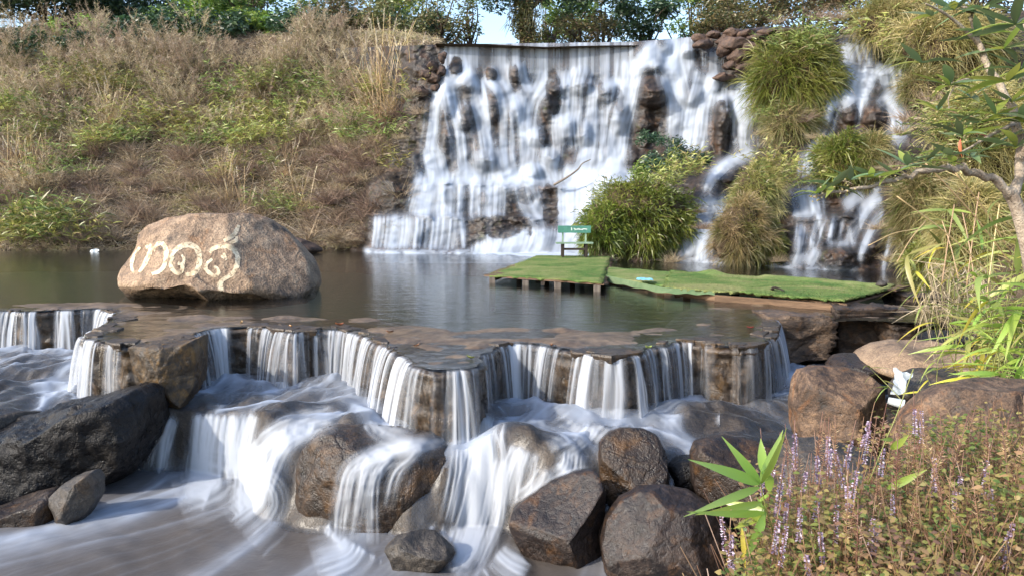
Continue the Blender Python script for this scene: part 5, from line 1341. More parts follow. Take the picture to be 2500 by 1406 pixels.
G = {}
G['straw'] = leaf_mat('straw_grass', [(.20, .13, .065), (.30, .205, .105), (.40, .29, .155)], trans=.25)
G['brown'] = leaf_mat('brown_dry_grass', [(.10, .074, .05), (.185, .14, .094), (.27, .205, .135)], trans=.2)
G['purple'] = leaf_mat('purplish_grass', [(.12, .085, .062), (.19, .138, .10), (.27, .20, .145)], trans=.25)
G['olive'] = leaf_mat('olive_grass', [(.075, .08, .022), (.12, .125, .035), (.19, .175, .06)], trans=.3)
G['bamboo'] = leaf_mat('bamboo_leaf', [(.07, .105, .025), (.135, .185, .04), (.22, .255, .07)], dead=(.30, .22, .11), dead_amt=.18, trans=.35)
G['bamboo_y'] = leaf_mat('yellow_bamboo_leaf', [(.14, .16, .035), (.23, .25, .06), (.33, .31, .10)], dead=(.34, .24, .12), dead_amt=.2, trans=.35)
G['green'] = leaf_mat('fresh_green_leaf', [(.07, .12, .02), (.13, .20, .032), (.20, .27, .055)], trans=.4)
G['dark'] = leaf_mat('dark_green_leaf', [(.012, .032, .016), (.024, .055, .024), (.045, .085, .035)], trans=.3, gloss=.06)
G['mid'] = leaf_mat('mid_green_leaf', [(.04, .075, .02), (.08, .12, .032), (.13, .165, .045)], trans=.35)
G['oliveleaf'] = leaf_mat('olive_leaf', [(.05, .058, .02), (.09, .095, .035), (.14, .13, .055)], dead=(.18, .12, .06), dead_amt=.2, trans=.3)
G['brownleaf'] = leaf_mat('brownish_leaf', [(.065, .05, .025), (.11, .085, .04), (.16, .12, .06)], dead=(.06, .08, .025), dead_amt=.35, trans=.3)
G['panicle'] = leaf_mat('feathery_grass_heads', [(.13, .12, .05), (.24, .185, .12), (.34, .265, .19)], trans=.35)
G['plume'] = leaf_mat('pale_plume', [(.34, .27, .2), (.5, .42, .33)], trans=.3)
for me_ in PLUME: me_.materials.append(G['plume'])
G['moss'] = leaf_mat('hanging_moss_grass', [(.06, .085, .014), (.115, .14, .022), (.19, .19, .05)], dead=(.22, .15, .07), dead_amt=.12, trans=.3)
G['bark'] = plain_mat('bark', (.03, .022, .016), (.10, .075, .055), rough=.95, scale=4, stretch=(2, 2, .5), bmp=.8)

PROTO = {
    'tuft': [tuft_mesh('dry_grass_tuft', 150 + 20 * i, .2 + .03 * i) for i in range(3)],
    'bamboo': [bamboo_mesh('bamboo_grass', 22 + 3 * i) for i in range(4)],
    'panicle': [panicle_mesh('feathery_grass') for i in range(3)],
    'fine': [tuft_mesh('fine_grass_tuft', 260, .25, (.3, .7), .010, (.3, .98)) for i in range(2)],
    'leafy': [],
}
for i in range(3):
    rg = np.random.default_rng(300 + i)
    cs = np.stack([rg.uniform(-.5, .5, 9), rg.uniform(-.4, .4, 9), rg.uniform(.15, .75, 9)], 1)
    PROTO['leafy'].append(pmesh('leafy_bush', leaf_cloud(canopy_pts(cs, [np.array([.28, .28, .24])] * 9, 260, rg), .10, rg)))
def proto(kind, i, mat):
    """mesh of this kind in this material (meshes are shared by all alike plants)"""
    key = (kind, i, mat.name)
    if key not in _pm:
        me = PROTO[kind][i]
        if len(me.materials): me = me.copy()
        me.materials.append(mat); _pm[key] = me
    return _pm[key]
_pm = {}
bpx, bpy_ = to_px(LBP)
def bank_at(px, py):
    k = np.argmin((bpx - px) ** 2 + (bpy_ - py) ** 2 * 2.0)
    return LBP.reshape(-1, 3)[k].copy()
cpx, cpy = U, PYG
def cliff_at(px, py):
    j = int(np.argmin(np.abs(cu - px))); i = int(np.argmin(np.abs(PYG[:, j] - py)))
    return cliffV[i, j].copy()
pr = random.Random(99)
def zone(px, py):
    v = 'at foot of' if py > 520 else ('low on' if py > 420 else ('midway up' if py > 260 else 'high on'))
    h = 'below dark tree' if px < 250 else ('behind painted boulder' if px < 700 else 'beside the falls')
    return v, h
def plant(kind, mat, p, scale, name, label, cat, group, sx=1.0, tilt=0.0):
    i = pr.randrange(len(PROTO[kind]))
    me = proto(kind, i, G[mat])
    o = link(name, me, None, None, loc=V3(p), rot=(pr.uniform(-.12, .12) - tilt, pr.uniform(-.12, .12), pr.uniform(0, 6.28)), scale=(scale * sx, scale * sx, scale))
    return tag(o, label, cat, group)
def bank_plant(kind, mat, px, py, scale, name, words, cat, sink=.05):
    p = bank_at(px, py); p[2] -= sink; scale *= 1.3
    v, h = zone(px, py)
    return plant(kind, mat, p, scale, name, f'{words} {v} left bank {h}', cat, f'{words} {v} left bank {h}', tilt=-.0)

# ------------------------------------------------------------------ left bank vegetation
# matted dead grass over the whole slope: nobody could count it
nb = 60000
uu = VR.uniform(.28, .999, nb); vv = VR.uniform(.18, .765, nb)
bp_ = bank_pt(uu, vv)
hue = fbm(bp_[:, 0] / 2.2, bp_[:, 2] / 1.6, oct=3, seed=88)
dirs = rdir(nb, VR.uniform(.1, .95, nb)) + np.array([0, -.35, 0])
v_, q_, t_ = blades(bp_, dirs, VR.uniform(.25, .75, nb), VR.uniform(.012, .028, nb), VR.uniform(.2, .9, nb), 3, tint=np.clip(.5 + .35 * hue + VR.normal(0, .22, nb), 0, 1))
G['thatch'] = leaf_mat('matted_dead_grass', [(.10, .08, .056), (.185, .145, .10), (.28, .22, .155), (.35, .28, .175), (.22, .21, .08)], trans=.2)
tag(link('dead_grass', mesh_np('dead_grass', v_, q_, attrs={'tint': t_}, smooth=False), G['thatch']), 'matted dead grass covering the left bank', 'grass', kind='stuff')
for k in range(250):
    px, py = pr.uniform(-40, 1010), (pr.uniform(215, 590) if k < 120 else pr.uniform(360, 595))
    m = pr.choice(['straw', 'brown', 'brown', 'purple', 'purple', 'olive', 'straw'])
    wd = {'straw': 'straw-coloured dry grass tuft', 'brown': 'brown dry grass tuft', 'purple': 'dull tan grass tuft', 'olive': 'olive grass tuft'}[m]
    bank_plant('tuft' if pr.random() < .7 else 'fine', m, px, py, pr.uniform(.7, 1.3), 'grass_tuft', wd, 'grass')
bam = [(270, 220), (330, 230), (160, 240), (480, 300), (430, 340), (520, 320), (620, 340), (690, 270), (730, 260), (560, 290), (90, 290), (260, 360), (700, 330), (640, 520), (700, 520), (900, 260), (780, 220), (850, 320), (960, 340), (50, 340), (460, 330),
       (350, 300), (610, 300), (660, 300), (390, 270), (200, 300), (120, 330), (310, 350), (820, 250), (560, 345), (480, 360), (30, 260), (740, 300), (680, 360), (590, 370), (150, 200), (230, 190), (400, 210), (640, 230), (1000, 250)]
for k in range(22): bam.append((pr.uniform(0, 1000), pr.uniform(190, 440)))
for (px, py) in bam:
    m = pr.choice(['bamboo', 'bamboo', 'bamboo_y'])
    bank_plant('bamboo', m, px, py, pr.uniform(.75, 1.15), 'bamboo_grass', 'green bamboo grass clump' if m == 'bamboo' else 'yellowish bamboo grass clump', 'bamboo grass')
pan = [(235, 130), (265, 115), (205, 170), (185, 190), (300, 150), (330, 175), (280, 175), (240, 180), (450, 280), (430, 310), (360, 220), (250, 230), (560, 190), (750, 160), (790, 170), (820, 190), (100, 480), (130, 480), (60, 500), (110, 500), (410, 180), (500, 200), (600, 180), (340, 210), (460, 220), (20, 240),
       (700, 200), (880, 190), (640, 190), (300, 210), (220, 210), (150, 180), (40, 200)]
for k in range(75): pan.append((pr.uniform(0, 960), pr.uniform(90, 380)))
for (px, py) in pan:
    bank_plant('panicle', 'panicle', px, py, pr.uniform(.85, 1.35), 'feathery_grass', 'feathery pinkish grass clump', 'grass')
def reed(px, py, scale, label, at=None, stems=18):
    st, tips, dd = reed_parts(stems)
    p = bank_at(px, py) if at is None else at
    r = empty('reed_clump', V3(p), (0, pr.uniform(-.05, .12), pr.uniform(0, 6))); r.scale = (scale,) * 3
    link('stems', pmesh('stems', st), G['straw'], r); 
    for i in range(len(tips)):
        o = link('plume', PLUME[i % 3], None, r, loc=V3(tips[i])); o.rotation_euler = V3(dd[i]).to_track_quat('Z', 'Y').to_euler()
    return tag(r, label, 'reed', 'tall straw reeds on the left bank')
for (px, py, s, lb) in [(905, 280, 1.15, 'tallest straw reeds leaning beside the falls, leftmost of that clump'), (935, 300, 1.2, 'tall straw reeds in the middle of the clump beside the falls'), (965, 280, 1.15, 'tall straw reeds in the clump beside the falls, near the rock'), (990, 230, .95, 'straw reeds growing closest to the weir'),
                        (940, 200, 1.0, 'straw reeds high on the bank above the clump beside the falls'), (600, 545, .75, 'low straw reeds above the painted boulder'), (740, 520, .75, 'low straw reeds right of the painted boulder'), (560, 500, .7, 'straw reeds a little above the painted boulder'),
                        (30, 440, .85, 'straw reeds at the far left edge half way up the bank'), (75, 450, .85, 'straw reeds half way up the bank near the left edge'), (110, 440, .7, 'straw reeds half way up the bank, second from the left edge clump'), (280, 300, .75, 'reeds with pale plumes above the middle of the left bank'),
                        (260, 310, .7, 'reeds with pale plumes on the left part of the bank'), (545, 450, .65, 'thin straw reeds in the middle of the bank'), (590, 350, .7, 'single group of plumed reeds on the upper bank'), (150, 130, .7, 'plumed reed leaning at the top of the bank under the dark tree'), (700, 430, .6, 'short straw reeds on the bank right of centre')]:
    reed(px, py, s, lb)
for i, (px, py, s) in enumerate([(60, 590, 1.3), (100, 588, 1.5), (140, 592, 1.45), (180, 592, 1.2), (30, 595, 1.2), (120, 575, 1.4), (85, 570, 1.3)]):
    bank_plant('bamboo', 'green' if i % 2 else 'bamboo', px, py, s, 'waterside_grass', 'lush green leafy grass', 'grass')
for k in range(26):
    px = pr.choice([pr.uniform(0, 330), pr.uniform(620, 880)])
    bank_plant('fine', pr.choice(['olive', 'olive', 'brown', 'moss']), px, pr.uniform(580, 606), pr.uniform(.6, 1.0), 'waterside_tuft', 'low olive grass tuft', 'grass')

# ------------------------------------------------------------------ trees above the bank and the weir
def tree(name, label, base, height, crown_c, crown_r, mat, nclump=26, per=70, leaf=.2, trunk_r=.16, seed=0, bare=0.0, cat='tree', lean=0):
    rg = np.random.default_rng(seed)
    base = np.asarray(base, float)
    r = tag(empty(name, V3(base)), label, cat)
    cc = np.asarray(crown_c, float) - base; cr_ = np.asarray(crown_r, float)
    u = unit(rg.normal(0, 1, (nclump, 3))) * rg.uniform(.25, 1.0, (nclump, 1)) ** .5
    cs = cc + u * cr_ * .82
    rad = [cr_ * rg.uniform(.22, .42) * np.array([1, 1, .75]) for _ in range(nclump)]
    mb = MB()
    top = cc * np.array([.8, .8, 1.0])
    path = catmull([(0, 0, -.4), tuple(top * .35 + rg.normal(0, .12, 3)), tuple(top * .7 + rg.normal(0, .15, 3)), tuple(top)], 14)
    mb.tube(path, np.linspace(trunk_r, trunk_r * .3, 14), 8)
    for c in cs[:: 2 if nclump > 20 else 1]:
        k = rg.integers(4, 11)
        a = path[k]
        mid = (a + c) / 2 + rg.normal(0, .15, 3) + np.array([0, 0, .15])
        mb.tube(catmull([a, mid, c], 7), np.linspace(trunk_r * .38, trunk_r * .08, 7), 5)
    mb.build('trunk', G['bark'], r, smooth=True)
    pts = canopy_pts(cs, rad, per, rg)
    link('crown', pmesh('crown', leaf_cloud(pts, leaf, rg)), G[mat], r)
    return r
def on_plateau(px, Y, z=8.0):
    p = W(px, 100, Y); p[2] = z; return p
def crown(px, py, Y): return W(px, py, Y)
def mpp(Y): return Y / 1850.0
TREES = [
    ('far_tree', 'far leafy tree behind the olive bush above the weir', 1400, 44, (1395, 30), (90, 80), 'mid', 22, 60, .22, 46),
    ('far_tree', 'far fresh green tree above the left end of the weir', 1040, 45, (1030, 20), (100, 100), 'green', 22, 50, .22, 47),
    ('far_tree', 'far olive tree right of the vine-wrapped trunk', 1330, 47, (1335, 60), (50, 70), 'oliveleaf', 14, 60, .2, 48),
    ('far_tree', 'far yellow-green tree above the dry stone wall', 1780, 45, (1790, 0), (120, 80), 'moss', 22, 60, .22, 49),
    ('far_tree', 'far green tree behind the thicket left of the weir', 860, 47, (850, 20), (150, 110), 'mid', 26, 60, .26, 41),
    ('far_tree', 'far olive tree behind the bright green one', 540, 50, (530, 30), (140, 110), 'oliveleaf', 26, 60, .28, 42),
    ('far_tree', 'far olive-green tree behind the dense dark one', 1680, 46, (1690, 30), (120, 90), 'mid', 22, 60, .24, 43),
    ('far_tree', 'far brownish tree above the bright green-topped dome', 1960, 42, (1960, 10), (140, 80), 'brownleaf', 22, 60, .22, 44),
    ('far_tree', 'far pale tree between the vine-wrapped trunk and the dark tree', 1470, 46, (1480, 20), (80, 90), 'oliveleaf', 18, 50, .22, 45),
    ('broad_tree', 'broad dark green tree filling the top left corner', 110, 44, (110, -25), (260, 125), 'dark', 46, 60, .26, 11),
    ('broad_tree', 'dark green tree right behind the top left one', 300, 46, (310, -25), (120, 110), 'dark', 26, 60, .26, 12),
    ('leafy_tree', 'bright green leafy tree above the middle of the left bank', 450, 42, (450, 30), (130, 95), 'green', 26, 34, .24, 13),
    ('leafy_tree', 'fresh green tree above the left bank, beside the brownish thicket', 620, 42, (610, 25), (130, 95), 'mid', 30, 36, .22, 14),
    ('leafy_tree', 'light green sapling in front of the fresh green tree', 690, 39.5, (690, 65), (75, 60), 'green', 14, 50, .18, 15),
    ('thicket', 'brownish thicket at the top of the bank left of the tall reeds', 800, 39, (800, 60), (130, 75), 'brownleaf', 24, 60, .18, 16),
    ('thicket', 'olive thicket above the tall reeds', 940, 38, (950, 50), (110, 80), 'oliveleaf', 22, 36, .18, 17),
    ('slender_tree', 'thin olive tree against the white sky left of the weir', 1080, 38, (1080, 45), (100, 85), 'oliveleaf', 22, 22, .17, 18),
    ('slender_tree', 'thin leafy tree at the left edge of the white sky gap', 1150, 39, (1140, 40), (50, 80), 'mid', 12, 24, .16, 19),
    ('olive_bush', 'olive bush above the middle of the weir', 1420, 37, (1415, 70), (95, 55), 'oliveleaf', 22, 80, .15, 21),
    ('olive_bush', 'small yellow-olive bush beside the vine-wrapped trunk', 1350, 36.5, (1345, 92), (45, 35), 'moss', 10, 80, .13, 31),
    ('dark_tree', 'dark green dense tree above the right half of the weir', 1580, 38.5, (1575, 45), (95, 75), 'dark', 28, 80, .2, 22),
    ('thicket', 'brown-olive thicket above the dry stone wall', 1760, 36, (1760, 45), (110, 50), 'brownleaf', 24, 90, .15, 23),
    ('thicket', 'tall brown-olive thicket behind the dry stone wall', 1860, 38, (1850, 15), (150, 65), 'oliveleaf', 24, 60, .18, 24),
    ('thicket', 'dry thicket at the top right above the side cascade', 2080, 34, (2080, 5), (160, 70), 'brownleaf', 24, 70, .17, 25),
    ('thicket', 'dry brown thicket in the top right corner', 2380, 30, (2380, -20), (180, 120), 'brownleaf', 24, 70, .16, 26),
]
for (nm, lb, bx_, Y, (cx_, cy_), (rx_, ry_), mat, ncl, per, lf, sd) in TREES:
    c = crown(cx_, cy_, Y)
    tree(nm, lb, on_plateau(bx_, Y, 8.0), 6, c, (rx_ * mpp(Y), rx_ * mpp(Y) * .8, ry_ * mpp(Y)), mat, ncl, per, lf, seed=sd)
for k in range(40):                                     # bushes along the top of the bank
    px = -40 + k * 28 + pr.uniform(-12, 12)
    p = W(px, float(np.interp(px, [0, 350, 700, 1050], [135, 108, 88, 95])) + pr.uniform(-8, 10), pr.uniform(38.5, 41)); p[2] -= .5
    m = 'dark' if px < 120 else pr.choice(['green', 'green', 'green', 'mid', 'moss', 'oliveleaf', 'brownleaf'])
    wd = {'dark': 'dark green', 'mid': 'mid green', 'green': 'fresh green', 'oliveleaf': 'olive', 'moss': 'yellow-olive', 'brownleaf': 'brownish'}[m]
    h = 'above the painted boulder' if 250 < px < 760 else ('in the far left part' if px <= 250 else 'near the weir')
    plant('leafy', m, p, pr.uniform(1.4, 2.6), 'crest_bush', f'{wd} bush on the left crest {h}', 'bush', f'{wd} bushes on the left crest {h}')
# the big tree with the thick vine-wrapped trunk behind the weir
Y = 36.0
bt = tag(empty('vine_wrapped_tree', V3(on_plateau(1285, Y, 7.6))), 'tree with a thick vine-wrapped trunk rising behind the weir', 'tree')
o_ = np.array(bt.location)
mb = MB()
tp_ = [on_plateau(1285, Y, 7.2), W(1288, 90, Y), W(1283, 40, Y), W(1290, -20, Y), W(1300, -120, Y)]
mb.tube(catmull([p - o_ for p in tp_], 16), np.linspace(.42, .26, 16), 10)
for e in [(1200, -20), (1370, -10), (1420, -60), (1240, -90), (1330, -120)]:
    mb.tube(catmull([W(1287, 30, Y) - o_, (W(1287, 0, Y) + W(*e, Y)) / 2 - o_, W(*e, Y - .5) - o_], 8), np.linspace(.14, .04, 8), 6)
mb.build('trunk', G['bark'], bt, smooth=True)
rg = np.random.default_rng(71)
cs = [W(x, y, Y + rg.uniform(-1, 1)) - o_ for x, y in [(1190, -30), (1230, -60), (1300, -80), (1370, -40), (1420, -30), (1450, -70), (1330, -20), (1260, -25), (1400, 5), (1210, 0), (1480, -20), (1150, -60)]]
link('crown', pmesh('crown', leaf_cloud(canopy_pts(cs, [np.array([.8, .8, .6])] * 12, 130, rg), .2, rg)), G['dark'], bt)
cs = [W(1283 + rg.uniform(-28, 30), y, Y - .35) - o_ for y in np.linspace(105, 5, 20)]
parts = [leaf_cloud(canopy_pts(cs, [np.array([.38, .35, .3])] * 20, 130, rg), .14, rg)]
hb = np.array([W(1283 + rg.uniform(-45, 45), rg.uniform(-5, 60), Y - .5) - o_ for _ in range(150)])
parts.append(blades(hb, unit(np.array([0, 0, -1]) + .35 * rg.normal(0, 1, (150, 3))), rg.uniform(.4, .9, 150), .035, .1, 3, 'lance'))
link('vines', pmesh('vines', parts), G['oliveleaf'], bt)

# ------------------------------------------------------------------ grass domes and shrubs among the right-hand cascades
def dome(name, label, px, py, Y, rx, rz, mat, n=5200, L=(.12, .26), w=.016, droop=(.2, .8), core=True, cat='grass clump', ry=None, leafy=False, seed=0):
    """a cushion of grass: blades over an ellipsoid (radii in photograph pixels at distance Y)"""
    rg = np.random.default_rng(seed)
    c = W(px, py, Y); k = Y / 1850; R = np.array([rx * k, (ry or rx) * k, rz * k])
    r = tag(empty(name, V3(c - np.array([0, 0, R[2] * .8]))), label, cat)
    o = c - np.array(r.location)
    K = int(60 + rx * .5)
    td = unit(rg.normal(0, 1, (K, 3)) + np.array([0, -.45, .3])); tl = rg.uniform(.4, 2.3, K); tr2 = rg.uniform(.72, 1.16, K); thue = rg.normal(0, .22, K)
    n = int(n * 1.7); ki = rg.integers(0, K, n)
    d = unit(td[ki] + rg.normal(0, .16, (n, 3)))
    lump = 1 + .22 * fbm(d[:, 0] * 2.6 + seed, d[:, 1] * 2.6, d[:, 2] * 2.6, oct=4, seed=seed, gain=.6)
    P = o + d * R * (lump * tr2[ki] * rg.uniform(.8, 1.0, n))[:, None]
    nn = unit(d / R)
    out_ = unit(nn + .75 * (d - td[ki]) * 6 * .35 + .5 * rg.normal(0, 1, (n, 3)) + np.array([0, 0, .25]))
    tt_ = np.clip(.5 + .4 * fbm(d[:, 0] * 2 + 5, d[:, 1] * 2, d[:, 2] * 2, oct=3, seed=seed + 5) + thue[ki] + rg.normal(0, .15, n), 0, 1)
    leafy = leafy or mat == 'moss'
    link('foliage', pmesh('foliage', blades(P, out_, rg.uniform(*L, n) * tl[ki], w * (1.5 if mat == 'moss' else 1), rg.uniform(*droop, n), 3, prof='lance' if leafy else 'blade', tint=tt_, rg=rg)), G[mat], r)
    if core:
        Vd, F = ico(4)
        ll = 1 + .22 * fbm(Vd[:, 0] * 2.6 + seed, Vd[:, 1] * 2.6, Vd[:, 2] * 2.6, oct=4, seed=seed, gain=.6)
        link('light_block_core', mesh_np('light_block_core', o + Vd * R * .84 * ll[:, None], None, F), M['soil'], r)  # unseen dark core added inside the dome to block light
    return r
G['domegreen'] = leaf_mat('green_cushion_grass', [(.06, .095, .014), (.11, .155, .022), (.18, .21, .04)], dead=(.2, .14, .06), dead_amt=.08, trans=.35)
G['domestraw'] = leaf_mat('straw_cushion_grass', [(.10, .11, .03), (.19, .165, .06), (.31, .25, .12)], trans=.3)
G['domebrown'] = leaf_mat('brown_hanging_grass', [(.09, .075, .03), (.16, .13, .058), (.24, .19, .095)], dead=(.09, .12, .02), dead_amt=.3, trans=.25)
dome('cushion_shrub', 'large dark green bushy cushion of grass behind the bench', 1565, 538, 24.0, 124, 102, 'domegreen', 9000, seed=1, ry=85, leafy=True, w=.03, L=(.1, .2))
dome('cushion_shrub', 'rounded green cushion overlapping the large one at the foot of the falls', 1480, 560, 23.6, 62, 72, 'domegreen', 3200, seed=2, ry=60, leafy=True, w=.03, L=(.1, .2))
dome('grass_dome', 'bright green-topped grass dome between the falls and the side cascade', 1945, 195, 27.2, 100, 95, 'moss', 6500, seed=3, L=(.25, .5), ry=70)
dome('grass_dome', 'straw-coloured hanging grass dome beside the small cascade', 1808, 572, 21.4, 72, 78, 'domestraw', 4200, seed=4, ry=55)
dome('grass_dome', 'green hanging grass right against the straw-coloured dome', 1868, 590, 21.6, 42, 62, 'moss', 2200, seed=5, ry=35)
dome('grass_dome', 'dry straw clump above the straw-coloured dome', 1850, 470, 22.9, 62, 65, 'domestraw', 3200, seed=6, ry=45)
dome('grass_dome', 'green-topped grass dome in the middle of the side cascade', 2062, 405, 23.6, 66, 76, 'moss', 4000, seed=7, ry=50)
dome('grass_dome', 'brown grass hanging to the right of the green-topped dome', 2125, 390, 23.3, 50, 60, 'domebrown', 2400, seed=8, ry=35, L=(.18, .36))
dome('grass_dome', 'brown tuft hanging over the rock at the right of the side cascade', 2262, 215, 25.2, 58, 40, 'domebrown', 2200, seed=9, ry=40, L=(.2, .42))
dome('grass_mound', 'tall mound of brown hanging grass right of the side cascade', 2255, 520, 18.7, 70, 120, 'domebrown', 6500, seed=10, ry=50, L=(.16, .36))
dome('grass_mound', 'mossy green mound at the waterline on the right', 2262, 632, 17.6, 48, 42, 'moss', 2200, seed=11, ry=40)
dome('grass_mound', 'brown grassy mound under the foreground branch', 2370, 560, 16.5, 85, 115, 'domestraw', 5200, seed=12, ry=60, L=(.18, .36))
dome('grass_mound', 'dry grassy hump below the top right thicket', 2330, 110, 25.5, 130, 80, 'domestraw', 5600, seed=13, ry=60, L=(.22, .46), w=.022)
dome('grass_mound', 'straw grass hump above the side cascade', 2180, 55, 27.5, 90, 55, 'domestraw', 4000, seed=14, ry=50, L=(.22, .46), w=.02)
dome('grass_mound', 'dry grass slope behind the leathery-leaved branch', 2420, 330, 20, 130, 120, 'domestraw', 5200, seed=15, ry=60, L=(.2, .42), w=.018)
dome('grass_dome', 'dark brown root tuft hanging under the bright green-topped dome', 1930, 300, 26.3, 55, 45, 'domebrown', 2000, seed=16, ry=40, L=(.2, .42))
# looser bamboo and leaves sprouting from them
def cliff_plant(kind, mat, px, py, Y, scale, words, cat='bamboo grass', nm='bamboo_grass', grp=None):
    return plant(kind, mat, W(px, py, Y), scale, nm, words, cat, grp or words)
for (px, py, Y, s, m, wd) in [(1650, 440, 24.2, 1.0, 'bamboo', 'green bamboo grass on top of the large cushion behind the bench'), (1690, 430, 24.6, .95, 'bamboo', 'green bamboo grass on top of the large cushion behind the bench'), (1620, 460, 24.0, .8, 'bamboo_y', 'yellowish bamboo grass on top of the large cushion behind the bench'),
                              (1880, 420, 22.8, .9, 'bamboo', 'green bamboo grass on the straw clump beside the side cascade'), (1920, 430, 22.9, .95, 'bamboo', 'green bamboo grass on the straw clump beside the side cascade'), (1900, 470, 22.4, .8, 'bamboo_y', 'yellowish bamboo grass on the straw clump beside the side cascade'), (1940, 460, 22.9, .8, 'bamboo', 'green bamboo grass on the straw clump beside the side cascade'),
                              (1940, 130, 26.6, 1.1, 'bamboo_y', 'yellow bamboo grass crowning the bright green-topped dome'), (1970, 150, 26.4, 1.1, 'bamboo_y', 'yellow bamboo grass crowning the bright green-topped dome'), (1990, 110, 27, 1.0, 'bamboo_y', 'yellow bamboo grass crowning the bright green-topped dome'), (1890, 300, 26.2, .8, 'bamboo_y', 'yellow bamboo grass hanging below the bright green-topped dome'),
                              (2150, 100, 27.2, 1.3, 'bamboo', 'coarse leaves hanging above the side cascade'), (2200, 130, 26.6, 1.2, 'bamboo_y', 'coarse yellowish leaves hanging above the side cascade'), (2240, 110, 26, 1.3, 'bamboo', 'coarse leaves hanging above the side cascade'), (2120, 60, 28, 1.2, 'bamboo_y', 'coarse yellowish leaves hanging above the side cascade'),
                              (2300, 330, 19.5, 1.0, 'bamboo', 'light green bamboo grass at the right of the side cascade'), (2340, 350, 19, 1.1, 'bamboo', 'light green bamboo grass at the right of the side cascade'), (2380, 370, 18.5, 1.0, 'bamboo_y', 'yellowish bamboo grass at the right of the side cascade'), (2290, 430, 18.4, .8, 'bamboo', 'light green bamboo grass at the right of the side cascade'), (2330, 300, 20, 1.0, 'bamboo', 'light green bamboo grass at the right of the side cascade')]:
    cliff_plant('bamboo', m, px, py, Y, s, wd)
for (px, py, Y, s) in [(1610, 400, 24.8, 1.0), (1650, 370, 25.4, 1.0), (1600, 340, 26.4, .8), (1700, 400, 25, .9), (1570, 420, 25.2, .9)]:
    cliff_plant('leafy', 'oliveleaf', px, py + 25, Y, s, 'loose leafy shrub growing up the rock above the large cushion', 'shrub', 'leafy_shrub')
for (px, py, Y, s, k, m) in [(1720, 560, 22.6, .8, 'fine', 'brown'), (1900, 640, 20.9, .7, 'fine', 'brown'), (2180, 640, 19.6, .8, 'fine', 'brown'), (2150, 560, 19.8, .8, 'fine', 'brown'), (1990, 340, 25, .8, 'fine', 'purple'), (1960, 300, 25.6, .9, 'tuft', 'brown'), (2200, 330, 22.6, .9, 'tuft', 'purple'), (2180, 420, 21.4, .8, 'tuft', 'purple'),
                             (2220, 300, 23, 1.0, 'tuft', 'purple'), (2280, 260, 23, 1.0, 'tuft', 'brown'), (2050, 50, 29.2, 1.1, 'tuft', 'straw'), (2110, 90, 28, 1.0, 'tuft', 'brown'), (2000, 50, 30, 1.0, 'tuft', 'straw'), (1900, 60, 30.5, .8, 'tuft', 'olive'), (1560, 640, 23.2, .9, 'fine', 'brown'), (1640, 640, 22.8, .9, 'fine', 'brown'), (1480, 635, 23, .8, 'fine', 'brown'),
                             (1700, 520, 23.6, .7, 'fine', 'brown'), (1860, 330, 27.4, .8, 'fine', 'brown'), (1890, 350, 26.6, .8, 'tuft', 'brown'), (960, 560, 28.2, .9, 'fine', 'olive'), (900, 560, 28.6, .9, 'fine', 'olive'), (860, 590, 28.4, .9, 'fine', 'moss'), (1000, 240, 30.2, .9, 'tuft', 'straw'), (1020, 280, 30.3, .8, 'tuft', 'brown'), (980, 340, 30.1, .8, 'fine', 'olive'), (965, 420, 29.2, .8, 'fine', 'olive')]:
    wd = {'brown': 'small brown', 'purple': 'dull tan', 'straw': 'straw-coloured', 'olive': 'olive', 'moss': 'mossy'}[m] + (' grass tuft on the rock left of the falls' if px < 1100 else (' grass tuft on the rocks around the small middle cascade' if px < 1950 else ' grass tuft on the rocks around the side cascade'))
    cliff_plant(k, m, px, py, Y, s, wd, 'grass', 'rock_tuft')

# ------------------------------------------------------------------ foreground plants on the right bank
def lance_leaf(name, L, w, fold=.25, curl=.25, seg=7, tip=.6):
    t = np.linspace(0, 1, seg + 1)
    wv = w / 2 * np.clip(np.sin(np.pi * np.clip(t, .015, .99) ** tip), .03, 1)
    z = -curl * L * t ** 2
    V = np.stack([np.stack([t * L, wv, z + fold * wv], 1), np.stack([t * L, 0 * wv, z], 1), np.stack([t * L, -wv, z + fold * wv], 1)], 1)
    return mesh_np(name, V.reshape(-1, 3), grid_quads(seg + 1, 3), attrs={'tint': np.repeat(np.linspace(.3, .8, seg + 1), 3)}, smooth=True)
def orient(o, d, roll=0.0):
    q = V3(d).normalized().to_track_quat('X', 'Z')
    o.rotation_euler = (q @ Matrix.Rotation(roll, 3, 'X').to_quaternion()).to_euler()
def face_leaf(o, d, n):
    """leaf along d with its upper side towards n"""
    x = V3(d).normalized(); z = V3(n); z = (z - x * z.dot(x)).normalized(); y = z.cross(x)
    o.rotation_euler = Matrix((x, y, z)).transposed().to_euler()
G['sprig'] = leaf_mat('bright_bamboo_leaf', [(.15, .24, .03), (.22, .32, .05), (.30, .38, .09)], trans=.45, gloss=.06, var=.15)
G['sprig_y'] = leaf_mat('yellowing_bamboo_leaf', [(.36, .34, .04), (.45, .38, .06)], trans=.45, var=.1)
G['leather'] = leaf_mat('leathery_leaf', [(.05, .085, .035), (.085, .13, .055), (.14, .18, .065)], trans=.35, gloss=.10, var=.35)
G['leather_lit'] = leaf_mat('leathery_leaf_backlit', [(.15, .19, .03), (.24, .27, .05)], trans=.5, gloss=.08)  # yellow-green of lit leaves put into the colour of this copy
G['redleaf'] = leaf_mat('dying_red_leaf', [(.35, .07, .04), (.42, .14, .05)], trans=.4)
G['stemgreen'] = leaf_mat('green_stem', [(.13, .15, .04), (.2, .2, .07)], trans=.1)
G['branchbark'] = plain_mat('pale_branch_bark', (.2, .15, .11), (.5, .42, .33), rough=.9, scale=14, bmp=.8)

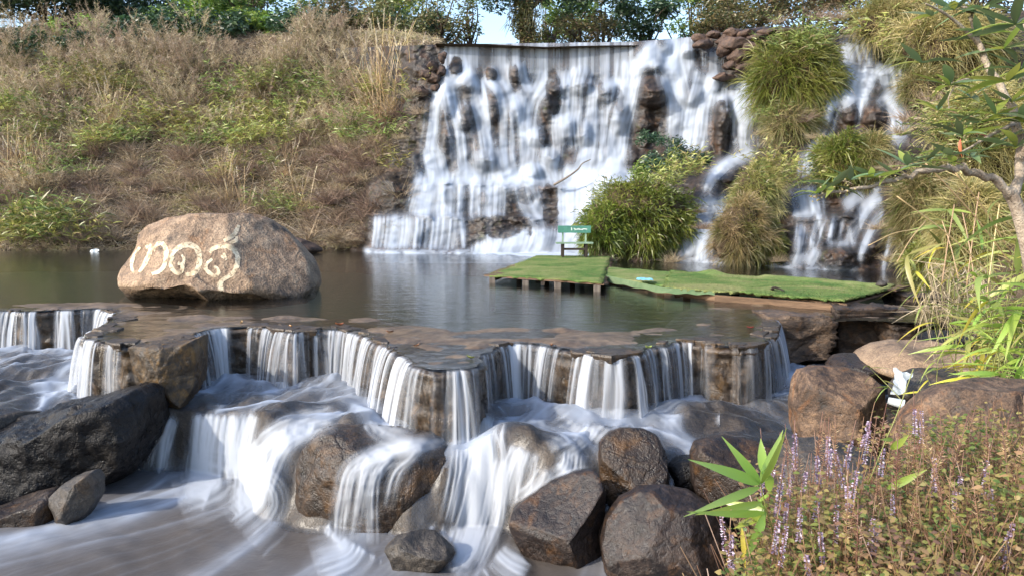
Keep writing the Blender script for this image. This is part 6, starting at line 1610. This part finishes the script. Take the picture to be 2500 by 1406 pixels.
# the bamboo sprig: every leaf traced to its place and given its own length and depth
ZS = lambda x, y: (1680 + x / 3.049, 1000 + y / 3.049)
YS = 2.75
root = tag(empty('bamboo_sprig', V3(W(1900, 1330, YS))), 'bright green bamboo sprig with long pointed leaves reaching over the rocks', 'bamboo')
ro = np.array(root.location)
mb = MB(); C = catmull([W(*ZS(535, 540), YS) - ro, W(*ZS(560, 650), YS) - ro, W(*ZS(600, 800), YS + .02) - ro, W(*ZS(660, 1000), YS + .05) - ro, W(*ZS(720, 1300), YS + .1) - ro], 20)
mb.tube(C, np.linspace(.002, .005, 20), 6, tint=.5); mb.build('stem', G['stemgreen'], root, smooth=True)
SPR = [((535, 545), (285, 220), 52, -.1, 0), ((530, 550), (80, 365), 62, -.25, 0), ((535, 550), (725, 140), 58, .1, 0), ((545, 545), (757, 175), 44, -.15, 0), ((560, 480), (540, 170), 52, .25, 0), ((585, 480), (640, 650), 60, .15, 0), ((530, 575), (35, 765), 46, -.3, 0), ((550, 690), (95, 790), 46, -.15, 0),
       ((565, 745), (205, 675), 46, .1, 0), ((570, 765), (70, 797), 44, -.3, 0), ((560, 770), (335, 898), 46, .05, 0), ((565, 780), (432, 1150), 62, -.1, 0), ((550, 745), (612, 685), 26, .1, 0), ((600, 640), (470, 690), 34, .2, 0), ((400, 880), (430, 1240), 26, -.05, 1), ((480, 930), (380, 1180), 46, .1, 1), ((575, 800), (520, 620), 34, .15, 0)]
for (a, b, wpx, dz, y_) in SPR:
    A = W(*ZS(*a), YS); Bq = W(*ZS(*b), YS + dz)
    L = float(np.linalg.norm(Bq - A)); wd = wpx / 3.049 * YS / 1850 * 1.4
    o = link('leaf', lance_leaf('leaf', L, wd, curl=.10, fold=.2), G['sprig_y' if y_ else 'sprig'], root, loc=V3(A - ro))
    face_leaf(o, Bq - A, np.array([pr.uniform(-.35, .35), -1.0, pr.uniform(.1, .7)]))
# two loose stalks with leaves in front of the stream
for i, (pts, leaves, lb) in enumerate([([(2120, 1180), (2160, 1080), (2190, 1010), (2230, 900)], [((2175, 1095), (2220, 1062), 20), ((2180, 1072), (2150, 1072), 10)], 'thin grass stalk with a small green leaf right of the tall block'), ([(2300, 1120), (2280, 1160), (2260, 1250)], [((2165, 1192), (2265, 1146), 20)], 'thin stalk holding one long green blade above the flowers')]):
    r = tag(empty('grass_stalk', V3(W(*pts[-1 if i else 0], 3.2))), lb, 'grass'); ro = np.array(r.location)
    mb = MB(); mb.tube(catmull([W(*p, 3.2) - ro for p in pts], 12), .0022, 5); mb.build('stem', G['stemgreen'], r, smooth=True)
    for (a, b, w_) in leaves:
        A, Bq = W(*a, 3.2), W(*b, 3.15); o = link('leaf', lance_leaf('leaf', float(np.linalg.norm(Bq - A)), w_ * 3.2 / 1850, curl=.05), G['sprig'], r, loc=V3(A - ro)); face_leaf(o, Bq - A, np.array([.1, -1, .4]))

# tree with leathery leaves whose branch reaches in from the right
YT = 4.2
tr_ = tag(empty('leathery_tree', V3(W(2560, 1000, YT))), 'small tree with leathery leaves, its pale bent branch reaching in from the right edge', 'tree'); ro = np.array(tr_.location)
def T_(px, py, dz=0.0): return W(px, py, YT + dz)
mb = MB()
mb.tube(catmull([T_(2570, 1000), T_(2535, 760), T_(2508, 600), T_(2484, 510), T_(2462, 465)] - ro, 22), np.linspace(.043, .034, 22), 10); mb.build('trunk', G['branchbark'], tr_, smooth=True)
BR = [([(2470, 480), (2440, 448), (2392, 424), (2335, 412), (2265, 417), (2200, 434), (2120, 456), (2050, 470), (1990, 480)],   .026, .005, [0, -.02, -.05, -.1, -.15, -.2, -.28, -.33, -.4]),
      ([(2475, 490), (2490, 400), (2482, 300), (2430, 190), (2392, 110), (2372, 40), (2345, 10)], .03, .008, [0, .1, .2, .3, .35, .4, .4]),
      ([(2392, 110), (2340, 60), (2300, 30), (2260, 10)], .012, .005, [.35, .3, .25, .2]), ([(2482, 300), (2420, 330), (2370, 360), (2330, 380)], .012, .004, [.2, .1, .0, -.1]), ([(2430, 190), (2380, 190), (2320, 205)], .01, .004, [.3, .2, .1]),
      ([(2490, 400), (2520, 300), (2530, 150), (2500, 60)], .015, .006, [.1, 0, -.2, -.3]), ([(2335, 205), (2316, 240), (2318, 270)], .004, .003, [.1, .1, .1])]
for pts, r0_, r1_, dz in BR:
    mb = MB(); C = catmull([T_(*p, z) - ro for p, z in zip(pts, dz)], 30); C += .006 * VR.normal(0, 1, C.shape) * (r0_ > .02)
    mb.tube(C, np.linspace(r0_, r1_, 30) * (1 + .08 * VR.normal(0, 1, 30)), 8); mb.build('branch', G['branchbark'], tr_, smooth=True)
LL = [lance_leaf('leaf', .21, .045, curl=c, fold=f, tip=.8) for c, f in ((.15, .2), (.35, .3), (.02, .15))]
LLm = {}
def leather(mat, k):
    if (mat, k) not in LLm:
        me = LL[k].copy(); me.materials.append(G[mat]); LLm[(mat, k)] = me
    return LLm[(mat, k)]
WH = [(1992, 474, -.4, 6, .7), (2035, 455, -.35, 6, .8), (2075, 440, -.3, 7, .8), (2130, 435, -.28, 6, .8), (2185, 425, -.25, 6, .8), (2215, 405, -.2, 6, .9), (2262, 395, -.15, 6, .9), (2320, 380, -.1, 7, 1), (2375, 385, -.05, 6, 1), (2318, 210, .1, 9, 1.15), (2252, 155, .2, 6, .9), (2440, 350, .1, 7, 1), (2400, 300, .1, 7, 1), (2470, 250, .2, 7, 1.1),
      (2350, 330, 0, 6, .9), (2420, 200, .3, 7, 1), (2330, 25, .4, 8, 1.1), (2275, 40, .3, 6, 1), (2450, 120, .3, 7, 1.1), (2495, 170, -.1, 8, 1.2), (2480, 60, -.2, 8, 1.2), (2500, 300, 0, 8, 1.2), (2390, 90, .35, 6, 1), (2290, 270, .1, 5, .8), (2430, 280, 0, 6, 1.1), (2370, 240, .2, 6, 1), (2480, 360, -.1, 7, 1.1), (2400, 20, .35, 8, 1.1), (2460, 200, -.15, 6, 1.2), (2340, 300, .05, 5, .9)]
for (x, y, dz, n, s) in WH:
    A = T_(x, y, dz)
    a0 = pr.uniform(0, 6)
    for i in range(n):
        an = a0 + i * 2 * math.pi / n + pr.uniform(-.3, .3)
        d = np.array([math.cos(an), math.sin(an) * .8, pr.uniform(-.1, .75)])
        m = 'redleaf' if pr.random() < .02 else ('leather_lit' if pr.random() < (.55 if x > 2400 and y > 60 else .3) else 'leather')
        o = link('leaf', leather(m, pr.randrange(3)), None, tr_, loc=V3(A - ro), scale=s * pr.uniform(.75, 1.1)); orient(o, d, pr.uniform(-.5, .5))
for (x, y, dz) in [(2345, 340, -.1)]:
    o = link('leaf', leather('redleaf', 1), None, tr_, loc=V3(T_(x, y, dz) - ro), scale=.45); orient(o, (-.2, -.2, -1), .4)
# tiny pale flower buds round the whorls
bv, bfc = ico(1)
parts = MB()
for (x, y, dz, n, s) in WH:
    if x > 2360: continue
    for _ in range(10):
        q = T_(x + pr.gauss(0, 24), y + 14 + pr.gauss(0, 9), dz + pr.gauss(0, .05)) - ro
        parts.add(bv * pr.uniform(.004, .007) + q, None, bfc, tint=pr.random())
ob = parts.build('flower_buds', leaf_mat('pale_bud', [(.22, .2, .08), (.34, .3, .14)], trans=.1), tr_, smooth=True); ob['kind'] = 'stuff'

# broad bamboo grass of the right edge: clumps of big single leaves
GL = [lance_leaf('leaf', .42, .045, curl=c, fold=.25) for c in (.15, .45, .8)]
GLm = {}
def gleaf(mat, k):
    if (mat, k) not in GLm:
        me = GL[k].copy(); me.materials.append(G[mat]); GLm[(mat, k)] = me
    return GLm[(mat, k)]
CL = [(2420, 800, 6.8, 26, .9, 'bamboo_y', 'dense yellowish bamboo grass between the sandy slab and the right edge'), (2350, 560, 9.0, 24, 1.1, 'bamboo', 'green bamboo grass hanging over the dark rubble heap'), (2480, 660, 7.5, 26, 1.2, 'bamboo_y', 'tall pale bamboo grass touching the right edge'), (2440, 720, 6.2, 26, 1.1, 'sprig', 'yellow-green broad bamboo grass at the right edge beside the walkway end'), (2380, 640, 7.0, 24, 1.0, 'bamboo_y', 'pale bamboo grass rising behind the right-edge clump'), (2470, 860, 5.6, 30, .95, 'sprig', 'bright bamboo grass leaning over the sandy slab'), (2400, 900, 6.4, 24, .75, 'sprig_y', 'yellow bamboo grass on the sandy slab'),
      (2460, 560, 6.0, 22, 1.2, 'bamboo', 'green broad leaves under the bent branch at the right edge'), (2340, 760, 8.0, 16, .8, 'bamboo', 'small leafy clump by the rubble heap'), (2300, 940, 6.6, 14, .55, 'bamboo', 'small dark leafy sprout among the rocks right of the plastic')]
for (x, y, Y, n, s, m, lb) in CL:
    A = W(x, y, Y)
    gz = float(rb_z(A[0], A[1]))
    base = np.array([A[0], A[1], gz])
    r = tag(empty('broad_grass', V3(base)), lb, 'bamboo grass')
    hgt = max(.3, A[2] - gz + .25)
    ns = max(4, n // 4)
    for k in range(ns):
        top = A + np.array([pr.gauss(0, .28 * s), pr.gauss(0, .2), pr.gauss(.05, .22 * s)]) - base
        C = catmull([(pr.gauss(0, .08), pr.gauss(0, .08), -.05), top * .5 + np.array([pr.gauss(0, .05), 0, .05]), top], 10)
        mb = MB(); mb.tube(C, np.linspace(.006, .002, 10), 5); mb.build('stem', G['stemgreen'], r, smooth=True)
        for i in range(n // ns + 3):
            q = C[pr.randrange(4, 10)]
            d = np.array([pr.gauss(0, 1) - .35, pr.gauss(0, .6) - .2, pr.uniform(-.25, .7)])
            mm = m if pr.random() < .75 else pr.choice(['sprig', 'bamboo_y', 'sprig_y'])
            o = link('leaf', gleaf(mm, pr.randrange(3)), None, r, loc=V3(q), scale=s * pr.uniform(.6, 1.15)); orient(o, d, pr.uniform(-.8, .8))
# long bare straw stalks crossing the right side
for i, (a, b, Y) in enumerate([((2190, 480), (2440, 690), 6.5), ((2260, 400), (2480, 660), 6.0), ((2330, 420), (2470, 620), 6.2), ((2120, 600), (2240, 560), 8), ((2300, 690), (2330, 500), 7), ((2360, 700), (2390, 470), 7), ((2340, 680), (2300, 540), 7.5), ((2410, 720), (2440, 500), 6.6), ((2380, 690), (2350, 520), 7.2), ((2190, 640), (2260, 540), 8.5)]):
    r = W(*b, Y) if b[1] > a[1] else W(*a, Y)
    A, Bq = W(*a, Y) - r, W(*b, Y + .3) - r
    mb = MB(); mb.tube(catmull([A, (A + Bq) / 2 + np.array([0, 0, .04]), Bq], 12), .0055, 5, tint=.7)
    tag(mb.build('straw_stalk', G['straw'], None, smooth=True, loc=V3(r)), 'long bare straw stalk crossing the grasses at the right edge', 'stalk', 'bare straw stalks at the right edge')
# hanging roots and dry stems under the bank
nb = 260
hb = np.array([W(pr.uniform(2250, 2420), pr.uniform(640, 760), pr.uniform(7.5, 10)) for _ in range(nb)])
tag(link('dry_roots', pmesh('dry_roots', blades(hb, unit(np.array([0, -.2, -.8]) + .5 * VR.normal(0, 1, (nb, 3))), VR.uniform(.25, .7, nb), .010, VR.uniform(-.2, .3, nb), 4)), G['brown']), 'tangled dry roots and stems hanging on the right bank', 'roots', kind='stuff')
# rough grass over the right bank
nb = 16000
xs = VR.uniform(1.2, 16, nb); ys = VR.uniform(3.2, 24, nb)
fxn = np.interp(ys, foot_y, foot_x)
ok = (xs > fxn + .25) & (xs < fxn + 6)
xs, ys = xs[ok], ys[ok]; zs = rb_z(xs, ys); nb = len(xs)
sc_ = np.clip(ys / 10, .35, 1.4)
tag(link('bank_grass', pmesh('bank_grass', blades(np.stack([xs, ys, zs - .02], 1), rdir(nb, VR.uniform(.3, .98, nb)), VR.uniform(.25, .7, nb) * sc_, .014 * sc_, VR.uniform(.2, .9, nb), 3)), leaf_mat('rough_bank_grass', [(.10, .065, .035), (.18, .12, .06), (.2, .17, .06), (.12, .14, .03), (.28, .21, .1)], trans=.3)), 'rough dry grass on the right bank', 'grass', kind='stuff')

# low herbs with yellow-edged leaves and their flower spikes in the right corner
def herb_ground(n, ymin=2.25, ymax=4.0):
    out = []
    while len(out) < n:
        Y = pr.uniform(ymin, ymax); px = pr.uniform(1790, 2620)
        X = (px - 1250) / 1850 * Y
        lim = np.interp(Y, [2.2, 2.8, 3.5, 4.9], [1800, 1800, 1850, 2000])
        if px < lim + 40 * pr.random(): continue
        out.append((X, Y, float(rb_z(X, Y))))
    return np.array(out)
hg = herb_ground(14000)
hh = VR.uniform(0, 1, len(hg)) ** .7 * (.40 + .16 * fbm(hg[:, 0] * 2.5, hg[:, 1] * 2.5, oct=3, seed=12))
P = hg + np.stack([VR.normal(0, .03, len(hg)), VR.normal(0, .03, len(hg)), hh], 1)
n = len(P)
dv = rdir(n, VR.uniform(-.2, .5, n))
G['herb'] = leaf_mat('herb_leaf', [(.035, .065, .014), (.075, .105, .022), (.14, .145, .035), (.19, .13, .05), (.13, .065, .045)], dead=(.32, .17, .09), dead_amt=.08, trans=.4)
sd_ = unit(np.cross(dv, np.stack([VR.normal(0, .5, n), VR.normal(0, .5, n), np.ones(n)], 1)))
patch = fbm(P[:, 0] * 1.8, P[:, 1] * 1.8, oct=3, seed=19)
lf = blades(P, dv, VR.uniform(.018, .036, n), VR.uniform(.013, .027, n), .25, 3, 'lance', side=sd_, tint=np.clip(.34 + .3 * patch + .7 * hh + VR.normal(0, .18, n), 0, 1))
ns = 1800
sp = herb_ground(ns)
st = blades(sp, rdir(ns, VR.uniform(.8, .99, ns)), VR.uniform(.25, .5, ns), .0035, .05, 3, 'flat', tint=VR.uniform(.8, 1, ns))
tag(link('herb_foliage', pmesh('herb_foliage', [lf, st]), G['herb']), 'low herb with small yellow-edged green leaves covering the right corner', 'herb', kind='stuff')
G['lav'] = leaf_mat('lavender_floret', [(.16, .10, .15), (.28, .21, .31), (.46, .42, .48)], trans=.3, var=.1)
G['calyx'] = leaf_mat('dry_calyx', [(.13, .06, .04), (.22, .12, .07), (.30, .20, .11)], trans=.3)
def spike_mesh(dry, i):
    rg = np.random.default_rng(900 + i + 50 * dry)
    H = rg.uniform(.10, .16); nw = 17
    z = np.repeat(np.linspace(.0, H, nw), 9 if dry else 6); k = len(z)
    a = rg.uniform(0, 6.28, k); rr = (.007 + .004 * rg.uniform(0, 1, k)) * (1 - .55 * z / H) * (1.5 if dry else 1.0)
    b = np.stack([np.cos(a) * rr * .4, np.sin(a) * rr * .4, z], 1)
    d = np.stack([np.cos(a), np.sin(a), rg.uniform(.1, .8, k)], 1)
    if dry: return pmesh('calyces', blades(b[::2], d[::2], .016, .0028, -.2, 2, 'blade', rg=rg))
    return pmesh('florets', blades(b, d, .008, .005, .3, 1, 'flat', rg=rg))
SPK = [spike_mesh(0, i) for i in range(3)]; DRY = [spike_mesh(1, i) for i in range(3)]
for m_ in SPK: m_.materials.append(G['lav'])
for m_ in DRY: m_.materials.append(G['calyx'])
STM = []
for i in range(3):
    mb = MB(); mb.tube(catmull([(0, 0, -.55), (.01 * i, .01, -.28), (0, 0, .2)], 9), np.linspace(.0028, .0013, 9), 5, tint=.3); me = mb.mesh('stem', True); me.materials.append(G['calyx']); STM.append(me)
def spike(p, dry, lb, grp, s=1.0):
    r = tag(empty('dry_flower_stem' if dry else 'flower_spike', V3(p), (pr.gauss(0, .12), pr.gauss(0, .12), pr.uniform(0, 6))), lb, 'dry stem' if dry else 'flower', grp)
    r.scale = (s,) * 3
    o = link('calyces' if dry else 'florets', pr.choice(DRY if dry else SPK), None, r)
    o2 = link('stem', pr.choice(STM), None, r)
    return r
spk = [(1870, 1110, 3.2), (1885, 1130, 3.3), (1940, 1120, 3.0), (1925, 1180, 3.0), (1902, 1190, 2.9), (2020, 1100, 3.1), (2025, 1130, 3.2), (2105, 1062, 3.2), (2110, 1100, 3.1), (2065, 1110, 3.1), (2075, 1215, 2.8), (2072, 1240, 2.8), (1895, 1230, 2.8), (1950, 1290, 2.7), (1890, 1320, 2.6), (1905, 1350, 2.55), (2125, 1300, 2.7), (2130, 1325, 2.7), (1978, 1390, 2.5), (2235, 1030, 3.6), (2250, 1050, 3.5),
       (2335, 1210, 3.0), (2330, 1250, 2.9), (2445, 1330, 2.6), (2455, 1360, 2.6), (1770, 1320, 2.7), (1785, 1360, 2.65), (2150, 1130, 3.3), (2000, 1150, 3.1), (2060, 1160, 3.1), (1960, 1170, 3.1), (2040, 1300, 2.7), (2010, 1350, 2.6), (2180, 1240, 2.9), (2400, 1180, 3.1), (2420, 1240, 2.9), (1860, 1180, 3.1), (2280, 1180, 3.2), (1915, 1260, 2.8), (1990, 1240, 2.9)]
for (x, y, Y) in spk:
    zone_ = 'beside the bamboo sprig' if x < 1960 else ('in front of the tall block' if x < 2180 else 'in front of the large brown rock')
    hgt_ = 'low in the corner' if y > 1260 else 'standing tall'
    spike(W(x, y + 30, Y), 0, f'lavender flower spike {hgt_} {zone_}', f'lavender flower spikes {hgt_} {zone_}', pr.uniform(.9, 1.2))
for _ in range(60):
    x = pr.uniform(1900, 2520); y = pr.uniform(1090, 1360); Y = np.interp(y, [960, 1340], [3.9, 2.6]) + pr.uniform(-.2, .3)
    zone_ = 'beside the bamboo sprig' if x < 2000 else ('below the tall block' if x < 2100 else ('right of the tall block' if x < 2220 else ('before left end of large brown rock' if x < 2360 else 'before right end of large brown rock')))
    spike(W(x, y, Y), 1, f'dry brown flower stem {zone_}', f'dry brown flower stems {zone_}', pr.uniform(.8, 1.2))

# ------------------------------------------------------------------ tell look-alikes apart by their order from the left
ORD = ['leftmost', 'second from the left', 'third from the left', 'fourth from the left', 'fifth from the left', 'sixth from the left', 'seventh from the left', 'eighth from the left', 'ninth from the left', 'tenth from the left', 'eleventh from the left', 'twelfth from the left', 'thirteenth from the left'] + [w + ' from the left' for w in ('fourteenth', 'fifteenth', 'sixteenth', 'seventeenth', 'eighteenth', 'nineteenth', 'twentieth')]
same = {}
for o in scene.objects:
    if o.parent is None and 'label' in o and o.get('kind') not in ('structure', 'stuff'): same.setdefault(o['label'], []).append(o)
for lb, obs in same.items():
    if 1 < len(obs) <= 21:
        obs.sort(key=lambda o: float(to_px(np.array(o.location))[0]))
        for i, o in enumerate(obs):
            s = 'rightmost' if i == len(obs) - 1 else ORD[i]
            t = f'{lb}, {s}'
            if len(t.split()) <= 16: o['label'] = t
